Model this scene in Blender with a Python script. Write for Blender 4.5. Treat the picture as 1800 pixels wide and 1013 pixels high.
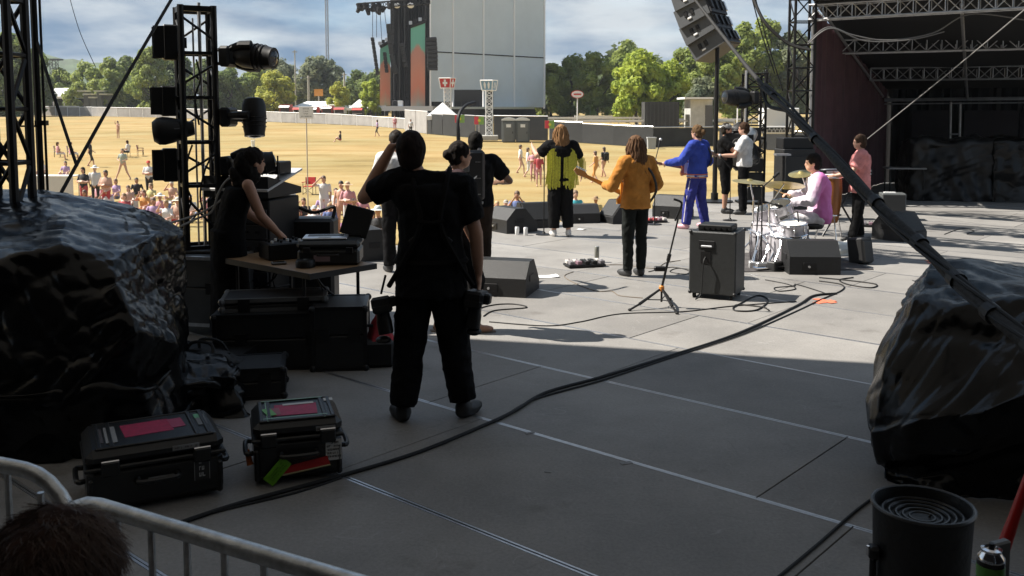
import bpy, bmesh, math, random
import numpy as np
from mathutils import Vector, Matrix, noise
random.seed(7)
R = math.radians
for o in list(bpy.data.objects): bpy.data.objects.remove(o)
scene = bpy.context.scene
COL = scene.collection

# ---------------------------------------------------------------- camera
FPX, HORIZON, PITCH = 1650.0, 195.0, R(5.0)       # focal length in pixels of an 1800 wide frame
CAM = Vector((0, 0, 2.0))
CY = HORIZON + FPX * math.tan(PITCH)
cd = bpy.data.cameras.new('camera'); cam = bpy.data.objects.new('camera', cd); COL.objects.link(cam)
cam.location = CAM; cam.rotation_euler = (R(90) - PITCH, 0, 0)
cd.sensor_width = 36; cd.lens = 36 * FPX / math.cos(PITCH) / 1800; cd.shift_y = (CY - 506.5) / 1800
cd.clip_start = 0.05; cd.clip_end = 6000
scene.camera = cam
cd.dof.use_dof = True; cd.dof.focus_distance = 9.0; cd.dof.aperture_fstop = 11
scene.render.resolution_x, scene.render.resolution_y = 1024, 576

# ---------------------------------------------------------------- light
SUN_EL, SUN_AZ = R(50), math.atan2(-0.99, 0.12)   # azimuth measured from +Y towards +X
sd = bpy.data.lights.new('sun', 'SUN'); sd.energy = 5.0; sd.angle = R(0.55); sd.color = (1, .94, .85)
sun = bpy.data.objects.new('sun', sd); COL.objects.link(sun)
to_sun = Vector((math.sin(SUN_AZ)*math.cos(SUN_EL), math.cos(SUN_AZ)*math.cos(SUN_EL), math.sin(SUN_EL)))
sun.rotation_euler = to_sun.to_track_quat('Z', 'Y').to_euler(); sun.location = (-30, 20, 50)
W = bpy.data.worlds.new('World'); scene.world = W; W.use_nodes = True
nt = W.node_tree; nt.nodes.clear()
def N(tree, t, **kw):
    n = tree.nodes.new(t)
    for k, v in kw.items():
        if k.startswith('i_'): n.inputs[k[2:].replace('_', ' ')].default_value = v
        else: setattr(n, k, v)
    return n
def world():
    L = nt.links.new
    out = N(nt, 'ShaderNodeOutputWorld'); bg = N(nt, 'ShaderNodeBackground'); bg.inputs[1].default_value = 0.12
    sky = N(nt, 'ShaderNodeTexSky', sky_type='NISHITA', sun_disc=False, sun_elevation=SUN_EL, sun_rotation=SUN_AZ)
    sky.air_density = 1.0; sky.dust_density = 0.6; sky.ozone_density = 1.2
    tc = N(nt, 'ShaderNodeTexCoord'); sep = N(nt, 'ShaderNodeSeparateXYZ'); L(tc.outputs['Generated'], sep.inputs[0])
    mx = N(nt, 'ShaderNodeMath', operation='MAXIMUM'); L(sep.outputs[2], mx.inputs[0]); mx.inputs[1].default_value = 0.0
    ad = N(nt, 'ShaderNodeMath', operation='ADD'); L(mx.outputs[0], ad.inputs[0]); ad.inputs[1].default_value = 0.20
    dx = N(nt, 'ShaderNodeMath', operation='DIVIDE'); L(sep.outputs[0], dx.inputs[0]); L(ad.outputs[0], dx.inputs[1])
    dy = N(nt, 'ShaderNodeMath', operation='DIVIDE'); L(sep.outputs[1], dy.inputs[0]); L(ad.outputs[0], dy.inputs[1])
    cb = N(nt, 'ShaderNodeCombineXYZ'); L(dx.outputs[0], cb.inputs[0]); L(dy.outputs[0], cb.inputs[1])
    n1 = N(nt, 'ShaderNodeTexNoise'); n1.inputs['Scale'].default_value = 0.9; n1.inputs['Detail'].default_value = 7
    n1.inputs['Roughness'].default_value = 0.52; n1.inputs['Distortion'].default_value = 0.35
    off = N(nt, 'ShaderNodeVectorMath', operation='ADD'); off.inputs[1].default_value = (3.3, 1.4, 0.6)
    L(cb.outputs[0], off.inputs[0]); L(off.outputs[0], n1.inputs['Vector'])
    r1 = N(nt, 'ShaderNodeValToRGB'); L(n1.outputs['Fac'], r1.inputs[0])
    r1.color_ramp.elements[0].position = 0.22; r1.color_ramp.elements[1].position = 0.50; r1.color_ramp.elements[0].color = (.6, .6, .6, 1)
    n2 = N(nt, 'ShaderNodeTexNoise'); n2.inputs['Scale'].default_value = 2.3; n2.inputs['Detail'].default_value = 6
    L(off.outputs[0], n2.inputs['Vector'])
    r2 = N(nt, 'ShaderNodeValToRGB'); L(n2.outputs['Fac'], r2.inputs[0])
    e = r2.color_ramp.elements; e[0].position = 0.36; e[0].color = (.30, .76, 1.40, 1); e[1].position = 0.66; e[1].color = (2.4, 2.62, 2.8, 1)
    mix = N(nt, 'ShaderNodeMix', data_type='RGBA')
    L(r1.outputs[0], mix.inputs[0]); L(sky.outputs[0], mix.inputs[6]); L(r2.outputs[0], mix.inputs[7])
    L(mix.outputs[2], bg.inputs[0]); L(bg.outputs[0], out.inputs[0])
world()
vs = scene.view_settings
vs.view_transform = 'Standard'; vs.look = 'None'; vs.gamma = 1; vs.use_curve_mapping = False; vs.exposure = 1.15

# ---------------------------------------------------------------- projecting the photograph's rays into the place
def ray(px, py):
    a = (px - 900) / (FPX / math.cos(PITCH)); b = (CY - py) / (FPX / math.cos(PITCH))
    d = Vector((a, math.cos(PITCH) + b * math.sin(PITCH), -math.sin(PITCH) + b * math.cos(PITCH)))
    return d / d.y
def P(px, py, y): return CAM + ray(px, py) * y
def G(px, py, h=0.0):
    d = ray(px, py); return CAM + d * ((h - CAM.z) / d.z)
def gz(y):
    if y < 45: return -2.1
    if y < 165: return -2.1 + (y - 45) * 0.025
    if y < 300: return 0.9 + (y - 165) * 0.006
    return 1.71
def F(px, py):
    d = ray(px, py); y = 14.0
    while y < 700 and CAM.z + d.z * y > gz(y): y *= 1.003
    p = CAM + d * y; return Vector((p.x, p.y, gz(y)))
U = Vector((0.753, -0.658, 0)).normalized()      # upstage
V = Vector((0.658, 0.753, 0)).normalized()       # across the stage
VA = math.atan2(V.y, V.x)

# ---------------------------------------------------------------- materials
MATS = {}
def mat(name, col, rough=0.6, metal=0.0, nz=0.0, nscale=8.0, bump=0.0, bscale=40.0, spec=0.5, trans=0.0, emit=0.0, stretch=None, col2=None):
    if name in MATS: return MATS[name]
    m = bpy.data.materials.new(name); m.use_nodes = True; t = m.node_tree; L = t.links.new
    b = t.nodes['Principled BSDF']
    b.inputs['Base Color'].default_value = (*col, 1); b.inputs['Roughness'].default_value = rough
    b.inputs['Metallic'].default_value = metal; b.inputs['Specular IOR Level'].default_value = spec
    if trans: b.inputs['Transmission Weight'].default_value = trans
    if emit: b.inputs['Emission Color'].default_value = (*col, 1); b.inputs['Emission Strength'].default_value = emit
    if nz or bump or col2:
        tc = N(t, 'ShaderNodeTexCoord'); src = tc.outputs['Object']
        if stretch:
            mp = N(t, 'ShaderNodeMapping'); mp.inputs['Scale'].default_value = stretch; L(src, mp.inputs[0]); src = mp.outputs[0]
        if nz or col2:
            n = N(t, 'ShaderNodeTexNoise'); n.inputs['Scale'].default_value = nscale; n.inputs['Detail'].default_value = 6; n.inputs['Roughness'].default_value = 0.62
            L(src, n.inputs['Vector'])
            r = N(t, 'ShaderNodeValToRGB'); L(n.outputs['Fac'], r.inputs[0])
            lo = col if col2 else [c * (1 - nz) for c in col]; hi = col2 if col2 else [min(1, c * (1 + nz)) for c in col]
            r.color_ramp.elements[0].position = 0.3; r.color_ramp.elements[1].position = 0.7
            r.color_ramp.elements[0].color = (*lo, 1); r.color_ramp.elements[1].color = (*hi, 1)
            L(r.outputs[0], b.inputs['Base Color'])
        if bump:
            n2 = N(t, 'ShaderNodeTexNoise'); n2.inputs['Scale'].default_value = bscale; n2.inputs['Detail'].default_value = 4
            L(src, n2.inputs['Vector'])
            bp = N(t, 'ShaderNodeBump'); bp.inputs['Strength'].default_value = bump; bp.inputs['Distance'].default_value = 0.02
            L(n2.outputs['Fac'], bp.inputs['Height']); L(bp.outputs[0], b.inputs['Normal'])
    MATS[name] = m; return m
def cmat(prefix, col, **kw):
    return mat(prefix + '_%d_%d_%d' % tuple(int(c*255) for c in col), col, **kw)
black = mat('black_paint', (.007, .007, .0075), .5, nz=.3, nscale=6, spec=.35)
blackm = mat('black_steel', (.012, .0115, .012), .42, metal=.3, nz=.3, spec=.4)
rubber = mat('black_rubber', (.007, .007, .007), .65, spec=.35)
alu = mat('aluminium', (.55, .55, .56), .38, metal=.9, nz=.15, nscale=20)
galv = mat('galvanised_steel', (.52, .54, .55), .36, metal=.8, nz=.3, nscale=25, bump=.1, bscale=200)
chrome = mat('chrome', (.8, .8, .82), .12, metal=1)
white = mat('white_plastic', (.75, .75, .74), .5, nz=.06)
grille = mat('speaker_grille', (.010, .0105, .011), .55, nz=.25, nscale=60, bump=.4, bscale=300)
cabinet = mat('cabinet_vinyl', (.0075, .0075, .008), .55, nz=.3, nscale=30, bump=.3, bscale=150)

# ---------------------------------------------------------------- mesh helpers
def Rz(a): return Matrix.Rotation(a, 3, 'Z')
def frame(d):
    d = Vector(d).normalized(); a = Vector((0, 0, 1)) if abs(d.z) < .95 else Vector((1, 0, 0))
    x = d.cross(a).normalized(); y = x.cross(d).normalized(); return x, y, d
def world_matrix(o):
    M = Matrix.LocRotScale(o.location, o.rotation_euler, o.scale)
    while o.parent is not None: o = o.parent; M = Matrix.LocRotScale(o.location, o.rotation_euler, o.scale) @ M
    return M
class MB:
    def __init__(s): s.v = []; s.f = []; s.m = []
    def add(s, vs, fs, mi=0):
        o = len(s.v); s.v += [tuple(x) for x in vs]; s.f += [tuple(i + o for i in q) for q in fs]; s.m += [mi] * len(fs); return s
    def box(s, c, sz, rot=None, mi=0, taper=1.0):
        c = Vector(c); x, y, z = [k / 2 for k in sz]; pts = []
        for k in (-1, 1):
            t = taper if k > 0 else 1.0
            for a, b in ((-1, -1), (1, -1), (1, 1), (-1, 1)):
                p = Vector((a * x * t, b * y * t, k * z)); pts.append(c + (rot @ p if rot else p))
        return s.add(pts, [(3, 2, 1, 0), (4, 5, 6, 7), (0, 1, 5, 4), (1, 2, 6, 5), (2, 3, 7, 6), (3, 0, 4, 7)], mi)
    def rbox(s, c, sz, b=.01, rot=None, mi=0):
        "box with chamfered edges"
        c = Vector(c); h = [k / 2 for k in sz]; b = min(b, min(h) * .9); pts = []; idx = {}
        for ax in range(3):
            for sg in (-1, 1):
                for a in (-1, 1):
                    for d in (-1, 1):
                        p = [0, 0, 0]; p[ax] = sg * h[ax]; o1, o2 = [(1, 2), (0, 2), (0, 1)][ax]
                        p[o1] = a * (h[o1] - b); p[o2] = d * (h[o2] - b)
                        sgn = [0, 0, 0]; sgn[ax] = sg; sgn[o1] = a; sgn[o2] = d
                        idx[(ax, tuple(sgn))] = len(pts); p = Vector(p); pts.append(c + (rot @ p if rot else p))
        bm = bmesh.new(); vv = [bm.verts.new(p) for p in pts]; r = bmesh.ops.convex_hull(bm, input=vv)
        bm.normal_update(); bm.verts.index_update()
        s.add([v.co[:] for v in bm.verts], [[v.index for v in f.verts] for f in bm.faces], mi); bm.free(); return s
    def cyl(s, p0, p1, r0, r1=None, n=8, mi=0, caps=True):
        r1 = r0 if r1 is None else r1; p0 = Vector(p0); p1 = Vector(p1); x, y, d = frame(p1 - p0); pts = []
        for p, r in ((p0, r0), (p1, r1)):
            for i in range(n):
                a = 2 * math.pi * i / n; pts.append(p + x * (r * math.cos(a)) + y * (r * math.sin(a)))
        fs = [((i + 1) % n, i, n + i, n + (i + 1) % n) for i in range(n)]
        if caps: fs += [tuple(range(n)), tuple(range(2 * n - 1, n - 1, -1))]
        return s.add(pts, fs, mi)
    def tube(s, pts, r, n=6, mi=0, closed=False):
        pts = [Vector(p) for p in pts]; rs = r if isinstance(r, (list, tuple)) else [r] * len(pts); vs = []
        x = None; k = len(pts)
        for i, p in enumerate(pts):
            d = (pts[(i + 1) % k] - pts[i - 1]) if closed else (pts[min(i + 1, k - 1)] - pts[max(i - 1, 0)])
            if d.length < 1e-9: d = Vector((0, 0, 1))
            if x is None: x, y, d = frame(d)
            else:
                d = d.normalized(); x = (x - d * x.dot(d)).normalized(); y = x.cross(d).normalized()
            for j in range(n):
                a = 2 * math.pi * j / n; vs.append(p + x * (rs[i] * math.cos(a)) + y * (rs[i] * math.sin(a)))
        fs = []
        for i in range(k if closed else k - 1):
            for j in range(n):
                a = i * n + j; b = i * n + (j + 1) % n; c = ((i + 1) % k) * n + (j + 1) % n; e = ((i + 1) % k) * n + j
                fs.append((b, a, e, c))
        if not closed: fs += [tuple(range(n)), tuple(range(k * n - 1, (k - 1) * n - 1, -1))]
        return s.add(vs, fs, mi)
    def lathe(s, prof, c=(0, 0, 0), n=20, mi=0, M=None):
        c = Vector(c); vs = []; fs = []
        for r, z in prof:
            for j in range(n):
                a = 2 * math.pi * j / n; p = Vector((r * math.cos(a), r * math.sin(a), z)); vs.append(c + (M @ p if M else p))
        for i in range(len(prof) - 1):
            for j in range(n):
                fs.append((i * n + j, i * n + (j + 1) % n, (i + 1) * n + (j + 1) % n, (i + 1) * n + j))
        fs += [tuple(range(n - 1, -1, -1)), tuple(range((len(prof) - 1) * n, len(prof) * n))]
        return s.add(vs, fs, mi)
    def ell(s, c, r, rot=None, nu=12, nv=8, mi=0):
        c = Vector(c); vs = []; fs = []
        for i in range(1, nv):
            t = math.pi * i / nv
            for j in range(nu):
                a = 2 * math.pi * j / nu
                p = Vector((r[0] * math.sin(t) * math.cos(a), r[1] * math.sin(t) * math.sin(a), r[2] * math.cos(t))); vs.append(c + (rot @ p if rot else p))
        top = Vector((0, 0, r[2])); vs.append(c + (rot @ top if rot else top)); vs.append(c - (rot @ top if rot else top)); T = len(vs) - 2; B = T + 1
        for i in range(nv - 2):
            for j in range(nu): fs.append((i * nu + j, (i + 1) * nu + j, (i + 1) * nu + (j + 1) % nu, i * nu + (j + 1) % nu))
        for j in range(nu):
            fs.append((T, j, (j + 1) % nu)); k = (nv - 2) * nu; fs.append((B, k + (j + 1) % nu, k + j))
        return s.add(vs, fs, mi)
    def prism(s, poly, d, M=None, mi=0):
        "polygon in local XZ extruded along local Y from -d/2 to d/2"
        n = len(poly); vs = []
        for y in (-d / 2, d / 2):
            for x, z in poly:
                p = Vector((x, y, z)); vs.append(M @ p if M else p)
        fs = [tuple(range(n)), tuple(range(2 * n - 1, n - 1, -1))] + [((i + 1) % n, i, n + i, n + (i + 1) % n) for i in range(n)]
        return s.add(vs, fs, mi)
    def quad(s, a, b, c, d, mi=0): return s.add([a, b, c, d], [(0, 1, 2, 3)], mi)
    def build(s, name, mats, parent=None, smooth=False, world=False, loc=None, fix=True):
        me = bpy.data.meshes.new(name); vs = s.v
        if world and parent is not None:
            Mi = world_matrix(parent).inverted(); vs = [(Mi @ Vector(p))[:] for p in vs]
        elif world and loc is not None:
            l = Vector(loc); vs = [(Vector(p) - l)[:] for p in vs]
        me.from_pydata([tuple(p) for p in vs], [], s.f)
        if not isinstance(mats, (list, tuple)): mats = [mats]
        for m in mats: me.materials.append(m)
        me.polygons.foreach_set('material_index', s.m)
        if fix:
            bm = bmesh.new(); bm.from_mesh(me); bmesh.ops.recalc_face_normals(bm, faces=bm.faces); bm.to_mesh(me); bm.free()
        if smooth: smooth_mesh(me)
        o = bpy.data.objects.new(name, me); COL.objects.link(o)
        if parent is not None: o.parent = parent
        if loc is not None: o.location = loc
        return o
def smooth_mesh(me, ang=R(40)):
    me.polygons.foreach_set('use_smooth', [True] * len(me.polygons))
    try: me.set_sharp_from_angle(angle=ang)
    except Exception: pass
def tag(o, label, cat, group=None):
    o['label'] = label; o['category'] = cat
    if group: o['group'] = group
    return o
def thing(name, label, cat, loc=(0, 0, 0), rz=0.0, group=None):
    o = bpy.data.objects.new(name, None); COL.objects.link(o); o.location = loc; o.rotation_euler = (0, 0, rz); o.empty_display_size = .2
    return tag(o, label, cat, group)
def structure(o): o['kind'] = 'structure'; return o
def stuff(o): o['kind'] = 'stuff'; return o
def copy_tree(o, parent=None):
    c = o.copy(); COL.objects.link(c); c.parent = parent
    for ch in [k for k in bpy.data.objects if k.parent == o]: copy_tree(ch, c)
    return c
def clone(root, loc, rz, label=None, scale=None):
    c = copy_tree(root); c.location = loc; c.rotation_euler = (0, 0, rz)
    if label: c['label'] = label
    if scale: c.scale = scale
    return c
def curve_pts(pts, n=8):
    "Catmull-Rom through points"
    pts = [Vector(p) for p in pts]; out = []
    for i in range(len(pts) - 1):
        p0 = pts[max(i - 1, 0)]; p1 = pts[i]; p2 = pts[i + 1]; p3 = pts[min(i + 2, len(pts) - 1)]
        for k in range(n):
            t = k / n; out.append(.5 * ((2 * p1) + (p2 - p0) * t + (2 * p0 - 5 * p1 + 4 * p2 - p3) * t * t + (3 * p1 - p0 - 3 * p2 + p3) * t ** 3))
    out.append(pts[-1]); return out
def truss_mb(mb, p0, p1, w, h, r=.024, rb=.012, bays=6, up=(0, 0, 1), n=6, corners=4):
    "box truss between two points"
    p0 = Vector(p0); p1 = Vector(p1); d = (p1 - p0); L = d.length; d.normalize(); up = Vector(up)
    x = d.cross(up).normalized(); y = x.cross(d).normalized()
    if corners == 2: cs = [y * (h / 2), -y * (h / 2)]
    else: cs = [x * (sx * w / 2) + y * (sy * h / 2) for sx, sy in ((-1, -1), (1, -1), (1, 1), (-1, 1))]
    for c in cs: mb.cyl(p0 + c, p1 + c, r, n=n)
    pairs = [(0, 1)] if corners == 2 else [(0, 1), (1, 2), (2, 3), (3, 0)]
    for k in range(bays + 1):
        q = p0 + d * (L * k / bays)
        for a, b in pairs: mb.cyl(q + cs[a], q + cs[b], rb, n=5)
        if k < bays:
            q2 = p0 + d * (L * (k + 1) / bays)
            for a, b in pairs:
                if k % 2: a, b = b, a
                mb.cyl(q + cs[a], q2 + cs[b], rb, n=5)
    return mb
# ================================================================ the setting
def deck_material():
    m = bpy.data.materials.new('stage_deck_paint'); m.use_nodes = True; t = m.node_tree; L = t.links.new
    b = t.nodes['Principled BSDF']; g = N(t, 'ShaderNodeNewGeometry'); oi = N(t, 'ShaderNodeObjectInfo')
    def noise_(s, d, stretch=None):
        n = N(t, 'ShaderNodeTexNoise'); n.inputs['Scale'].default_value = s; n.inputs['Detail'].default_value = d; n.inputs['Roughness'].default_value = .65
        if stretch:
            mp = N(t, 'ShaderNodeMapping'); mp.inputs['Rotation'].default_value = (0, 0, .7); mp.inputs['Scale'].default_value = stretch
            L(g.outputs['Position'], mp.inputs[0]); L(mp.outputs[0], n.inputs['Vector'])
        else: L(g.outputs['Position'], n.inputs['Vector'])
        return n
    n1 = noise_(.9, 8); n2 = noise_(55, 3); n3 = noise_(6, 8, (1, 9, 1))
    r1 = N(t, 'ShaderNodeValToRGB'); L(n1.outputs[0], r1.inputs[0]); e = r1.color_ramp.elements
    e[0].position = .3; e[0].color = (.165, .158, .150, 1); e[1].position = .72; e[1].color = (.262, .250, .234, 1)
    r3 = N(t, 'ShaderNodeValToRGB'); L(n3.outputs[0], r3.inputs[0]); e = r3.color_ramp.elements
    e[0].position = .62; e[0].color = (0, 0, 0, 1); e[1].position = .80; e[1].color = (1, 1, 1, 1)
    mx = N(t, 'ShaderNodeMix', data_type='RGBA'); L(r3.outputs[0], mx.inputs[0]); L(r1.outputs[0], mx.inputs[6]); mx.inputs[7].default_value = (.33, .315, .29, 1)
    sc = N(t, 'ShaderNodeMath', operation='MULTIPLY'); L(r3.outputs[0], sc.inputs[0]); sc.inputs[1].default_value = .6; L(sc.outputs[0], mx.inputs[0])
    mr = N(t, 'ShaderNodeMapRange'); L(oi.outputs['Random'], mr.inputs[0]); mr.inputs[3].default_value = .88; mr.inputs[4].default_value = 1.10
    mm = N(t, 'ShaderNodeMapRange'); L(n2.outputs[0], mm.inputs[0]); mm.inputs[1].default_value = .3; mm.inputs[2].default_value = .7; mm.inputs[3].default_value = .86; mm.inputs[4].default_value = 1.12
    pr = N(t, 'ShaderNodeMath', operation='MULTIPLY'); L(mr.outputs[0], pr.inputs[0]); L(mm.outputs[0], pr.inputs[1])
    vm = N(t, 'ShaderNodeVectorMath', operation='SCALE'); L(mx.outputs[2], vm.inputs[0]); L(pr.outputs[0], vm.inputs['Scale']); L(vm.outputs[0], b.inputs['Base Color'])
    # curling scuffs left by wheels and cases, and darker dried stains
    def band(scale, stretch, rot, half):
        mp = N(t, 'ShaderNodeMapping'); mp.inputs['Rotation'].default_value = (0, 0, rot); mp.inputs['Scale'].default_value = stretch; L(g.outputs['Position'], mp.inputs[0])
        n = N(t, 'ShaderNodeTexNoise'); n.inputs['Scale'].default_value = scale; n.inputs['Detail'].default_value = 1.5; L(mp.outputs[0], n.inputs['Vector'])
        r = N(t, 'ShaderNodeValToRGB'); L(n.outputs[0], r.inputs[0]); e_ = r.color_ramp.elements; e_[0].position = .5 - half; e_[0].color = (0, 0, 0, 1); e_[1].position = .5 + half; e_[1].color = (0, 0, 0, 1); k = e_.new(.5); k.color = (1, 1, 1, 1); return r
    msk = N(t, 'ShaderNodeValToRGB'); nm_ = noise_(2.3, 4); L(nm_.outputs[0], msk.inputs[0]); msk.color_ramp.elements[0].position = .50; msk.color_ramp.elements[1].position = .66
    prev = vm.outputs[0]
    for sc_, st_, ro_, ha_, am, colr in ((1.6, (1, 2.2, 1), .3, .0035, .42, (.42, .41, .40, 1)), (2.4, (2.6, 1, 1), 1.1, .0045, .30, (.38, .37, .36, 1)), (1.1, (1, 1.4, 1), 2.0, .0040, .38, (.06, .058, .055, 1))):
        bd = band(sc_, st_, ro_, ha_); m1_ = N(t, 'ShaderNodeMath', operation='MULTIPLY'); L(bd.outputs[0], m1_.inputs[0]); L(msk.outputs[0], m1_.inputs[1]); m2_ = N(t, 'ShaderNodeMath', operation='MULTIPLY'); L(m1_.outputs[0], m2_.inputs[0]); m2_.inputs[1].default_value = am
        x_ = N(t, 'ShaderNodeMix', data_type='RGBA'); L(m2_.outputs[0], x_.inputs[0]); L(prev, x_.inputs[6]); x_.inputs[7].default_value = colr; prev = x_.outputs[2]
    stn = N(t, 'ShaderNodeValToRGB'); ns_ = noise_(1.7, 6); L(ns_.outputs[0], stn.inputs[0]); stn.color_ramp.elements[0].position = .60; stn.color_ramp.elements[0].color = (1, 1, 1, 1); stn.color_ramp.elements[1].position = .72; stn.color_ramp.elements[1].color = (.72, .70, .68, 1)
    x_ = N(t, 'ShaderNodeMix', data_type='RGBA', blend_type='MULTIPLY'); x_.inputs[0].default_value = 1; L(prev, x_.inputs[6]); L(stn.outputs[0], x_.inputs[7]); L(x_.outputs[2], b.inputs['Base Color'])
    b.inputs['Roughness'].default_value = .62; b.inputs['Specular IOR Level'].default_value = .3
    bp = N(t, 'ShaderNodeBump'); bp.inputs['Strength'].default_value = .25; bp.inputs['Distance'].default_value = .004; L(n2.outputs[0], bp.inputs['Height']); L(bp.outputs[0], b.inputs['Normal'])
    return m
DECK = deck_material()
T_FRONT, T_BACK = Vector((0, 15.9, 0)).dot(U), 5.2
S0, S1 = -4.0, 31.0
def ST(s, t, z=0.0): return V * s + U * t + Vector((0, 0, z))
def stage():
    mb = MB()
    a, b, c, d = ST(S0, T_FRONT), ST(S1, T_FRONT), ST(S1, T_BACK + 9), ST(S0, T_BACK + 9)
    pts = [p + Vector((0, 0, z)) for z in (-.30, -.035) for p in (a, b, c, d)]
    mb.add(pts, [(3, 2, 1, 0), (4, 5, 6, 7), (0, 1, 5, 4), (1, 2, 6, 5), (2, 3, 7, 6), (3, 0, 4, 7)])
    fl = structure(mb.build('stage_floor', black))
    sk = MB()
    n = 200; vs = []
    for i in range(n + 1):
        s = S0 + (S1 - S0) * i / n; w = .02 * math.sin(i * 2.1) + .05
        vs += [ST(s, T_FRONT + w, -.06), ST(s, T_FRONT + w, -2.3)]
    sk.add(vs, [(2*i, 2*i+1, 2*i+3, 2*i+2) for i in range(n)])
    structure(sk.build('stage_skirt', mat('black_drape', (.012, .011, .013), .9), smooth=True))
    # panels: 2.44 x 1.22 m, seams where the photograph shows them
    W_, L_ = 1.22, 2.44
    s1 = G(610, 840).dot(V); ta = G(600, 825).dot(U); tb = G(830, 683).dot(U)
    mb = MB(); g = .004
    mb.rbox((L_/2, W_/2, -.016), (L_ - 2*g, W_ - .036, .032), .002)
    for y in (.010, W_ - .010): mb.box((L_/2, y, -.016), (L_ - 2*g, .013, .0325), mi=1)
    proto = mb.build('deck_panel', [DECK, alu], fl); first = True
    rot = math.atan2(U.y, U.x); rnd = random.Random(3)
    for k in range(math.floor((S0 - s1) / W_), math.ceil((S1 - s1) / W_)):
        ph = tb if k % 2 == 1 else ta
        i0 = math.floor((T_FRONT - ph) / L_); i1 = math.ceil((T_BACK + 2 - ph) / L_)
        for i in range(i0, i1):
            t0 = ph + i * L_
            o = proto if first else proto.copy()
            if not first: COL.objects.link(o)
            first = False
            sc = 1.0
            if t0 < T_FRONT: sc = (t0 + L_ - T_FRONT) / L_; t0 = T_FRONT
            if sc < .06: sc = .06
            o.rotation_euler = (0, 0, rot); o.scale = (sc, 1, 1)
            o.location = ST(s1 + k * W_, t0, rnd.uniform(-.0015, .0015))
stage()

def roof():
    z = 7.5; k = Vector((-to_sun.x, -to_sun.y, 0)) * (z / to_sun.z)
    A = G(690, 588) - k; B = G(1535, 638) - k; d = (B - A).normalized(); back = Vector((0, -1, 0))
    p = [A - d * 14, B + d * 22]; p = [p[0], p[1], p[1] + back * 18, p[0] + back * 22]
    rm = bpy.data.materials.new('roof_vinyl'); rm.use_nodes = True; tt = rm.node_tree     # grey vinyl of the unseen roof, made translucent to brighten the shade below
    tr = N(tt, 'ShaderNodeBsdfTranslucent'); tr.inputs[0].default_value = (.62, .60, .57, 1); ms = N(tt, 'ShaderNodeMixShader'); ms.inputs[0].default_value = .115
    tt.nodes['Principled BSDF'].inputs['Base Color'].default_value = (.12, .12, .12, 1); tt.links.new(tt.nodes['Principled BSDF'].outputs[0], ms.inputs[1]); tt.links.new(tr.outputs[0], ms.inputs[2]); tt.links.new(ms.outputs[0], tt.nodes['Material Output'].inputs[0])
    m1 = MB(); m1.quad(*[Vector((q.x, q.y, z)) for q in p]); structure(m1.build('roof', rm))
    dr = mat('black_drape', (.012, .011, .013), .9)
    def drape(p0, p1, h, name):
        n = 90; vs = []; d = (p1 - p0); nn = Vector((-d.y, d.x, 0)).normalized()
        for i in range(n + 1):
            q = p0 + d * (i / n) + nn * (.06 * math.sin(i * 1.9) + .03 * math.sin(i * 4.3)); vs += [q, q + Vector((0, 0, h))]
        m2 = MB(); m2.add(vs, [(2*i, 2*i+2, 2*i+3, 2*i+1) for i in range(n)]); structure(m2.build(name, dr, smooth=True))
    drape(ST(-3.8, -9), ST(-3.8, 6), 7.4, 'shade_drape_wing'); drape(ST(-3.7, 6.1), ST(7.2, 6.1), 7.4, 'shade_drape_backstage')  # unseen drapes added beside and behind the camera to darken the foreground
    # open lighting trusses over the stage: only their shadows reach the picture
    for j, (s, t0, t1) in enumerate(((9.8, -10.8, -4.5), (11.7, -11.2, -4.2), (13.6, -10.4, -3.5), (15.8, -11, -3.5))):
        tr = thing('roof_truss', ['nearest', 'second nearest', 'third nearest', 'farthest'][j] + ' of the four overhead lighting trusses above the stage', 'truss', ST(s, t0, 7.2), group='trusses over the stage')
        m3 = truss_mb(MB(), ST(s, t0, 7.2), ST(s, t1, 7.2), .6, .6, .045, .024, 12); m3.build('truss_frame', blackm, tr, world=True)
        rn = random.Random(j)
        for q in range(10):
            c = ST(s + rn.uniform(-.3, .3), t0 + (q + .5) * (t1 - t0) / 10.2, 6.75)
            m4 = MB(); m4.cyl(c, c + Vector((.1, .15, -.34)), .14, .23, 10); m4.cyl(c, c + Vector((0, 0, .4)), .02, n=5); m4.build('dapple_lamp', black, tr, world=True)  # unseen lamps, enlarged and multiplied to widen the shadow patches on the deck
roof()

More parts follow.
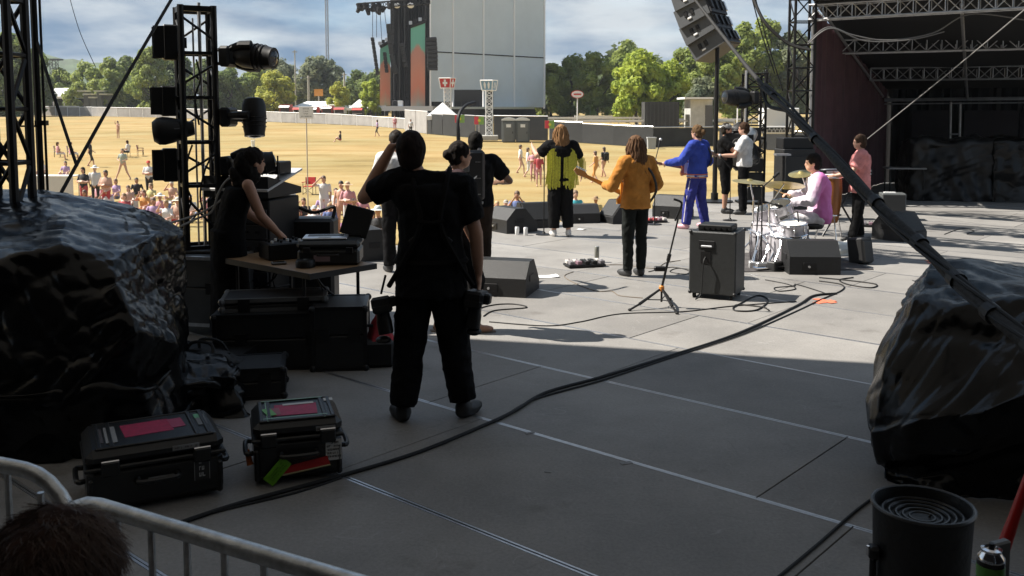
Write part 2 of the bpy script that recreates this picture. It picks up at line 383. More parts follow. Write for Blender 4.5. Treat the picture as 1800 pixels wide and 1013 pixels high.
def ground():
    xs = sorted(set([-900, -600, -400, -250, 250, 400, 600, 900] + list(range(-180, 181, 6)))); ys = [-30, -10, 5] + list(range(14, 170, 3)) + [180, 200, 230, 260, 300, 380, 500, 700, 1000, 1800, 3500]
    vs = []; fs = []
    for y in ys:
        for x in xs: vs.append((x * (1 if y < 900 else y / 500), y, gz(y) + (.05 * noise.noise(Vector((x * .12, y * .12, 0))) if 14 < y < 170 else 0)))
    w = len(xs)
    for j in range(len(ys) - 1):
        for i in range(w - 1): fs.append((j*w+i, j*w+i+1, (j+1)*w+i+1, (j+1)*w+i))
    m = bpy.data.materials.new('dry_grass'); m.use_nodes = True; t = m.node_tree; L = t.links.new; b = t.nodes['Principled BSDF']
    g = N(t, 'ShaderNodeNewGeometry')
    mp = N(t, 'ShaderNodeMapping'); mp.inputs['Scale'].default_value = (.35, 1.0, 1); L(g.outputs['Position'], mp.inputs[0])
    n1 = N(t, 'ShaderNodeTexNoise'); n1.inputs['Scale'].default_value = .35; n1.inputs['Detail'].default_value = 10; n1.inputs['Roughness'].default_value = .7; L(mp.outputs[0], n1.inputs['Vector'])
    n2 = N(t, 'ShaderNodeTexNoise'); n2.inputs['Scale'].default_value = .05; n2.inputs['Detail'].default_value = 5; L(g.outputs['Position'], n2.inputs['Vector'])
    n3 = N(t, 'ShaderNodeTexNoise'); n3.inputs['Scale'].default_value = 9; n3.inputs['Detail'].default_value = 4; L(g.outputs['Position'], n3.inputs['Vector'])
    r = N(t, 'ShaderNodeValToRGB'); L(n1.outputs[0], r.inputs[0]); e = r.color_ramp.elements
    e[0].position = .30; e[0].color = (.195, .135, .056, 1); e[1].position = .66; e[1].color = (.355, .285, .15, 1)
    e2 = r.color_ramp.elements.new(.45); e2.color = (.30, .216, .096, 1)
    r2 = N(t, 'ShaderNodeValToRGB'); L(n2.outputs[0], r2.inputs[0]); e = r2.color_ramp.elements
    e[0].position = .35; e[0].color = (.82, .86, .8, 1); e[1].position = .65; e[1].color = (1.08, 1.02, .96, 1)
    mx = N(t, 'ShaderNodeMix', data_type='RGBA', blend_type='MULTIPLY'); mx.inputs[0].default_value = 1; L(r.outputs[0], mx.inputs[6]); L(r2.outputs[0], mx.inputs[7])
    L(mx.outputs[2], b.inputs['Base Color']); b.inputs['Roughness'].default_value = .9; b.inputs['Specular IOR Level'].default_value = .1
    bp = N(t, 'ShaderNodeBump'); bp.inputs['Strength'].default_value = .6; bp.inputs['Distance'].default_value = .06; L(n3.outputs[0], bp.inputs['Height']); L(bp.outputs[0], b.inputs['Normal'])
    mb = MB(); mb.add(vs, fs); structure(mb.build('ground', m, smooth=True, fix=False))
ground()

def hills():
    m = mat('far_woodland', (.055, .085, .04), .95, nz=.45, nscale=.05, bump=.5, bscale=.2)
    mb = MB(); vs = []; n = 160
    for j, (y, k) in enumerate(((620, 0), (680, .55), (760, 1), (900, .85), (1100, .0))):
        for i in range(n + 1):
            px = -250 + 2300 * i / n
            top = 26 + 16 * math.exp(-((px - 60) / 160) ** 2) + 6 * math.sin(px * .011) + 4 * math.sin(px * .027 + 1) - 8 * (px > 330)
            x = (px - 900) / FPX * y
            vs.append((x, y, 1.5 + k * top * (1 + .05 * noise.noise(Vector((px * .2, y * .05, 0))))))
    for j in range(4):
        for i in range(n): mb.add([vs[j*(n+1)+i], vs[j*(n+1)+i+1], vs[(j+1)*(n+1)+i+1], vs[(j+1)*(n+1)+i]], [(0, 1, 2, 3)])
    o = mb.build('hill', m, smooth=True); structure(o)
hills()

# ---------------------------------------------------------------- trees
def leaf_mat(name, c):
    if name in MATS: return MATS[name]
    m = bpy.data.materials.new(name); m.use_nodes = True; t = m.node_tree; L = t.links.new; b = t.nodes['Principled BSDF']
    g = N(t, 'ShaderNodeNewGeometry'); n = N(t, 'ShaderNodeTexNoise'); n.inputs['Scale'].default_value = .5; n.inputs['Detail'].default_value = 5; L(g.outputs['Position'], n.inputs['Vector'])
    r = N(t, 'ShaderNodeValToRGB'); L(n.outputs[0], r.inputs[0]); e = r.color_ramp.elements
    e[0].position = .32; e[0].color = (c[0]*.62, c[1]*.68, c[2]*.7, 1); e[1].position = .68; e[1].color = (c[0]*1.35, c[1]*1.25, c[2]*1.1, 1)
    L(r.outputs[0], b.inputs['Base Color']); b.inputs['Roughness'].default_value = .6; b.inputs['Specular IOR Level'].default_value = .25
    tr = N(t, 'ShaderNodeBsdfTranslucent'); L(r.outputs[0], tr.inputs[0]); ms = N(t, 'ShaderNodeMixShader'); ms.inputs[0].default_value = .5
    L(b.outputs[0], ms.inputs[1]); L(tr.outputs[0], ms.inputs[2]); L(ms.outputs[0], t.nodes['Material Output'].inputs[0])
    MATS[name] = m; return m
BARK = mat('bark', (.075, .06, .048), .9, nz=.3, bump=.5, bscale=8)
def tree(px, base_py, top_py, hw, y, c, label, seed, dens=1.0, group=None, low=.18):
    rn = random.Random(seed); k = y / FPX
    base = Vector(((px - 900) * k, y, gz(y) - .1)); H = (CAM.z + (HORIZON - top_py) * k) - base.z; Wd = hw * k
    t = thing('tree', label, 'tree', base, group=group)
    mb = MB(); th = H * .45
    tr_pts = [Vector((0, 0, 0)), Vector((rn.uniform(-.2, .2), rn.uniform(-.2, .2), th * .5)), Vector((rn.uniform(-.4, .4), rn.uniform(-.4, .4), th))]
    r0 = max(.16, H * .028); mb.tube(curve_pts(tr_pts, 3), [r0 * (1 - .5 * i / 6) for i in range(7)], 7)
    clumps = []
    nc = int(30 * dens)
    for i in range(nc):
        a = rn.uniform(0, 6.283); z = low + (1 - low) * rn.random() ** .8; zz = (z - low) / (1 - low)
        rad = math.sqrt(max(.05, 1 - (2 * zz - .85) ** 2 / 1.35)) * rn.uniform(.45, 1.0)
        p = Vector((math.cos(a) * rad * Wd * .86, math.sin(a) * rad * Wd * .86, z * H * rn.uniform(.86, .97)))
        clumps.append((p, rn.uniform(.2, .36) * min(Wd, H * .5)))
    clumps.append((Vector((0, 0, H * .9)), .26 * Wd))
    for p, r in clumps[::3]:
        s = tr_pts[2] * rn.uniform(.55, 1.0); mid = (s + p) * .5 + Vector((0, 0, -.1 * H * rn.random())); mb.tube([s, mid, p], [r0 * .42, r0 * .28, r0 * .1], 5)
    mb.build('trunk', BARK, t)
    cr = MB(); vs = []; fs = []
    per = max(40, int(130 * min(1.6, dens)))
    for p, r in clumps:
        for _ in range(per):
            d = Vector((rn.gauss(0, 1), rn.gauss(0, 1), rn.gauss(0, .85))); d.normalize(); q = p + d * (r * (rn.random() ** .28)) ; q.z *= 1
            s = rn.uniform(.55, 1.25) * max(.26, min(.62, Wd * .085)); n1 = (d + Vector((rn.gauss(0, .45), rn.gauss(0, .45), rn.gauss(.2, .45)))).normalized(); x, yv, _d = frame(n1)
            a = rn.uniform(0, 6.28); x, yv = x * math.cos(a) + yv * math.sin(a), yv * math.cos(a) - x * math.sin(a)
            o = len(vs); vs += [q + x * s, q + yv * s * .55, q - x * s * .8, q - yv * s * .6]; fs.append((o, o+1, o+2, o+3))
    cr.add(vs, fs); cr.build('crown', leaf_mat('leaf_%d_%d_%d' % tuple(int(v*999) for v in c), c), t, fix=False)
    return t
DK, MD, YG, BG, GR = (.165, .22, .075), (.26, .32, .085), (.40, .42, .09), (.37, .45, .075), (.19, .22, .14)
def trees():
    L_ = [(22, 190, 60, 60, 170, DK, 'dark tree behind the leftmost black truss tower'),
          (70, 190, 88, 40, 190, DK, 'dark tree left of the flat topped mast, behind the white shed'),
          (118, 190, 122, 30, 230, MD, 'low green tree just right of the flat topped mast'),
          (160, 190, 112, 38, 215, MD, 'mid green tree above the right end of the white shed'),
          (200, 190, 108, 36, 205, MD, 'mid green tree between the shed and the diagonal black cable'),
          (232, 190, 106, 42, 212, DK, 'dark tree crossed by the diagonal black cable'),
          (272, 190, 84, 40, 196, MD, 'tall green tree rising left of the lighting tower'),
          (318, 190, 92, 40, 205, DK, 'dark tree seen through the lighting tower'),
          (365, 190, 108, 40, 200, DK, 'dark tree right behind the lighting tower'),
          (410, 190, 118, 40, 205, DK, 'dark tree behind the upper moving head lamp'),
          (450, 190, 126, 36, 215, MD, 'green tree right below the upper moving head lamp'),
          (487, 190, 129, 36, 180, YG, 'rounded yellow green tree left of the utility poles'),
          (500, 190, 108, 34, 240, GR, 'grey green spreading oak behind the yellow green tree'),
          (562, 190, 106, 52, 235, GR, 'broad grey green oak with sky showing through its crown'),
          (628, 190, 124, 34, 225, DK, 'dark tree between the oak and the far main stage'),
          (668, 190, 122, 34, 222, DK, 'dark tree beside the orange banners of the far main stage'),
          (598, 190, 149, 24, 180, YG, 'small yellow green tree behind the white tents'),
          (655, 190, 142, 24, 176, BG, 'small bright green tree touching the far main stage')]
    for i, a in enumerate(L_): tree(*a, seed=i + 11, group='trees beyond the field fence', dens=1.5 if i != 13 else 1.2, low=.04 if i not in (12, 13) else .3)
    R_ = [(968, 192, 112, 34, 165, MD, 'dark tree touching the right edge of the grey stage wall'),
          (1003, 192, 98, 40, 170, MD, 'dark tree behind the left oval sign'),
          (1048, 192, 92, 42, 160, MD, 'dark green tree right of the left oval sign'),
          (1100, 192, 76, 50, 190, MD, 'tall dark tree rising behind the bright green tree'),
          (1118, 192, 94, 58, 128, BG, 'large bright green tree in the middle of the right hand trees'),
          (1172, 192, 108, 44, 130, BG, 'bright green tree under the hanging speaker array, left side'),
          (1205, 192, 84, 50, 150, MD, 'green tree directly behind the hanging speaker array'),
          (1255, 192, 74, 46, 140, MD, 'green tree right behind the thin pole under the speaker array'),
          (1298, 192, 42, 50, 155, MD, 'tallest green tree right of the speaker array'),
          (1345, 192, 36, 50, 160, MD, 'tall green tree left of the black truss tower of the covered wing'),
          (1392, 192, 52, 42, 158, GR, 'grey green tree seen through the truss tower of the covered wing'),
          (1440, 192, 60, 46, 162, MD, 'green tree half hidden by the covered wing'),
          (1232, 192, 140, 36, 118, GR, 'low grey green tree behind the white cabin')]
    for i, a in enumerate(R_): tree(*a, seed=i + 51, group='trees right of the far main stage', dens=1.5, low=.05)
trees()

def wood():
    "woodland that closes the view behind the single trees"
    rn = random.Random(77); vs = []; fs = []
    for _ in range(16000):
        right = rn.random() < .42; y = rn.uniform(235, 300); px = rn.uniform(955, 1480) if right else rn.uniform(-60, 700)
        top = (12 + 4 * math.sin(px * .03) + 3 * math.sin(px * .083)) * (1.0 if right else .62); x = (px - 900) / FPX * y; h = top * rn.random() ** .7; s = rn.uniform(.7, 1.5)
        n = Vector((rn.gauss(0, 1), rn.gauss(-.5, 1), rn.gauss(.4, 1))).normalized(); a, b, _d = frame(n); c = Vector((x, y, gz(y) + h)); o = len(vs); vs += [c + a * s, c + b * s * .6, c - a * s * .8, c - b * s * .6]; fs.append((o, o+1, o+2, o+3))
    q = MB(); q.add(vs, fs); stuff(tag(q.build('woodland', leaf_mat('leaf_wood', (.11, .145, .065)), fix=False), 'dense far woodland filling the gaps behind the single trees', 'woodland'))
wood()
# ================================================================ far side of the field
def strip_panel(mb, a, b, za, zb, th=.04, mi=0):
    "upright slab from a to b (ground points) between heights za, zb above each end's own z"
    a = Vector(a); b = Vector(b); d = (b - a); n = Vector((-d.y, d.x, 0)).normalized() * (th / 2); up = Vector((0, 0, 1))
    pts = [p + s * n + up * h for h in (za, zb) for p, s in ((a, -1), (b, -1), (b, 1), (a, 1))]
    return mb.add(pts, [(3, 2, 1, 0), (4, 5, 6, 7), (0, 1, 5, 4), (1, 2, 6, 5), (2, 3, 7, 6), (3, 0, 4, 7)], mi)
greyfence = mat('grey_fence_mesh', (.30, .29, .28), .8, nz=.18, nscale=.9)
def left_fence():
    key = [(36, 187, 204), (170, 189, 205), (310, 191, 208), (420, 195, 212), (500, 198, 216), (580, 201, 219), (650, 205, 222), (730, 210, 229)]
    base = F(380, 210); t = thing('barrier_fence', 'long pale grey barrier fence along the far left edge of the dry field', 'fence', base)
    def at(px):
        for a, b in zip(key, key[1:]):
            if a[0] <= px <= b[0]:
                k = (px - a[0]) / (b[0] - a[0]); return [a[i] + k * (b[i] - a[i]) for i in range(3)]
        return key[-1]
    px = 36.0; i = 0
    while px < 729:
        step = 20 + px * .012; e = min(px + step, 730); A = at(px); B = at(e)
        a = F(A[0], A[2]); b = F(B[0] - .4, B[2]); h = (A[2] - A[1]) / FPX * a.y * .97
        m = MB(); strip_panel(m, a, b, .05, h); m.build('panel', greyfence, t, world=True)
        m = MB(); m.cyl(a, a + Vector((0, 0, h + .06)), .06, n=6); m.build('post', white, t, world=True)
        m = MB(); up = Vector((0, 0, h + .03)); m.cyl(a + up, b + up, .07, n=6); m.build('rail', white, t, world=True)
        px = e; i += 1
left_fence()
scrim = mat('black_scrim', (.022, .023, .023), .85, nz=.3, nscale=.8)
def right_fences():
    segs = [(712, 752, 194, 201, 231, 236, 'grey', 'grey fence run beside the grey barrier end, seen at an angle'),
            (752, 868, 200, 204, 236, 246, 'k', 'black scrim fence behind the white light tower base'),
            (868, 966, 204, 211, 246, 248, 'k', 'black scrim fence directly behind the two portable toilets'),
            (966, 1026, 214, 216, 249, 252, 'k', 'black scrim fence panel behind the long haired singer'),
            (1024, 1080, 218, 220, 252, 256, 'k', 'black scrim fence panel with the pale flag in front of it'),
            (1078, 1150, 221, 224, 256, 260, 'k', 'black scrim fence panel behind the orange jacket guitarist'),
            (1148, 1258, 225, 221, 260, 258, 'k', 'wide black scrim fence panel behind the blue tracksuit guitarist'),
            (1264, 1312, 224, 226, 260, 262, 'k', 'black scrim fence panel right of the thin pole'),
            (1340, 1425, 230, 236, 264, 268, 'k', 'black scrim fence panel behind the truss tower base')]
    for a, b, t0, t1, b0, b1, kind, lab in segs:
        A = F(a, b0); B = F(b, b1); h0 = (b0 - t0) / FPX * A.y; 
        t = thing('scrim_fence', lab, 'fence', A, group='scrim fences on the right of the field')
        n = max(1, int((B - A).length / 3.2))
        for i in range(n):
            p = A + (B - A) * (i / n); q = A + (B - A) * ((i + .97) / n)
            m = MB(); strip_panel(m, p, q, .04, h0 * .97 + .05 * (i % 2)); m.build('panel', scrim if kind == 'k' else greyfence, t, world=True)
            m = MB(); u = Vector((0, 0, h0 * .97 + .07)); m.cyl(p + u, q + u, .05, n=6); m.build('rail', alu if kind == 'k' else white, t, world=True)
right_fences()
def white_rails():
    whitep = mat('white_paint', (.72, .71, .68), .5, nz=.1)
    rows = [(905, 207, 1140, 208, 118, 'white barrier row just above the portable toilets'), (950, 211, 1290, 214, 112, 'long white barrier row above the black scrim fences'),
            (1140, 207, 1410, 213, 126, 'white barrier row farther back, towards the truss tower'), (1010, 204, 1235, 205, 140, 'thin far white barrier row under the bright green tree')]
    for x0, y0, x1, y1, D, lab in rows:
        a = P(x0, y0, D); b = P(x1, y1, D * 1.02); t = thing('barrier_row', lab, 'barrier', (a.x, a.y, gz(a.y)), group='white barrier rows')
        m = MB(); m.box((a + b) / 2, ((b - a).length, .35, .22), Rz(math.atan2(b.y - a.y, b.x - a.x))); m.build('top_rail', whitep, t, world=True)
        n = int((b - a).length / 2.2)
        for i in range(n + 1):
            p = a + (b - a) * (i / n); g = gz(p.y); m = MB(); m.box((p.x, p.y, (p.z + g) / 2), (.09, .09, p.z - g)); m.build('post', alu, t, world=True)
        m = MB(); lo = Vector((0, 0, -.5)); m.cyl(a + lo, b + lo, .05, n=5); m.build('lower_rail', alu, t, world=True)
white_rails()

def portajohns():
    body = mat('toilet_grey', (.085, .095, .095), .6, nz=.12); roofm = mat('toilet_roof', (.62, .63, .62), .5)
    for px, lab in ((894, 'grey portable toilet with white roof, left of the pair'), (919, 'grey portable toilet with white roof, right of the pair')):
        b = F(px, 251); k = b.y / FPX; w = 24 * k; h = 42 * k; t = thing('portable_toilet', lab, 'toilet', b, group='portable toilets')
        m = MB(); m.rbox((0, w/2, h * .47), (w, w, h * .90), .06); m.build('cabin', body, t)
        m = MB(); prof = [(-w*.52, 0), (w*.52, 0), (w*.52, h*.05), (w*.3, h*.11), (0, h*.135), (-w*.3, h*.11), (-w*.52, h*.05)]
        m.prism(prof, w * 1.06, Matrix.Translation((0, w/2, h * .915))); m.build('roof', roofm, t)
        m = MB(); m.rbox((0, -.03, h * .44), (w * .74, .05, h * .8), .02); d = m.build('door', mat('toilet_door', (.12, .13, .13), .6), t)
        m = MB(); m.box((0, -.068, h * .70), (w * .34, .02, h * .13)); m.build('notice', white, d)
        m = MB(); m.box((w * .3, -.075, h * .42), (.06, .05, .2)); m.build('handle', black, d)
portajohns()

def sign_towers():
    red = mat('sign_red', (.52, .035, .03), .5); blue = mat('sign_blue', (.19, .34, .47), .5)
    for px, base_py, top_py, hw, c, lab in ((787, 222, 139, 14.5, red, 'white lattice tower with red sign showing white crosses'), (860, 249, 143, 15, blue, 'white lattice tower with blue restroom sign of white figures')):
        b = F(px, base_py); k = b.y / FPX; H = (HORIZON - top_py) * k + CAM.z - b.z; hs = 17 * k
        t = thing('sign_tower', lab, 'sign', b, group='lattice sign towers')
        m = truss_mb(MB(), (0, 0, .3), (0, 0, H - hs), 11.5 * k, 11.5 * k, .05, .035, 9, up=(0, 1, 0)); m.build('lattice', white, t)
        m = MB(); m.rbox((0, 0, .35), (31 * k, 1.6, 9 * k), .05); m.build('ballast', mat('concrete', (.38, .37, .34), .85, nz=.15, nscale=2), t)
        rot = Rz(R(28)); s = MB()
        w0, w1 = hw * k * .80, hw * k * 1.0
        # box with two visible faces meeting at a corner left of centre-right
        pts = []
        for z, w in ((H - hs, w0), (H, w1)):
            pts += [Vector((-w, -.3 * w, z)), Vector((w * .42, -.62 * w, z)), Vector((w, -.1 * w, z)), Vector((w * .2, .6 * w, z)), Vector((-w, .6 * w, z))]
        s.add(pts, [tuple(range(4, -1, -1)), tuple(range(5, 10))] + [(i, (i+1) % 5, 5 + (i+1) % 5, 5 + i) for i in range(5)]); box = s.build('sign_box', c, t)
        e = MB()
        for i in range(5):
            for o in (0, 5): e.cyl(pts[o + i], pts[o + (i+1) % 5], .06, n=5)
            e.cyl(pts[i], pts[5 + i], .06, n=5)
        e.build('sign_edge', white, t)
        def face(i, u, v, out=.05):
            a, b2, c2, d2 = pts[i], pts[(i+1) % 5], pts[5 + (i+1) % 5], pts[5 + i]
            p = (a * (1-u) + b2 * u) * (1-v) + (d2 * (1-u) + c2 * u) * v; n = (b2 - a).cross(d2 - a).normalized(); return p + n * out
        def poly(i, uv, nm='symbol'):
            q = MB(); f_ = [face(i, *p) for p in uv]; b_ = [face(i, *p, out=.01) for p in uv]; n = len(uv)
            q.add(f_ + b_, [tuple(range(n)), tuple(range(2*n-1, n-1, -1))] + [(j, n + j, n + (j+1) % n, (j+1) % n) for j in range(n)]); q.build(nm, white, box)
        if c is red:
            for i, cx, w in ((0, .5, .085), (1, .5, .12)):
                hh = .11; L = w * 2.6; 
                poly(i, [(cx-w, .15), (cx+w, .15), (cx+w, .5-hh), (cx+L, .5-hh), (cx+L, .5+hh), (cx+w, .5+hh), (cx+w, .85), (cx-w, .85), (cx-w, .5+hh), (cx-L, .5+hh), (cx-L, .5-hh), (cx-w, .5-hh)])
        else:
            for cx in (.32, .68): poly(0, [(cx-.05, .15), (cx+.05, .15), (cx+.09, .45), (cx+.1, .62), (cx+.03, .86), (cx-.03, .86), (cx-.1, .62), (cx-.09, .45)])
            poly(1, [(.3, .18), (.42, .18), (.42, .8), (.3, .8)]); poly(1, [(.58, .18), (.7, .18), (.7, .8), (.58, .8)])
    # oval signs on posts
    for px, py, D, lab in ((1015, 166, 112, 'white oval sign with a red band on a post, beside the dark trees'), (1297, 175, 96, 'white oval sign with a red band on a post, beside the lamp tower')):
        c = P(px, py, D); k = D / FPX; t = thing('oval_sign', lab, 'sign', (c.x, c.y, gz(D)), group='oval signs')
        M = Matrix.Rotation(R(90), 3, 'X') 
        def disc(rx, rz, y0, y1, m_, nm, par):
            q = MB(); n = 28; vs = [c + Vector((rx * math.cos(2*math.pi*i/n), y, rz * math.sin(2*math.pi*i/n))) for y in (y0, y1) for i in range(n)]
            q.add(vs, [tuple(range(n)), tuple(range(2*n-1, n-1, -1))] + [(i, n+i, n+(i+1) % n, (i+1) % n) for i in range(n)]); 
            o = q.build(nm, m_, t, world=True); o.parent = par; return o
        d = disc(11 * k, 6.8 * k, -.05, .12, red, 'panel', t); disc(10 * k, 5.8 * k, -.08, -.055, white, 'face', t)
        q = MB(); q.box(c + Vector((0, -.1, 0)), (13 * k, .02, 2.6 * k)); q.build('band', red, t, world=True)
        q = MB(); q.cyl((c.x, c.y + .05, gz(D)), (c.x, c.y + .05, c.z - 6 * k), .07, n=6); q.build('post', white, t, world=True)
sign_towers()

def banners():
    y1, gr, rd = mat('flag_yellow', (.62, .55, .05), .7), mat('flag_green', (.2, .36, .08), .7), mat('flag_red', (.6, .05, .08), .7)
    for px, py, lab in ((808, 209, 'red and green square banner left of the blue sign tower'), (842, 212, 'red and green square banner touching the blue sign tower'), (966, 219, 'red and green square banner left of the long haired singer')):
        g = F(px, py + 34); D = g.y - .8; c = P(px, py, D); k = D / FPX; t = thing('square_banner', lab, 'banner', (c.x, c.y, gz(D)), group='square banners on the scrim fence')
        q = MB(); q.box(c, (17 * k, .05, 14 * k)); q.build('cloth', gr, t, world=True)
        q = MB(); q.box(c + Vector((-4.5 * k, -.04, 0)), (7.5 * k, .02, 13.6 * k)); q.build('red_field', rd, t, world=True)
        q = MB(); q.lathe([(2.6 * k, 0), (2.6 * k, .02)], c + Vector((.5 * k, -.07, 0)), 12, M=Matrix.Rotation(R(90), 3, 'X')); q.build('emblem', y1, t, world=True)
        q = MB(); q.cyl((c.x, c.y + .06, gz(D)), c + Vector((0, .06, 7 * k)), .04, n=5); q.build('post', alu, t, world=True)
    f = F(1052, 252); k = f.y / FPX; t = thing('feather_flag', 'small pale leaf shaped flag standing before the black fence', 'flag', f)
    q = MB(); q.prism([(0, 2*k), (2.6*k, 6*k), (2.8*k, 11*k), (1.2*k, 16*k), (0, 18*k), (-1.6*k, 14*k), (-2.4*k, 8*k)], .03); q.build('cloth', mat('flag_pale', (.62, .66, .42), .8), t)
    q = MB(); q.cyl((0, .03, 0), (0, .03, 17*k), .03, n=5); q.build('pole', alu, t)
    f = F(1145, 262); k = f.y / FPX; t = thing('trash_bin', 'pale grey bin beside the black scrim fence behind the guitarist', 'bin', f)
    q = MB(); q.box((0, 0, 9*k), (13*k, 12*k, 18*k), taper=1.12); q.build('body', mat('bin_grey', (.32, .33, .33), .6), t)
    q = MB(); q.box((0, 0, 19.2*k), (16*k, 14*k, 2*k)); q.build('lid', mat('bin_lid', (.4, .41, .41), .6), t)
    f = F(445, 258); k = f.y / FPX; t = thing('bucket', 'small white bucket on the field below the lower moving head', 'bucket', f)
    q = MB(); q.lathe([(2.6*k, 0), (3.4*k, 9*k), (3.7*k, 9.4*k), (3.7*k, 10.5*k), (3.2*k, 10.5*k)], n=14); q.build('body', white, t, smooth=True)
    q = MB(); q.tube([(-3.4*k, 0, 9.5*k), (-2.4*k, 0, 13*k), (0, 0, 14.4*k), (2.4*k, 0, 13*k), (3.4*k, 0, 9.5*k)], .02, 5); q.build('handle', alu, t)
banners()

def tents():
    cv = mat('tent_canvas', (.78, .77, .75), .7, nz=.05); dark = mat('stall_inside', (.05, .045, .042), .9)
    for x0, x1, ye, yt, yb, D, lab in ((508, 613, 190, 178, 203, 178, 'long white marquee tent left of the far main stage'), (613, 676, 190, 175, 203, 176, 'white marquee tent right beside the orange banners'), (750, 803, 204, 180, 218, 104, 'small white peaked tent before the grey stage wall')):
        a = P(x0, ye, D); b = P(x1, ye, D); h = P(x0, yt, D).z; g = gz(D); dp = min(10, (b.x - a.x) * .8); t = thing('marquee_tent', lab, 'tent', ((a.x + b.x)/2, D, g), group='white tents')
        rx0, rx1 = a.x + (b.x-a.x) * .22, b.x - (b.x-a.x) * .22
        if x1 - x0 < 60 and x0 > 700: rx0 = rx1 = (a.x + b.x) / 2
        q = MB(); vs = [(a.x, D, a.z), (b.x, D, a.z), (b.x, D+dp, a.z), (a.x, D+dp, a.z), (rx0, D+dp/2, h), (rx1 + .01, D+dp/2, h)]
        q.add(vs, [(0, 1, 5, 4), (1, 2, 5), (2, 3, 4, 5), (3, 0, 4)]); q.build('canopy', cv, t, world=True)
        q = MB(); q.box(((a.x+b.x)/2, D + .0, a.z - .22), (b.x-a.x, .05, .45)); q.build('valance', cv, t, world=True)
        for i in range(5):
            x = a.x + (b.x-a.x) * i / 4; q = MB(); q.cyl((x, D+.1, g), (x, D+.1, a.z), .05, n=5); q.build('pole', alu, t, world=True)
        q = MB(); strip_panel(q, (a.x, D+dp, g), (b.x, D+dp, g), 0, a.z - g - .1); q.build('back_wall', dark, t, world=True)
    rd = mat('stall_red', (.42, .07, .055), .7)
    stalls = [(500, 184, 201, rd, 'red fronted food stall at the left end of the tents'), (524, 188, 201, white, 'white fronted food stall beside the red one'), (548, 188, 202, rd, 'red food stall behind the sign on a pole'), (574, 186, 202, rd, 'red and white food stall under the long tent'), (596, 188, 202, white, 'white food stall between the tents'), (628, 189, 203, mat('stall_dark', (.06, .065, .06), .8), 'dark food stall under the right tent')]
    for px, yt, yb, m_, lab in stalls:
        D = 170; c = P(px, yt, D); g = gz(D); k = D / FPX; h = c.z - g; w = 19 * k; t = thing('food_stall', lab, 'stall', (c.x, D, g), group='food stalls under the tents')
        q = MB(); q.box((0, 1.2, h * .5), (w, 2.0, h)); q.build('cabin', m_, t)
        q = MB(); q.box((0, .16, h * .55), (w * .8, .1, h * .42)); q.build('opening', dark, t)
        q = MB(); q.prism([(0, 0), (-.9, -.35), (-.9, -.4), (0, -.1)], w * .95, Matrix.Translation((0, .1, h * .92)) @ Matrix.Rotation(R(90), 4, 'Z')); q.build('awning', white if m_ is rd else rd, t)
        q = MB(); q.box((0, -.1, h * .33), (w * .9, .5, .08)); q.build('counter', alu, t)
tents()

def shed():
    D = 215; k = D / FPX; a = P(-40, 170, D); b = P(150, 170, D); g = gz(D); t = thing('market_shed', 'long low shed with pale metal roof behind the left fence', 'shed', (a.x, D, g))
    top = P(0, 155, D + 8).z; q = MB()
    q.add([(a.x, D, a.z), (b.x, D, a.z), (b.x, D+9, top), (a.x, D+9, top), (b.x, D+18, a.z), (a.x, D+18, a.z)], [(0, 1, 2, 3), (3, 2, 4, 5)]); q.build('roof', mat('metal_roof', (.66, .66, .64), .5, nz=.12, nscale=.3), t, world=True)
    for i in range(11):
        x = a.x + (b.x - a.x) * i / 10; q = MB(); q.box((x, D + .2, (a.z + g) / 2), (.25, .25, a.z - g)); q.build('post', alu, t, world=True)
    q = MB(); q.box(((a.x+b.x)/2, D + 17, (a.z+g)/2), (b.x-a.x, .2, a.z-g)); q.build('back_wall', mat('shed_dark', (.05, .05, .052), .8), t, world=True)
    q = MB(); q.box(((a.x+b.x)/2, D - .05, a.z - .2), (b.x-a.x, .15, .5)); q.build('fascia', white, t, world=True)
    D = 200; a = P(142, 160, D); b = P(190, 160, D); t = thing('stall_block', 'cluster of pale roofed stalls at the right end of the shed', 'shed', ((a.x+b.x)/2, D, gz(D)))
    rn = random.Random(2)
    for i in range(5):
        x = a.x + (b.x-a.x) * (i + .5) / 5; h = P(0, 158 + 6 * (i % 3), D).z - gz(D)
        q = MB(); q.box((x, D + rn.uniform(0, 2), gz(D) + h * .45), (1.0, 1.6, h * .9)); q.build('wall', mat('shed_grey', (.12, .125, .12), .8), t, world=True)
        q = MB(); q.box((x, D + .3, gz(D) + h * .95), (1.7, 3, .3)); q.build('roof', mat('stall_cream', (.6, .57, .42), .6), t, world=True)
    # parked vans along the shed
    for i, (px, c, lab) in enumerate(((62, (.5, .5, .5), 'pale van parked before the shed, left of the black pole'), (95, (.16, .17, .18), 'dark van parked before the shed behind the diagonal cable'), (125, (.55, .55, .55), 'silver van parked before the right half of the shed'))):
        D = 196; c0 = P(px, 188, D); g = gz(D); t = thing('parked_van', lab, 'van', (c0.x, D, g), group='vans before the shed')
        q = MB(); q.prism([(-2.2, .35), (2.2, .35), (2.25, .9), (1.7, 1.05), (1.2, 1.85), (-2.1, 1.9), (-2.25, .8)], 1.8); q.build('body', cmat('van', c, rough=.35), t)
        q = MB(); q.prism([(-1.9, 1.1), (1.35, 1.1), (1.05, 1.7), (-1.9, 1.72)], 1.84); q.build('window', mat('dark_glass', (.01, .012, .014), .08), t)
        for x in (-1.4, 1.4):
            q = MB(); q.cyl((x, -.95, .34), (x, .95, .34), .34, n=14); q.build('wheel', rubber, t)
shed()

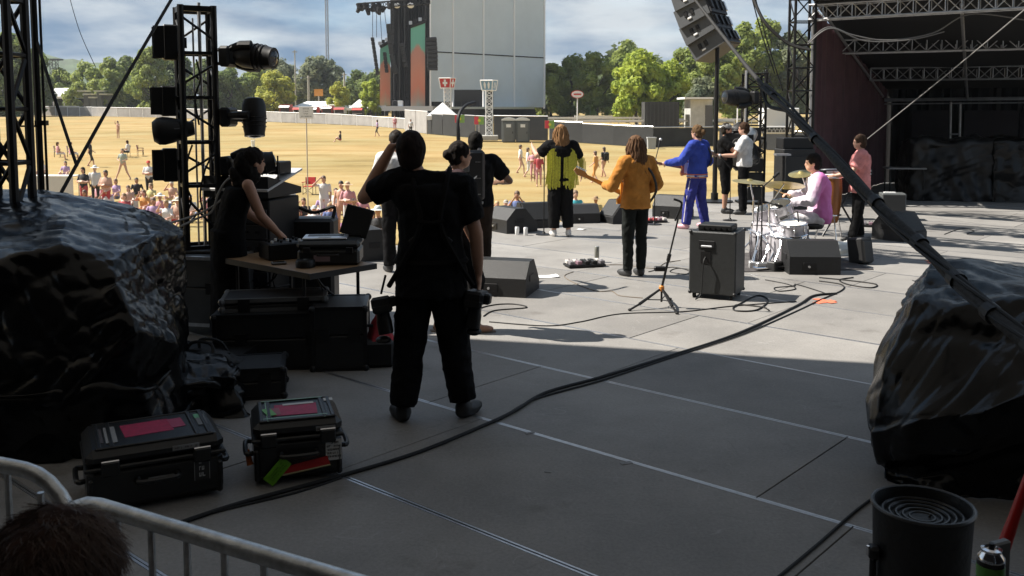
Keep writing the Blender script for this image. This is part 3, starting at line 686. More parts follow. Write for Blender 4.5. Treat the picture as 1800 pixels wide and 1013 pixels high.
def masts():
    tim = mat('timber_pole', (.34, .32, .26), .8); D = 190
    for px, yt, yb, r, lab, nm in ((542, 133, 178, 2.2, 'short pale utility pole left of the orange board', 'utility_pole'), (605, 128, 172, 2.0, 'short pale utility pole right of the orange board', 'utility_pole'), (518, 88, 185, 1.2, 'thin tall pale mast beside the yellow green tree', 'light_mast')):
        a = P(px, yt, D); k = D / FPX; t = thing(nm, lab, 'pole', (a.x, D, gz(D)), group='poles beyond the tents')
        q = MB(); q.cyl((a.x, D, gz(D)), a, r * k * 1.1, r * k * .8, 7); q.build('shaft', tim, t, world=True)
        q = MB(); q.box(a + Vector((0, 0, -.4)), (9 * k, .14, .18)); q.build('crossarm', tim, t, world=True)
    c = P(560, 163, 187); k = 187 / FPX; t = thing('orange_board', 'orange board standing behind the white tents', 'board', (c.x, 187, gz(187)))
    q = MB(); q.box(c, (15*k, .3, 12*k)); q.build('panel', mat('board_orange', (.5, .2, .03), .7), t, world=True)
    q = MB(); q.box((c.x, 187.05, (c.z + gz(187))/2 - .5), (2*k, .2, c.z - gz(187))); q.build('post', tim, t, world=True)
    # radio mast far away
    D = 700; k = D / FPX; b = P(577, 190, D); t = thing('radio_mast', 'tall faint lattice radio mast against the clouds', 'mast', (b.x, D, 1.7))
    q = truss_mb(MB(), (b.x, D, 1.7), (b.x, D, 1.7 + 260 * k), 4.2 * k, 4.2 * k, .22, .10, 60, up=(0, 1, 0), n=4); q.build('lattice', mat('mast_grey', (.22, .23, .26), .6), t, world=True)
    # flat topped floodlight mast, left
    D = 230; k = D / FPX; c = P(85, 105, D); t = thing('floodlight_mast', 'dark flat topped lattice mast above the shed', 'mast', (c.x, D, gz(D)))
    q = truss_mb(MB(), (c.x + 1.3, D, gz(D)), (c.x + 1.3, D, c.z), 10 * k, 10 * k, .08, .05, 12, up=(0, 1, 0), n=5); q.build('lattice', mat('mast_dark', (.07, .075, .08), .6), t, world=True)
    q = MB(); q.box((c.x, D, c.z), (44 * k, 2.4, .35)); q.build('platform', mat('mast_dark', (.07, .075, .08), .6), t, world=True)
    q = MB(); q.box((c.x + 2.0, D - .4, P(85, 146, D).z), (4 * k, .5, 8 * k)); q.build('cabinet', white, t, world=True)
masts()

def cabins():
    D = 112; k = D / FPX; g = gz(D)
    c = P(1233, 193, D); t = thing('site_cabin', 'pale cabin with a flat white roof behind the white barriers', 'cabin', (c.x, D, g))
    q = MB(); q.box((c.x, D + 2, (c.z + g) / 2 + .6), (38*k, 4, c.z - g + 1.2)); q.build('wall', mat('cabin_grey', (.42, .43, .41), .7, nz=.2, nscale=1.5), t, world=True)
    q = MB(); q.box((c.x - .5, D + 1.6, c.z + 1.35), (50*k, 5.2, .22)); q.build('roof', white, t, world=True)
    q = MB(); q.box((c.x + .9, D - .02, (c.z+g)/2 + .5), (.9, .08, c.z - g)); q.build('door', mat('cabin_door', (.09, .09, .09), .6), t, world=True)
    c = P(1165, 194, D); t = thing('storage_container', 'dark container left of the pale cabin under the trees', 'container', (c.x, D, g))
    q = MB(); q.box((c.x, D + 2, (c.z + g)/2 + .5), (60*k, 3, c.z - g + 1.0)); q.build('shell', mat('container_dark', (.03, .032, .032), .7, nz=.3, nscale=1), t, world=True)
    for i in range(9):
        q = MB(); q.box((c.x + (i - 4) * 6.6 * k, D + .45, (c.z+g)/2 + .5), (.10, .1, c.z - g + .9)); q.build('rib', mat('container_rib', (.045, .047, .047), .7), t, world=True)
    # white trucks right, seen through the truss tower
    for px, yt, yb, w, D, c_, lab in ((1375, 190, 222, 60, 78, (.68, .68, .67), 'white lorry box seen through the truss tower'), (1372, 222, 236, 64, 74, (.55, .55, .54), 'white banner board with dark lettering low behind the truss tower')):
        a = P(px, yt, D); b = P(px, yb, D); k = D / FPX; t = thing('lorry' if yt < 200 else 'banner_board', lab, 'lorry' if yt < 200 else 'banner', (a.x, D, gz(D)), group='white vehicles and boards at right')
        q = MB(); q.rbox((a.x, D + 1, (a.z + b.z)/2), (w*k, 2 if yt < 200 else .2, a.z - b.z), .05); q.build('box_body', cmat('lorry', c_, rough=.45), t, world=True)
        if yt > 200:
            rn = random.Random(1)
            for r_ in range(2):
                x = a.x - w*k*.4
                while x < a.x + w*k*.36:
                    ww = rn.uniform(.1, .32); q = MB(); q.box((x + ww/2, D + .87, (a.z*(1.3-r_*.6) + b.z*(.7+r_*.6))/2), (ww, .02, .13)); q.build('lettering', black, t, world=True); x += ww + .08
        else:
            for x in (-.3, .3):
                q = MB(); q.cyl((a.x + x*w*k, D + .1, gz(D) + .45), (a.x + x*w*k, D + 1.9, gz(D) + .45), .45, n=14); q.build('wheel', rubber, t, world=True)
            q = MB(); q.box((a.x, D + 1, gz(D) + .95), (w*k, 1.2, .3)); q.build('chassis', black, t, world=True)
cabins()

def main_stage():
    zl, zr = 145.0, 162.0
    base = P(855, 195, 152); t = thing('main_stage', 'huge far stage with grey mesh side wall, orange banners and black rig', 'stage', (base.x, 152, gz(152)))
    wall = mat('stage_mesh_grey', (.60, .655, .69), .75, nz=.05, nscale=.25); wp = mat('stage_post', (.8, .8, .8), .5)
    def W_(px, py, off=0):
        k = (px - 757) / (957 - 757); y = zl + (zr - zl) * k; p = P(px, py, y); return p + Vector((0, -off, 0))
    cols = [(757.5, 795.5), (797.5, 849), (851, 903), (905, 955.5)]
    seam = lambda px: 91 + (px - 757) / 200 * 11
    for i, (a, b) in enumerate(cols):
        for row in (0, 1):
            nx, ny = 8, 10; vs = []; rn = random.Random(i * 2 + row)
            for j in range(ny + 1):
                for q in range(nx + 1):
                    px = a + (b - a) * q / nx
                    y0, y1 = (-90, seam(px) - .6) if row == 0 else (seam(px) + .6, 187 + (2 if i else -8))
                    if row == 1 and i == 1: y1 = 158
                    py = y0 + (y1 - y0) * j / ny
                    vs.append(W_(px, py, .25 * math.sin(math.pi * q / nx) * math.sin(math.pi * j / ny) + rn.uniform(-.03, .03)))
            m = MB(); m.add(vs, [(j*(nx+1)+q, j*(nx+1)+q+1, (j+1)*(nx+1)+q+1, (j+1)*(nx+1)+q) for j in range(ny) for q in range(nx)]); m.build('wall_panel', wall, t, world=True, smooth=True)
    for px in (756.5, 796.5, 850, 904, 957):
        m = MB(); m.cyl(W_(px, 191, .1), W_(px, -95, .1), .17, n=8); m.build('post', wp, t, world=True)
    for i, (a, b) in enumerate(cols):
        m = MB(); m.cyl(W_(a, seam(a), .02), W_(b, seam(b), .02), .09, n=5); m.build('seam_rope', black, t, world=True)
    # dark interior and roof behind the wall so that it has depth
    kz = mat('stage_black', (.010, .010, .012), .8)
    m = MB(); a, b = W_(757, -92, -1.2), W_(957, -92, -1.2); c, d = b + Vector((-4, 24, 0)), a + Vector((-4, 24, 0)); g = gz(152)
    for p, q in ((b, c), (c, d)): m.quad(Vector((p.x, p.y, g)), Vector((q.x, q.y, g)), q, p)
    m.quad(a, b, c, d); m.build('house', kz, t, world=True)
    m = MB(); m.box(W_(822, 176, -3), (8, .3, 4.5)); m.build('inner_drape', kz, t, world=True)
    m = MB(); m.box(W_(832, 165, -2.2), (3.0, .2, 1.0)); m.build('green_backdrop', mat('green_cloth', (.03, .22, .12), .8), t, world=True)
    m = MB(); m.box(W_(855, 190, .6), (205 * .092, 2.6, .35), Rz(math.atan2(zr - zl, 200 * .095))); m.build('stage_lip', alu, t, world=True)
    for px in (806, 818, 826, 838):
        m = MB(); m.box(W_(px, 184, .9), (.9, .8, 1.1)); m.build('equipment_box', kz if px % 4 else alu, t, world=True)
    # black downstage rig
    m = MB()
    for px0, px1, yt, D in ((688, 752, -60, 147.5), (700, 738, -60, 146)):
        a, b = P(px0, 190, D), P(px1, 190, D); top = P(px0, yt, D).z; n = 24; vs = []
        for i in range(n + 1):
            q = a + (b - a) * (i / n) + Vector((0, .25 * math.sin(i * 2.3), 0)); vs += [Vector((q.x, q.y, gz(D))), Vector((q.x, q.y, top))]
        m.add(vs, [(2*i, 2*i+1, 2*i+3, 2*i+2) for i in range(n)])
    m.build('stage_drape', kz, t, world=True)
    ban = bpy.data.materials.new('banner_print'); ban.use_nodes = True; tt = ban.node_tree; L = tt.links.new; bb = tt.nodes['Principled BSDF']; bb.inputs['Roughness'].default_value = .8
    tc = N(tt, 'ShaderNodeTexCoord'); sp = N(tt, 'ShaderNodeSeparateXYZ'); L(tc.outputs['Generated'], sp.inputs[0])
    nn = N(tt, 'ShaderNodeTexNoise'); nn.inputs['Scale'].default_value = 5; nn.inputs['Detail'].default_value = 5; L(tc.outputs['Generated'], nn.inputs['Vector'])
    ax = N(tt, 'ShaderNodeMath', operation='SUBTRACT'); L(sp.outputs[0], ax.inputs[0]); ax.inputs[1].default_value = .5
    ab = N(tt, 'ShaderNodeMath', operation='ABSOLUTE'); L(ax.outputs[0], ab.inputs[0])
    m1 = N(tt, 'ShaderNodeMath', operation='MULTIPLY_ADD'); L(ab.outputs[0], m1.inputs[0]); m1.inputs[1].default_value = .22; L(sp.outputs[2], m1.inputs[2])
    m2 = N(tt, 'ShaderNodeMath', operation='MULTIPLY_ADD'); L(nn.outputs[0], m2.inputs[0]); m2.inputs[1].default_value = .16; L(m1.outputs[0], m2.inputs[2])
    rp = N(tt, 'ShaderNodeValToRGB'); L(m2.outputs[0], rp.inputs[0]); e = rp.color_ramp.elements
    e[0].position = .06; e[0].color = (.34, .36, .29, 1); e[1].position = .97; e[1].color = (.16, .44, .35, 1)
    for p_, c_ in ((.16, (.46, .33, .23)), (.34, (.62, .22, .14)), (.62, (.56, .25, .18)), (.80, (.50, .24, .19)), (.86, (.16, .44, .35))):
        el = e.new(p_); el.color = (*c_, 1)
    L(rp.outputs[0], bb.inputs['Base Color'])
    for x0, x1, y0a, y0b, yb, D in ((722, 747, 50, 41, 187, 141), (668, 686, 86, 76, 186, 143)):
        m = MB(); p = [P(x0, yb, D), P(x1, yb, D), P(x1, y0b, D), P(x0, y0a, D)]; q = [v + Vector((0, .15, 0)) for v in p]
        m.add(p + q, [(0, 1, 2, 3), (7, 6, 5, 4), (0, 4, 5, 1), (1, 5, 6, 2), (2, 6, 7, 3), (3, 7, 4, 0)]); m.build('banner', ban, t, world=True)
        m = MB(); m.cyl(p[3] + Vector((0, 0, .25)), p[2] + Vector((0, 0, .25)), .28, n=6); m.build('banner_truss', kz, t, world=True)
        for k in range(4):
            c = p[3] + (p[2] - p[3]) * (k / 3) + Vector((0, -.1, .8)); m = MB(); m.box(c, (.45, .4, .5)); m.build('truss_lamp', kz if k % 2 else alu, t, world=True)
    def array(pts, w, D, nm='speaker_array'):
        for (x0, y0), (x1, y1) in zip(pts, pts[1:]):
            a, b = P(x0, y0, D), P(x1, y1, D); d = (b - a); m = MB(); rot = Matrix.Rotation(-math.atan2(d.x, -d.z), 3, 'Y')
            m.rbox((a + b) / 2, (w * D / FPX, 1.0, d.length * .96), .06, rot); m.build(nm, mat('array_black', (.02, .02, .022), .6), t, world=True)
    def seg(p0, p1, n, bow=0): return [(p0[0] + (p1[0]-p0[0]) * i / n + bow * math.sin(math.pi * i / n), p0[1] + (p1[1]-p0[1]) * i / n) for i in range(n + 1)]
    array([(684, 42), (685, 60), (686.5, 78), (689, 96), (692, 114), (696, 130)], 8, 141)
    array(seg((706, 76), (713, 118), 6), 7, 141); array(seg((654.5, 66), (664, 132), 9), 5, 140); array(seg((676, 92), (680, 128), 5), 5, 140.5)
    array(seg((758, 66), (760, 124), 8, 1), 18, 141)
    for (px, D, yt) in ((691, 142, -60), (697, 144, -60), (715, 143, -60), (751.5, 142.5, -60)):
        m = truss_mb(MB(), P(px, 190, D), P(px, yt, D), .5, .5, .06, .035, 22, up=(0, 1, 0), n=4); m.build('rig_truss', kz, t, world=True)
    # forward lighting truss at the top left of the rig
    m = truss_mb(MB(), P(628, 12, 139), P(755, 2, 141), .8, .8, .08, .05, 14, n=4); m.build('lighting_truss', kz, t, world=True)
    rn = random.Random(9)
    for i in range(16):
        px = 630 + rn.random() * 62; c = P(px, 10 + rn.random() * 14, 139 + rn.random()); m = MB(); d = Vector((rn.uniform(-.4, .2), -.2, -.7)); m.cyl(c - d * .5, c + d * .6, .42, .25, 8); m.build('rig_lamp', kz, t, world=True)
    for x0, y0, x1, y1 in ((655, 20, 655, 66), (662, 20, 662, 66), (668, 20, 672, 84), (676, 20, 683, 80)):
        m = MB(); m.cyl(P(x0, y0, 140), P(x1, y1, 140), .04, n=4); m.build('rig_cable', kz, t, world=True)
    for px in (698, 722):
        m = MB(); m.ell(P(px, 10, 140.5), (.5, .3, .4)); m.build('bright_lamp', white, t, world=True)
    m = MB(); m.box(P(718, 191, 140), (7.5, 3, .7)); m.build('downstage_deck', alu, t, world=True)
    for i, px in enumerate((695, 704, 717)):
        m = MB(); m.rbox(P(px, 184, 139.5), (.8, .7, 1.2), .1); m.build('equipment_case', white if i == 1 else kz, t, world=True)
main_stage()
# ================================================================ stage gear
def lines_print(parent, c, w, h, rows, rot, m_, seed, th=.0015, nm='lettering', fill=.6, glyph=None):
    "rows of small printed marks on a face: local x along width, local z up, facing local -y"
    rn = random.Random(seed); c = Vector(c); rh = h / rows; glyph = glyph or rh * .5; q = MB()
    for r_ in range(rows):
        x = -w / 2 + rn.uniform(0, .04) * w; end = w / 2 * rn.uniform(.7, 1)
        while x < end:
            ww = glyph * rn.uniform(.35, .8); z = h / 2 - (r_ + .5) * rh
            if rn.random() < .88:
                q.box(c + rot @ Vector((x + ww * .15, 0, z)), (ww * .28, th, rh * fill), rot)
                q.box(c + rot @ Vector((x + ww * .5, 0, z + rh * fill * rn.choice((-.38, 0, .38)))), (ww * .6, th, rh * fill * .24), rot)
                if rn.random() < .6: q.box(c + rot @ Vector((x + ww * .8, 0, z)), (ww * .26, th, rh * fill), rot)
            x += ww * 1.35
    q.build(nm, m_, parent, world=True)

def remeshed_simple(mb):
    me = bpy.data.meshes.new('body'); me.from_pydata(mb.v, [], mb.f); bm = bmesh.new(); bm.from_mesh(me); bmesh.ops.subdivide_edges(bm, edges=bm.edges, cuts=2, use_grid_fill=True); bmesh.ops.recalc_face_normals(bm, faces=bm.faces); bm.to_mesh(me); bm.free(); me.polygons.foreach_set('use_smooth', [True] * len(me.polygons)); return me
def wrinkle_simple(me, amp, f):
    ns = [v.normal.copy() for v in me.vertices]
    for v, n in zip(me.vertices, ns): v.co = v.co + n * (amp * (1 - 2.2 * abs(noise.noise(v.co * f)))); v.co.z = max(v.co.z, .004)
def sheet_patch(name, label, rows, m_, origin, sub=(16, 16), crk=.014, soft=5, seed=1.0, amp=None):
    """plastic sheeting: control points give the taut facets, a few smoothing passes round the bends, sharp triangular crinkles cover it"""
    C = np.array([[list(p) for p in r] for r in rows], float); nr, nc = C.shape[:2]; su, sv = sub
    uu = np.linspace(0, nc - 1, (nc - 1) * su + 1); vv = np.linspace(0, nr - 1, (nr - 1) * sv + 1)
    ui = np.minimum(uu.astype(int), nc - 2); uf = (uu - ui)[None, :, None]; vi = np.minimum(vv.astype(int), nr - 2); vf = (vv - vi)[:, None, None]
    A = C[vi][:, ui]; B = C[vi][:, ui + 1]; D_ = C[vi + 1][:, ui]; E = C[vi + 1][:, ui + 1]; p = (A * (1 - uf) + B * uf) * (1 - vf) + (D_ * (1 - uf) + E * uf) * vf
    for _ in range(soft):
        q = p.copy(); q[1:-1, 1:-1] = .5 * p[1:-1, 1:-1] + .125 * (p[:-2, 1:-1] + p[2:, 1:-1] + p[1:-1, :-2] + p[1:-1, 2:]); p = q
    du = np.gradient(p, axis=1); dv = np.gradient(p, axis=0); nn = np.cross(du, dv); nn /= np.linalg.norm(nn, axis=-1, keepdims=True) + 1e-9
    rf = random.Random(int(seed * 13)); F_ = []
    for fk in (1.6, 2.3, 3.2, 4.4, 6.0, 8.0, 11.0):
        for _ in range(2): F_.append((Vector((rf.gauss(0, .5), rf.gauss(0, 1), rf.gauss(0, .8))).normalized(), fk, fk ** -.72, rf.random()))
    H_, W_2 = p.shape[:2]; out = p.copy()
    for i in range(H_):
        for j in range(W_2):
            u = Vector(p[i, j]) + Vector((seed, seed * 2, seed * .3)); w = u + Vector((noise.noise(u * 1.3), noise.noise(u * 1.3 + Vector((7, 3, 1))), noise.noise(u * 1.3 + Vector((2, 9, 5))))) * .13; s_ = 0.0
            for dk, fk, ak, pk in F_:
                msk = noise.noise(u * 1.1 + Vector((pk * 9, fk, 3)))
                if msk < -.05: continue
                ph = w.dot(dk) * fk + pk; ph -= math.floor(ph); s_ += ak * (1 - abs(ph * 2 - 1) * 3 if abs(ph * 2 - 1) < .34 else -.02) * min(1, (msk + .05) * 4)
            k = 1.0 if amp is None else amp(i / (H_ - 1), j / (W_2 - 1)); out[i, j] += nn[i, j] * (crk * k * s_)
    out[..., 2] = np.maximum(out[..., 2], .006); o = np.array(origin); idx = np.arange(H_ * W_2).reshape(H_, W_2); fs = np.stack([idx[:-1, :-1], idx[1:, :-1], idx[1:, 1:], idx[:-1, 1:]], -1).reshape(-1, 4)
    me = bpy.data.meshes.new(name); me.from_pydata((out - o).reshape(-1, 3).tolist(), [], fs.tolist()); me.materials.append(m_); me.polygons.foreach_set('use_smooth', [True] * len(fs)); ob = bpy.data.objects.new(name, me); COL.objects.link(ob); ob.location = origin
    md = ob.modifiers.new('thick', 'SOLIDIFY'); md.thickness = .004; md.offset = -1
    return tag(ob, label, 'tarp')
# ---------------- covered wing on the far right
def covered_wing():
    base = P(1402, 360, 20); t = thing('covered_wing', 'dark covered stage wing with sloping truss roof and black drapes', 'stage wing', (base.x, base.y, 0))
    metal = mat('wing_truss', (.42, .42, .425), .4, metal=.7, nz=.2); dr = mat('wing_drape', (.075, .036, .042), .9, nz=.25, nscale=2); kz = mat('wing_black', (.010, .010, .011), .9)
    ends = [((1425, 23, 20.0), (2080, -16, 16.6)), ((1478, 83, 22.2), (2080, 66, 19.8)), ((1530, 131, 24.0), (2080, 124, 22.0))]
    for a, b in ends:
        q = truss_mb(MB(), P(*a), P(*b), .30, .30, .022, .012, 22, n=6); q.build('roof_truss', metal, t, world=True)
    for i, ((a0, a1)) in enumerate((((1555, 176, 25.6), (2080, 170, 24)), ((1555, 183, 25.6), (2080, 178, 24)))):
        q = MB(); q.cyl(P(*a0), P(*a1), .05 if i == 0 else .02, n=6); q.build('back_pipe', metal, t, world=True)
    for i, (a, b) in enumerate((((1440, 12, 20.0), (1552, 170, 25.6)), ((1690, 8, 18.5), (1700, 172, 25.0)), ((1850, -4, 18), (1840, 172, 24.6)))):
        q = MB(); q.cyl(P(*a), P(*b), .035, n=6); q.build('rafter', metal, t, world=True)
    # roof skin above the trusses
    r0, r1 = P(1425, -4, 19.6), P(2120, -46, 16.2); r2, r3 = P(2120, 152, 24.6), P(1555, 160, 26.2); up = Vector((0, 0, .28))
    q = MB(); vs = [r0, r1, r2, r3] + [v + up * .5 for v in (r0, r1, r2, r3)]
    q.add(vs, [(3, 2, 1, 0), (4, 5, 6, 7), (0, 1, 5, 4), (1, 2, 6, 5), (2, 3, 7, 6), (3, 0, 4, 7)]); q.build('roof_skin', kz, t, world=True)
    def drape(p0, p1, z0, z1, nm, m_, n=80, amp=.05):
        vs = []; d = p1 - p0; nn = Vector((-d.y, d.x, 0)).normalized()
        for i in range(n + 1):
            k = i / n; w = amp * math.sin(i * 1.7) + amp * .5 * math.sin(i * 3.9 + 1); c = p0 + d * k
            for s_ in (0, 1):
                c2 = c + nn * (w * (1 - .5 * s_)); vs.append(Vector((c2.x, c2.y, 0.01 if s_ == 0 else z0 + (z1 - z0) * k)))
        q = MB(); q.add(vs, [(2*i, 2*i+2, 2*i+3, 2*i+1) for i in range(n)]); q.build(nm, m_, t, world=True, smooth=True)
    A = Vector((P(1427, 200, 20.1).x, 20.1, 0)); B = Vector((P(1556, 200, 26).x, 26, 0)); C = Vector((P(2120, 200, 24.4).x, 24.4, 0))
    drape(A, B, P(1427, 14, 20.1).z, P(1556, 168, 26).z + .25, 'side_drape', dr)
    drape(B, C, P(1556, 168, 26).z + .5, P(2120, 160, 24.4).z + .6, 'back_drape', kz, 120)
    # painted lighter flats on the back wall
    fl = mat('wing_flat', (.017, .013, .014), .9, nz=.3, nscale=1.5)
    for x0, x1 in ((1604, 1668), (1696, 1790), (1794, 1900)):
        a, b = P(x0, 190, 25.3), P(x1, 190, 25.0); q = MB(); strip_panel(q, (a.x, a.y, 0), (b.x, b.y, 0), .0, 2.0, .04); q.build('flat', fl, t, world=True)
    for px in (1671, 1688):
        a = P(px, 180, 25.2); q = MB(); q.cyl((a.x, a.y - .1, 0), a, .03, n=6); q.build('prop_post', metal, t, world=True)
    a, b = P(1671, 236, 25.1), P(1688, 236, 25.1); q = MB(); q.cyl(a, b, .02, n=5); q.build('rung', metal, t, world=True)
    # tower at the front corner
    q = truss_mb(MB(), (base.x, base.y, .02), (base.x, base.y, 7.2), .42, .42, .030, .015, 15, up=(0, 1, 0)); q.build('corner_tower', blackm, t, world=True)
    q = MB(); q.box((base.x, base.y, .03), (.7, .7, .05)); q.build('base_plate', blackm, t, world=True)
    a = P(1424, 200, 19.9); q = MB(); q.cyl((a.x, a.y, 0), (a.x, a.y, 4.1), .025, n=6); q.build('edge_pipe', alu, t, world=True)
covered_wing()

def wing_gear():
    def tarp_block(name, label, c, size, seed, yaw=0, m_=None, bumps=.05):
        t = tarp(name, label, c, size, seed, yaw, m_, bumps); return t
    global tarp
    rf = random.Random(41); FOLDS = []
    for fk in (1.3, 1.9, 2.6, 3.5, 4.6, 6.0, 7.8):
        for _ in range(2):
            dk = Vector((rf.gauss(0, .55), rf.gauss(0, 1), rf.gauss(0, .55))).normalized(); FOLDS.append((dk, fk, .62 * fk ** -.88, rf.random()))
    def tarp(name, label, c, size, seed, yaw=0.0, m_=None, bumps=.05, profile=None, nx=70, ny=50, nz=36, wr=1.0, slump=.35):
        """a cloth sheet draped over a block: dense rounded box, hanging folds on the sides, creases on top"""
        m_ = m_ or TARP; sx, sy, sz = size; bm = bmesh.new()
        n = {'x': nx, 'y': ny, 'z': nz}; vid = {}; vs = []; fs = []
        def vert(i, j, k):
            key = (i, j, k)
            if key not in vid: vid[key] = len(vs); vs.append((i / nx - .5, j / ny - .5, k / nz))
            return vid[key]
        for i in range(nx):
            for j in range(ny): fs.append([vert(i, j, nz), vert(i+1, j, nz), vert(i+1, j+1, nz), vert(i, j+1, nz)])
        for i in range(nx):
            for k in range(nz):
                fs.append([vert(i, 0, k), vert(i+1, 0, k), vert(i+1, 0, k+1), vert(i, 0, k+1)]); fs.append([vert(i+1, ny, k), vert(i, ny, k), vert(i, ny, k+1), vert(i+1, ny, k+1)])
        for j in range(ny):
            for k in range(nz):
                fs.append([vert(0, j+1, k), vert(0, j, k), vert(0, j, k+1), vert(0, j+1, k+1)]); fs.append([vert(nx, j, k), vert(nx, j+1, k), vert(nx, j+1, k+1), vert(nx, j, k+1)])
        bm.free(); out = []; so = Vector((seed * 3.7, seed * 1.3, seed * .7))
        for x, y, z in vs:
            # round the block
            X, Y, Z = x * 2, y * 2, z
            p = 11.0
            rr = (abs(X) ** p + abs(Y) ** p) ** (1 / p); mx = max(abs(X), abs(Y)) or 1e-6
            f = mx / rr if rr > 1e-6 else 1
            X *= f; Y *= f
            top = 1.0
            ed = max(abs(x), abs(y)) * 2
            if z >= .999: Zh = 1 - .06 * max(0, (ed - .8) / .2) ** 2
            else: Zh = z * .94
            if z > .82 and z < .999:
                k = (z - .82) / .18; X *= 1 - .035 * k * k; Y *= 1 - .035 * k * k
            if z < .999:
                fl = (1 - z) ** 1.5 * .035; X *= 1 + fl; Y *= 1 + fl
            q = Vector((X * sx / 2, Y * sy / 2, Zh * sz))
            if profile: q = profile(q, X, Y, Zh)
            u = q + so
            side = 1.0 if z < .999 else 0.0
            # hanging folds: fine along the perimeter, slow along height
            per = math.atan2(Y * sy, X * sx)
            fold = noise.noise(Vector((math.cos(per) * 5 + seed, math.sin(per) * 5, u.z * .9))) * .5 + noise.noise(Vector((u.x * 4 + u.z * 2.2, u.y * 4 - u.z * 1.7, u.z * .8))) * .5
            w = u + Vector((noise.noise(u * .9), noise.noise(u * .9 + Vector((7, 3, 1))), noise.noise(u * .9 + Vector((2, 9, 5))))) * .16
            tri = 0.0
            for dk, fk, ak, pk in FOLDS:
                ph = w.dot(dk) * fk + pk; ph -= math.floor(ph); tri += ak * (abs(ph * 2 - 1) * 2 - 1) * max(.15, .6 + 1.1 * noise.noise(u * .8 + Vector((pk, fk, ak))))
            d = bumps * (.22 * fold * side + .22 * noise.noise(u * 1.1) + tri) * wr
            nrm = Vector((X ** 3, Y ** 3, (1.6 if z >= .999 else max(0, z - .9) * 6))); nrm = nrm.normalized() if nrm.length > 1e-6 else Vector((0, 0, 1))
            q = q + nrm * d; q.z = max(q.z, .006)
            out.append(q)
        mb = MB(); mb.add(out, fs); o = mb.build(name, m_, smooth=False, fix=False); o.location = c; o.rotation_euler = (0, 0, yaw)
        o.data.polygons.foreach_set('use_smooth', [True] * len(o.data.polygons)); return o
    global TARP
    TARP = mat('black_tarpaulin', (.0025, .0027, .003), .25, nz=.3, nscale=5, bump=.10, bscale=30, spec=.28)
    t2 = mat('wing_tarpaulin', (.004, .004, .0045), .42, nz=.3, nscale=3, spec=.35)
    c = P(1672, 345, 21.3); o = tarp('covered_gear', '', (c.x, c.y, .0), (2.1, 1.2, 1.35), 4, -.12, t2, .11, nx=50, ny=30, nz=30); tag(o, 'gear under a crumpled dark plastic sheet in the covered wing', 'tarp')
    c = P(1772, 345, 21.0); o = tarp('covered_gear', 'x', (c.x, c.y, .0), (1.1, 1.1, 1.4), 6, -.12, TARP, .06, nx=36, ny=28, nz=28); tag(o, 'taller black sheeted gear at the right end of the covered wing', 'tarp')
    c = P(1588, 350, 21.0); t = thing('side_table', 'small dark side table beside the sheeted gear in the wing', 'table', (c.x, c.y, 0), -.1)
    q = MB(); q.box((0, 0, .72), (.8, .5, .03)); q.build('table_top', mat('table_grey', (.16, .16, .165), .5), t)
    for x in (-.36, .36):
        for y in (-.2, .2): q = MB(); q.cyl((x, y, 0), (x, y, .71), .018, n=6); q.build('leg', blackm, t)
wing_gear()

def cable(name, label, pts, r, m_=None, sub=8, n=6, cat='cable', group=None):
    q = MB(); cp = curve_pts(pts, sub); c = cp[0]; q.tube(cp, r, n); o = q.build(name, m_ or rubber, smooth=True, world=True, loc=(c.x, c.y, c.z)); return tag(o, label, cat, group)

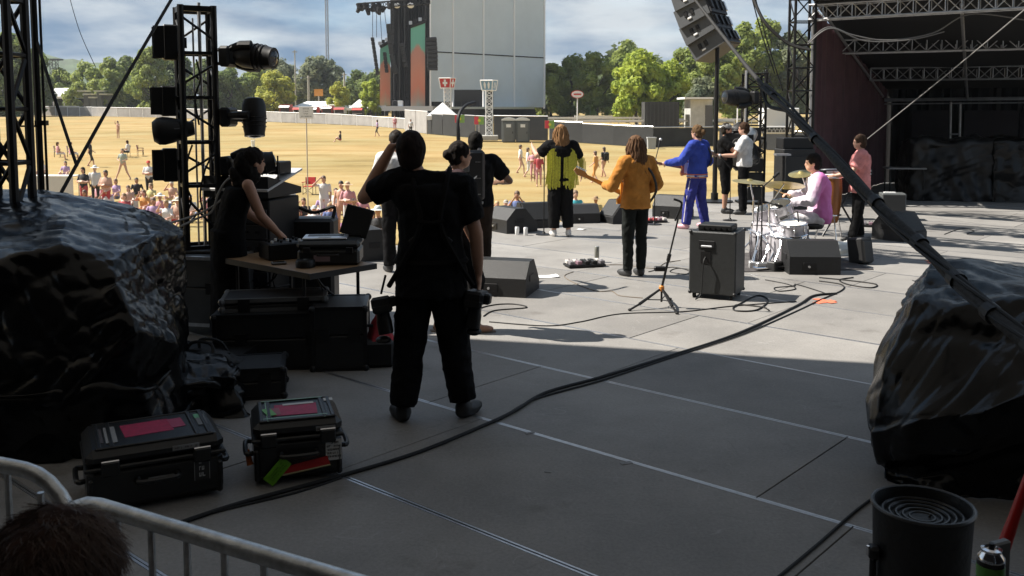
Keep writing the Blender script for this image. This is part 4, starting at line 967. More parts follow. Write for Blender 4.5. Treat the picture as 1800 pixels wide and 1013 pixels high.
def line_array():
    c0 = P(1238, 40, 21); t = thing('speaker_array', 'grey curved line array speaker hanging above the stage front', 'speaker', (c0.x, c0.y, c0.z))
    face = mat('array_grey', (.075, .08, .086), .6, nz=.12, nscale=8); dk = mat('array_dark', (.018, .018, .02), .6)
    cent = [(1214, -58), (1217, -28), (1222, 2), (1229, 32), (1239, 60), (1253, 86)]
    for i, (px, py) in enumerate(cent):
        tilt = R([14, 17, 20, 23, 26, 29][i]); c = P(px + 2, py - 6, 21); yaw = R(-34)
        M = Matrix.Translation(c) @ Matrix.Rotation(yaw, 4, 'Z') @ Matrix.Rotation(-tilt, 4, 'Y'); M3 = M.to_3x3()
        def X(x, y, z): return M @ Vector((x, y, z))
        w, d, h = .76, .95, .41          # grey end cap w x h looks at the camera, the cabinet is d long
        q = MB(); vs = [X(-w/2, -d/2, -h/2), X(w/2, -d/2, -h/2 * .86), X(w/2, d/2, -h/2 * .86), X(-w/2, d/2, -h/2), X(-w/2, -d/2, h/2), X(w/2, -d/2, h/2 * .86), X(w/2, d/2, h/2 * .86), X(-w/2, d/2, h/2)]
        q.add(vs, [(3, 2, 1, 0), (4, 5, 6, 7), (0, 1, 5, 4), (1, 2, 6, 5), (2, 3, 7, 6), (3, 0, 4, 7)]); cb = q.build('cabinet', face, t, world=True)
        q = MB(); q.box(X(w/2 + .02, 0, 0), (.05, d * .96, h * .8), M3); q.build('back_panel', dk, cb, world=True)
        for k in (-1, 1):
            q = MB(); q.rbox(X(-.06 + k * .075, -d/2 - .006, .02), (.085, .02, .13), .009, M3); q.build('handle_pocket', black, cb, world=True)
        q = MB(); q.rbox(X(-.08, -d/2 - .010, -.085), (.10, .02, .04), .008, M3); q.build('handle_bar', white, cb, world=True)
        for k in (-.4, -.1, .2, .42):
            q = MB(); q.box(X(w/2 + .06, d * k, h * .05), (.06, .08, .22), M3); q.build('rigging_link', alu if k > .4 else dk, cb, world=True)
    q = MB(); a = P(1206, -80, 21); q.cyl(a, (a.x, a.y, 8.5), .03, n=6); q.build('hanging_chain', blackm, t, world=True)
    b = P(1261, 80, 20.6); t = thing('array_pole', 'thin black vertical pole under the hanging speaker array', 'pole', (b.x, b.y, 0))
    q = MB(); q.cyl((b.x, b.y, 0), b, .055, .045, 8); q.build('shaft', black, t, world=True)
    q = MB(); q.lathe([(.4, .0), (.4, .03), (.08, .05), (.08, .2)], (b.x, b.y, 0), 16); q.build('base', black, t, world=True)
line_array()

def moving_head(t, c, axis_out, aim, s=1.0, body=None, lensm=None, nm='moving_head'):
    "base box fixed to a tower, yoke arms reaching along axis_out, head aimed along aim"
    body = body or black; c = Vector(c); ax = Vector(axis_out).normalized(); aim = Vector(aim).normalized()
    x, y, d = frame(ax); M = Matrix((x, y, d)).transposed(); up = Vector((0, 0, 1))
    q = MB(); q.rbox(c + ax * (.07 * s), (.30 * s, .24 * s, .14 * s), .03 * s, M); base = q.build(nm + '_base', body, t, world=True)
    for k in (-1, 1): q = MB(); q.cyl(c + ax * .02 * s + y * k * .08 * s, c - ax * .13 * s + y * k * .08 * s, .022 * s, n=6); q.build('clamp', blackm, t, world=True)
    side = aim.cross(ax); side = side.normalized() if side.length > .1 else x
    for k in (-1, 1):
        q = MB(); a = c + ax * .14 * s + side * (k * .12 * s); b = c + ax * .40 * s + side * (k * .165 * s); q.tube([a, (a + b) / 2 + side * k * .025 * s, b], [.045 * s, .05 * s, .055 * s], 8); q.build('yoke_arm', body, base, world=True)
    h = c + ax * .40 * s; X, Y, Z = frame(aim); M2 = Matrix((X, Y, Z)).transposed()
    q = MB(); q.lathe([(.07*s, -.24*s), (.12*s, -.22*s), (.145*s, -.14*s), (.15*s, 0), (.14*s, .06*s), (.135*s, .15*s), (.125*s, .2*s), (.125*s, .24*s), (.10*s, .242*s)], h, 18, M=M2); hd = q.build('lamp_head', body, t, world=True, smooth=True)
    q = MB(); q.lathe([(.1*s, 0), (.07*s, .02*s), (.01*s, .03*s)], h + aim * .236 * s, 16, M=M2); q.build('lens', lensm or mat('lens_glass', (.02, .025, .03), .05), hd, world=True, smooth=True)
    q = MB()
    for k in range(3): q.tube([h + aim * (.02 + .05*k) * s + (X * math.cos(a) + Y * math.sin(a)) * (.152 - .004*k) * s for a in [i * 2 * math.pi / 16 for i in range(16)]], .006 * s, 5, closed=True)
    q.build('cooling_fin', blackm, hd, world=True)

def blinder(t, c, w, h, d=.12, facing=(-1, 0, 0)):
    c = Vector(c); X, Y, Z = frame(facing); M = Matrix((Z, X, Y)).transposed() if abs(Vector(facing).z) < .9 else Matrix.Identity(3)
    M = Rz(math.atan2(facing[1], facing[0]))
    q = MB(); q.rbox(c, (d, w, h), .012, M); b = q.build('blinder_lamp', black, t, world=True)
    for k in range(2):
        q = MB(); q.box(c + M @ Vector((d * .52, 0, h * (.25 - .5 * k))), (.012, w * .8, h * .42), M); q.build('lamp_face', mat('lamp_face', (.05, .052, .05), .25), b, world=True)
    for k in (-1, 1):
        q = MB(); q.box(c + M @ Vector((d * .8, k * (w * .5 + .003), 0)), (d * .7, .006, h * .9), M); q.build('barn_door', black, b, world=True)
    q = MB(); q.box(c + M @ Vector((-d * .8, 0, 0)), (d * .6, w * .25, h * .3), M); q.build('bracket', blackm, b, world=True)

def lamp_tower():
    Z = 8.7; c = P(347, 200, Z); t = thing('lighting_tower', 'black truss lighting tower with moving heads on the left of the stage', 'light tower', (c.x, c.y, 0))
    top = P(347, 12, Z).z; w = .285; rot = R(27)
    # rotated box truss so that one chord points at the camera
    q = MB(); cs = [Rz(rot) @ Vector((sx * w/2, sy * w/2, 0)) for sx, sy in ((-1, -1), (1, -1), (1, 1), (-1, 1))]; o = Vector((c.x, c.y, 0))
    z0 = .72; lv = [top, P(347, 95, Z).z, P(347, 172, Z).z, P(347, 250, Z).z, P(347, 325, Z).z, z0 + .03]
    for k in cs: q.cyl(o + k + Vector((0, 0, z0)), o + k + Vector((0, 0, top)), .030, n=8)
    q.build('chord', blackm, t, world=True)
    q = MB()
    for i, z in enumerate(lv):
        for a, b in ((0, 1), (1, 2), (2, 3), (3, 0)):
            q.box(o + (cs[a] + cs[b]) / 2 + Vector((0, 0, z - (.03 if i == 0 else 0))), ((cs[a] - cs[b]).length, .03, .05 if i == 0 else .03), Rz(math.atan2((cs[b]-cs[a]).y, (cs[b]-cs[a]).x)))
            if i < len(lv) - 1:
                if i % 2: a, b = b, a
                q.cyl(o + cs[a] + Vector((0, 0, z - .10)), o + cs[b] + Vector((0, 0, lv[i+1] + .12)), .012, n=5)
    q.build('brace', blackm, t, world=True)
    q = MB(); q.cyl(o + Vector((.03, .03, z0)), o + Vector((.03, .03, top + .04)), .016, n=6); q.cyl(o + Vector((-.03, .03, z0)), o + Vector((-.03, .03, top - .1)), .009, n=6); q.build('lifting_chain', alu, t, world=True)
    q = MB(); q.rbox(o + Vector((0, 0, z0 - .005)), (.55, .55, .04), .01); q.build('base_plate', blackm, t, world=True)
    yawf = Vector((-.85, -.5, 0)).normalized()
    for px, py, hh in ((299, 75, 60), (296, 178, 52), (299, 290, 58)):
        blinder(t, P(px, py, Z - .05), .14, hh * Z / FPX, .13, facing=(-.9, -.42, 0))
    # long throw lamp pointing left
    a = P(268, 232, Z - .2); b = P(338, 226, Z - .1); q = MB(); d = (b - a).normalized(); X, Y, _ = frame(d); M = Matrix((X, Y, d)).transposed()
    q.lathe([(.04, 0), (.09, .005), (.125, .05), (.13, .10), (.115, .18), (.075, .30), (.06, .36)], a, 14, M=M); hd = q.build('profile_lamp', black, t, world=True, smooth=True)
    q = MB(); q.box(a + d * .2 + Vector((0, -.1, .01)), (.13, .01, .025), M @ Matrix.Rotation(R(90), 3, 'Y')); q.build('lamp_label', mat('label_grey', (.12, .12, .12), .5), hd, world=True)
    moving_head(t, P(392, 100, Z), (1, -.15, 0), (.96, -.26, -.1), .78)
    moving_head(t, P(392, 206, Z), (1, -.1, 0), (.05, -.15, -1), .74)
    moving_head(t, P(392, 292, Z), (1, -.1, .05), (.9, .3, .15), .75)
    for k, pts in enumerate(([(338, 255, 8.6), (330, 280, 8.55), (326, 320, 8.5), (336, 350, 8.5), (330, 372, 8.5)], [(368, 240, 8.6), (376, 262, 8.55), (360, 300, 8.5), (352, 340, 8.5), (356, 370, 8.5)], [(345, 105, 8.55), (352, 140, 8.5), (343, 172, 8.5), (350, 220, 8.5)])):
        q = MB(); q.tube(curve_pts([P(*p) for p in pts], 6), .009, 5); q.build('lamp_cable', rubber, t, world=True)
    # pale signal cables looping off the tower onto the case
    wc = mat('grey_cable', (.32, .31, .29), .6)
    cable('signal_cable', 'pale cable looping from the tower foot to the tarp', [P(400, 330, 8.3), P(388, 352, 8.3), P(362, 370, 8.3), P(330, 383, 8.2), P(300, 392, 7.9)], .010, wc, group='pale cables at the tower foot')
    cable('signal_cable', 'pale cable rising from the tower foot to the rack top', [P(318, 398, 8.1), P(345, 385, 8.25), P(372, 372, 8.3), P(384, 340, 8.3), P(400, 316, 8.3), P(425, 306, 8.4)], .010, wc, group='pale cables at the tower foot')
lamp_tower()

def road_case(name, label, c, size, yaw, group=None, m_=None, edge=None, lid=.55, castors=False):
    m_ = m_ or mat('case_black', (.008, .008, .0085), .5, nz=.3, nscale=6); edge = edge or alu; sx, sy, sz = size
    t = thing(name, label, 'case', c, yaw, group); z0 = .09 if castors else 0.0
    q = MB(); q.rbox((0, 0, z0 + (sz - z0) * lid / 2), (sx - .01, sy - .01, (sz - z0) * lid), .008); q.build('body', m_, t)
    q = MB(); q.rbox((0, 0, z0 + (sz - z0) * (lid + (1 - lid) / 2) + .002), (sx - .01, sy - .01, (sz - z0) * (1 - lid) - .006), .008); q.build('lid', m_, t)
    q = MB()
    for x in (-1, 1):
        for y in (-1, 1): q.box((x * (sx/2 - .012), y * (sy/2 - .012), z0 + (sz - z0) / 2), (.03, .03, sz - z0 + .002))
    for z in (z0 + .012, sz - .012):
        for y in (-1, 1): q.box((0, y * (sy/2 - .012), z), (sx - .06, .03, .03))
        for x in (-1, 1): q.box((x * (sx/2 - .012), 0, z), (.03, sy - .06, .03))
    q.build('edging', edge, t)
    for x in (-1, 1):
        for y in (-1, 1):
            for z in (z0 + .02, sz - .02): q = MB(); q.ell((x * (sx/2 - .01), y * (sy/2 - .01), z), (.03, .03, .03), nu=8, nv=6); q.build('corner_ball', edge, t)
    for x in (-.28, .28):
        q = MB(); q.box((x * sx, -sy/2 - .004, z0 + (sz - z0) * lid), (.09, .012, .1)); q.build('latch', blackm, t)
    if castors:
        for x in (-1, 1):
            for y in (-1, 1): q = MB(); q.cyl((x * (sx/2 - .1) - .02, y * (sy/2 - .1), .045), (x * (sx/2 - .1) + .02, y * (sy/2 - .1), .045), .045, n=12); q.build('castor', rubber, t)
    return t

def left_wing():
    # leftmost truss mast and the pole beside it
    Z = 7.0; c = P(4, 200, Z); t = thing('truss_mast', 'black truss mast at the left edge of the picture', 'truss', (c.x, c.y, 0))
    q = truss_mb(MB(), (c.x, c.y, 0.02), (c.x, c.y, 4.4), .26, .26, .034, .018, 11, up=(0, 1, 0), n=8); q.build('truss_frame', blackm, t, world=True)
    q = MB(); q.box((c.x, c.y, .03), (.6, .6, .05)); q.build('base_plate', blackm, t, world=True)
    c = P(67, 200, 7.6); t = thing('support_pole', 'black upright pole right of the leftmost truss mast', 'pole', (c.x, c.y, 0))
    q = MB(); q.cyl((c.x, c.y, 0), (c.x, c.y, 4.6), .027, n=8); q.build('shaft', blackm, t, world=True)
    q = MB(); q.cyl((c.x + .05, c.y, 0), (c.x + .05, c.y, 4.6), .010, n=6); q.build('guide_rod', blackm, t, world=True)
    for z in (.9, 1.9, 3.0):
        q = MB(); q.box((c.x + .025, c.y, z), (.09, .05, .04)); q.build('clamp', blackm, t, world=True)
    q = MB(); q.cyl((c.x - .12, c.y - .2, P(0, 222, 7.4).z), (c.x, c.y, P(0, 222, 7.6).z), .008, n=5); q.build('strut', blackm, t, world=True)
    c = P(42, 200, 7.3); cable('hanging_wire', 'thin black wire hanging beside the leftmost truss mast', [(c.x, c.y, 4.4), (c.x + .01, c.y, 3), (c.x + .02, c.y, 1.1)], .006)
    cable('guy_cable', 'long black diagonal cable crossing the sky left of the lighting tower', [P(316, -26, 8.0), P(205, 164, 7.2), P(108, 338, 6.6)], .013, group='black guy cables on the left')
    cable('guy_cable', 'short black diagonal cable from the upright pole down to the right', [P(64, 70, 7.6), P(100, 185, 7.3), P(135, 292, 7.0)], .013, group='black guy cables on the left')
    cable('guy_cable', 'thin faint wire high in the sky left of the lighting tower', [P(118, -20, 9.0), P(140, 55, 9.0), P(168, 118, 9.0)], .003, group='black guy cables on the left')
    # black tarpaulin over gear, left
    def lprof(q, X, Y, Zh):
        k = (X + 1) / 2; zz = q.z
        if Zh > .5:
            f = (Zh - .5) / .5; zz *= 1 - f * (.20 * (max(0, k - .45) / .55) ** 1.5 + .07 * (1 - (Y + 1) / 2)); zz += f * .06 * math.exp(-((X + .1) / .4) ** 2)
        q.x += .12 * max(0, 1 - Zh) * max(0, X) * max(0, -Y); return Vector((q.x, q.y, zz))
    rows = [[P(-420, 330, 8.0), P(-250, 330, 7.9), P(0, 335, 7.9), P(110, 340, 7.9), P(225, 362, 7.85), P(300, 395, 7.75), P(330, 425, 7.5)],
            [P(-420, 320, 7.4), P(-250, 322, 7.4), P(0, 328, 7.4), P(110, 330, 7.4), P(225, 352, 7.35), P(300, 383, 7.25), P(325, 400, 7.0)],
            [P(-420, 370, 6.5), P(-250, 372, 6.5), P(0, 372, 6.5), P(110, 370, 6.5), P(215, 388, 6.5), P(285, 396, 6.6), P(324, 402, 6.75)],
            [P(-420, 440, 5.6), P(-250, 440, 5.6), P(0, 452, 5.55), P(110, 428, 5.6), P(198, 456, 5.6), P(266, 414, 6.05), P(325, 412, 6.6)],
            [P(-420, 600, 5.5), P(-250, 600, 5.45), P(0, 600, 5.4), P(110, 590, 5.35), P(206, 500, 5.45), P(272, 520, 5.9), P(330, 500, 6.6)],
            [P(-420, 720, 5.4), P(-250, 720, 5.35), P(0, 720, 5.25), P(110, 715, 5.2), P(240, 578, 5.35), P(318, 604, 5.7), P(333, 600, 6.5)],
            [G(-420, 815), G(-250, 815), G(0, 820), G(110, 815), G(235, 775), G(330, 735), G(348, 700)]]
    for r_ in rows[:1]:
        for k in range(len(r_)): r_[k] = Vector((r_[k].x, r_[k].y, .6))
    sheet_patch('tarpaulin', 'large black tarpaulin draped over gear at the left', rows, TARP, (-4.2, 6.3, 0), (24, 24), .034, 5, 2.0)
    # loose folds at its foot
    o = tarp('loose_sheet', '', G(372, 742) + Vector((-.18, .25, 0)), (.55, .5, .30), 9, .4, TARP, .10, None, nx=50, ny=44, nz=24); tag(o, 'crumpled loose end of black plastic sheet behind the cases', 'tarp')
    o = tarp('loose_sheet', '', G(60, 830) + Vector((-.25, .55, 0)), (1.6, .8, .42), 12, .1, TARP, .07, None, nx=60, ny=40, nz=24); tag(o, 'low black plastic sheet left of the sticker covered cases', 'tarp')
    # duffel bags filling the gap between tarpaulin and cases
    for px, py, w, yaw, lab in ((255, 722, .62, .5, 'black duffel bag behind the crimson stickered case'), (95, 800, .7, .2, 'black duffel bag left of the crimson stickered case'), (352, 700, .5, -.3, 'black duffel bag between tarpaulin and low case')):
        c = G(px, py); t = thing('duffel_bag', lab, 'bag', (c.x, c.y + .15, 0), yaw, 'black duffel bags'); q = MB(); prof_ = [(.02, -w/2), (.11, -w/2 + .01), (.145, -w/2 + .05), (.15, 0), (.145, w/2 - .05), (.11, w/2 - .01), (.02, w/2)]
        q.lathe(prof_, (0, 0, .14), 18, M=Matrix.Rotation(R(90), 3, 'Y')); me = remeshed_simple(q); wrinkle_simple(me, .022, 9); o_ = bpy.data.objects.new('body', me); me.materials.append(mat('bag_nylon', (.006, .006, .0065), .6, bump=.3, bscale=30)); COL.objects.link(o_); o_.parent = t
        for y in (-.05, .05): q = MB(); q.tube(curve_pts([(-.12, y * 2, .26), (-.08, y, .36), (.08, y, .36), (.12, y * 2, .26)], 6), .012, 6); q.build('handle', rubber, t)
        q = MB(); q.tube([(-w/2 + .05, 0, .292), (w/2 - .05, 0, .292)], .006, 5); q.build('zip', blackm, t)
    # grey case under the tower
    c = P(365, 470, 8.45); grey = mat('case_grey', (.05, .052, .054), .45, nz=.2, nscale=7)
    road_case('flight_case', 'grey flight case carrying the lighting tower', (c.x - .05, 8.65, 0), (.85, .8, .71), R(-12), m_=grey, castors=True)
    # rack with desk behind the woman
    c = P(446, 330, 8.95); t = thing('monitor_rack', 'tall black equipment rack with a pale sloping desk on top', 'rack', (c.x, c.y, 0), R(-14))
    q = MB(); q.rbox((0, 0, .60), (.64, .6, 1.16), .01); q.build('cabinet', black, t)
    for k in range(7):
        q = MB(); q.rbox((.02, -.31, .16 + .145 * k), (.56, .02, .128), .004); u = q.build('rack_unit', mat('rack_unit', (.03, .03, .032), .4, nz=.2), t)
        for x in (-.2, -.05, .1, .2): 
            q = MB(); q.cyl((x, -.32, .16 + .145 * k), (x, -.338, .16 + .145 * k), .013, n=8); q.build('knob', blackm, u)
    q = MB(); q.prism([(-.33, 0), (.33, 0), (.33, .06), (-.33, .2)], .66, Matrix.Translation((0, 0, 1.20)) @ Matrix.Rotation(R(90), 4, 'Z')); q.build('desk_wedge', black, t)
    q = MB(); q.add([(-.34, -.36, 1.262), (.34, -.36, 1.262), (.34, .34, 1.42), (-.34, .34, 1.42), (-.34, -.36, 1.28), (.34, -.36, 1.28), (.34, .34, 1.44), (-.34, .34, 1.44)], [(3, 2, 1, 0), (4, 5, 6, 7), (0, 1, 5, 4), (1, 2, 6, 5), (2, 3, 7, 6), (3, 0, 4, 7)]); q.build('desk_top', mat('desk_pale', (.5, .5, .5), .4), t)
    q = MB(); q.box((-.18, -.335, 1.16), (.04, .03, .07)); q.build('red_lamp', mat('red_plastic', (.6, .03, .02), .4), t)
    q = MB(); q.rbox((-.02, .2, 1.47), (.28, .18, .05), .01); q.build('radio_receiver', white, t)
    for x in (.22, .28): 
        q = MB(); q.rbox((x, .05, 1.46), (.06, .25, .12), .01); q.build('headset', black, t)
    q = MB(); q.cyl((.31, -.1, 1.2), (.31, -.1, 1.58), .008, n=5); q.build('antenna', blackm, t)
    # folding table
    A = G(545, 482, .75); t = thing('folding_table', 'brown topped folding table with a laptop case on it', 'table', (A.x, A.y, 0), math.atan2(V.y, V.x))
    wood = mat('table_wood', (.27, .165, .085), .5, nz=.2, nscale=5, stretch=(1, 8, 1)); Lx, Ly = .66, 1.25
    q = MB(); q.rbox((Lx/2, Ly/2, .735), (Lx, Ly, .03), .006); q.build('table_top', wood, t)
    q = MB()
    for y in (0, Ly): q.box((Lx/2, y, .728), (Lx + .012, .012, .045))
    for x in (0, Lx): q.box((x, Ly/2, .728), (.012, Ly - .02, .045))
    q.build('rim', black, t)
    for y in (.16, Ly - .16):
        for x in (.06, Lx - .06):
            q = MB(); q.cyl((x, y, .0), (x, y, .71), .014, n=8); q.build('leg', blackm, t)
        q = MB(); q.cyl((.06, y, .12), (Lx - .06, y, .12), .010, n=6); q.cyl((.06, y, .45), (Lx - .06, y, .45), .010, n=6); q.build('crossbar', blackm, t)
        q = MB(); e = .25 if y < .5 else -.25; q.tube(curve_pts([(Lx/2 - .1, y, .45), (Lx/2, y + e * .5, .55), (Lx/2, y + e, .7)], 5), .009, 6); q.tube(curve_pts([(Lx/2 + .1, y, .45), (Lx/2, y + e * .5, .58), (Lx/2, y + e, .7)], 5), .009, 6); q.build('brace', blackm, t)
    # things on the table
    c = P(577, 440, 7.6); c = G(580, 463, .75); t = thing('hard_case', 'black hard case lying on the folding table under the laptop', 'case', (c.x, c.y + .05, .752), R(4))
    q = MB(); q.rbox((0, 0, .065), (.50, .36, .13), .02); q.build('body', mat('case_plastic', (.014, .015, .015), .42, nz=.2), t)
    q = MB(); q.rbox((0, 0, .165), (.51, .37, .065), .025); q.build('lid', mat('case_plastic', (.014, .015, .015), .42, nz=.2), t)
    q = MB(); q.box((-.05, -.188, .06), (.13, .004, .05)); q.build('label', mat('label_mauve', (.28, .2, .22), .6), t)
    for x in (-.17, .17): q = MB(); q.rbox((x, -.19, .125), (.06, .02, .05), .004); q.build('latch', blackm, t)
    q = MB(); q.tube(curve_pts([(-.08, -.185, .09), (-.07, -.22, .09), (.07, -.22, .09), (.08, -.185, .09)], 4), .010, 6); q.build('handle', blackm, t)
    c = Vector((c.x, c.y + .05, .953)); t = thing('laptop', 'open silver laptop with a black screen back on the hard case', 'laptop', c, R(6))
    q = MB(); q.rbox((-.04, 0, .009), (.36, .25, .016), .006); b = q.build('base', alu, t)
    q = MB(); q.box((-.04, .04, .0185), (.29, .10, .002)); q.build('keyboard', black, b)
    q = MB(); q.box((-.04, -.07, .0185), (.1, .07, .002)); q.build('trackpad', mat('trackpad', (.3, .3, .31), .3), b)
    t2 = thing('tablet_stand', 'upright black display panel standing beside the laptop', 'screen', (c.x + .16, c.y + .12, .95), R(-4)); T2 = Matrix.Rotation(R(-14), 3, 'X') @ Matrix.Rotation(R(14), 3, 'Y')
    q = MB(); q.rbox(T2 @ Vector((0, 0, .13)), (.24, .014, .25), .006, T2); q.build('panel', black, t2)
    q = MB(); q.box((0, .03, .01), (.16, .1, .015)); q.build('foot', blackm, t2)
    c = G(537, 470, .75); t = thing('cable_reel', 'flat round black tape reel on the table edge', 'reel', (c.x, c.y, .752)); q = MB(); q.lathe([(.02, 0), (.075, 0), (.078, .01), (.078, .05), (.07, .06), (.02, .06)], n=20); q.build('spool', black, t, smooth=True); q = MB(); q.lathe([(.018, .061), (.016, .064)], n=12); q.build('core', mat('label_grey', (.12, .12, .12), .5), t)
    c = G(490, 465, .75); t = thing('phone', 'small grey handheld device lying on the table', 'device', (c.x, c.y, .752), .4); q = MB(); q.rbox((0, 0, .01), (.12, .07, .02), .006); q.build('shell', mat('label_grey', (.12, .12, .12), .5), t); q = MB(); q.box((0, 0, .0205), (.09, .05, .001)); q.build('screen', mat('dark_glass', (.01, .012, .014), .08), t)
    c = P(500, 440, 8.0); t = thing('mixer_box', 'small black mixing desk on the table behind the woman arm', 'mixer', (c.x, c.y - .05, .752), .6); q = MB(); q.rbox((0, 0, .07), (.34, .26, .14), .012); q.build('shell', black, t)
    for i in range(12): q = MB(); q.cyl((-.12 + .08 * (i % 4), -.07 + .07 * (i // 4), .14), (-.12 + .08 * (i % 4), -.07 + .07 * (i // 4), .16), .012, n=8); q.build('knob', blackm if i % 3 else white, t)
    c = P(553, 400, 9.2); t = thing('monitor_bag', 'dark gear bag behind the laptop case', 'bag', (c.x, c.y, 0)); q = MB(); q.rbox((0, 0, .48), (.42, .3, .95), .03); q.build('body', black, t); q = MB(); q.tube(curve_pts([(-.18, 0, .94), (-.19, 0, 1.06), (0, 0, 1.0), (.19, 0, 1.06), (.18, 0, .94)], 5), .018, 6); q.build('handle', rubber, t)
    # cases stacked under and before the table
    road_case('flight_case', 'wide black flight case on the floor in front of the table', G(480, 652) + Vector((.0, .28, 0)), (.95, .55, .44), R(6), group='black cases by the table', edge=blackm)
    road_case('flight_case', 'black flight case under the right end of the table', G(585, 655) + Vector((.02, .28, 0)), (.42, .5, .50), R(6), group='black cases by the table', edge=blackm)
    road_case('flight_case', 'pale edged flat case lying on the wide flight case', Vector((G(470, 652).x, G(470, 652).y + .30, .445)), (.8, .4, .10), R(10), group='black cases by the table', lid=.5, edge=mat('edge_grey', (.09, .09, .09), .4))
    c = G(440, 705); road_case('equipment_case', 'low black case with a pale strap lying on it', c + Vector((-.12, .2, 0)), (.62, .42, .22), R(12), group='black cases by the table', edge=blackm)
    t = thing('strap', 'short pale green strap on the low black case', 'strap', (c.x - .25, c.y + .12, .225)); q = MB(); q.tube(curve_pts([(-.07, -.06, .012), (0, 0, .03), (.09, .06, .012)], 6), [.012] * 6 + [.014] * 7, 6); q.build('webbing', mat('strap_green', (.42, .48, .34), .6), t)
    c = G(400, 690); road_case('equipment_case', 'black case half hidden behind the low case with the strap', c + Vector((-.25, .45, 0)), (.6, .4, .2), R(-8), group='black cases by the table', edge=blackm)
    # red bag and black bag
    c = G(655, 650); t = thing('tool_bag', 'black open tool bag beside the photographer', 'bag', (c.x - .02, c.y + .15, 0), R(10)); q = MB(); q.rbox((0, 0, .11), (.34, .26, .22), .03); q.build('body', black, t)
    q = MB(); q.tube(curve_pts([(-.12, 0, .2), (-.11, -.02, .3), (.02, -.02, .31), (.05, 0, .2)], 5), .012, 6); q.build('handle', rubber, t)
    q = MB(); q.cyl((-.1, -.135, .12), (-.1, -.145, .12), .02, n=10); q.build('buckle', chrome, t)
    o = tarp('red_jacket', '', Vector((c.x + .05, c.y + .16, .2)), (.2, .2, .2), 15, .3, mat('red_cloth', (.30, .012, .02), .7, nz=.3, bump=.3), .05, lambda q, X, Y, Zh: Vector((q.x * (1 - .75 * Zh), q.y * (1 - .7 * Zh), q.z)), nx=24, ny=24, nz=20); tag(o, 'crumpled dark red cloth stuffed on the black tool bag', 'cloth')
left_wing()

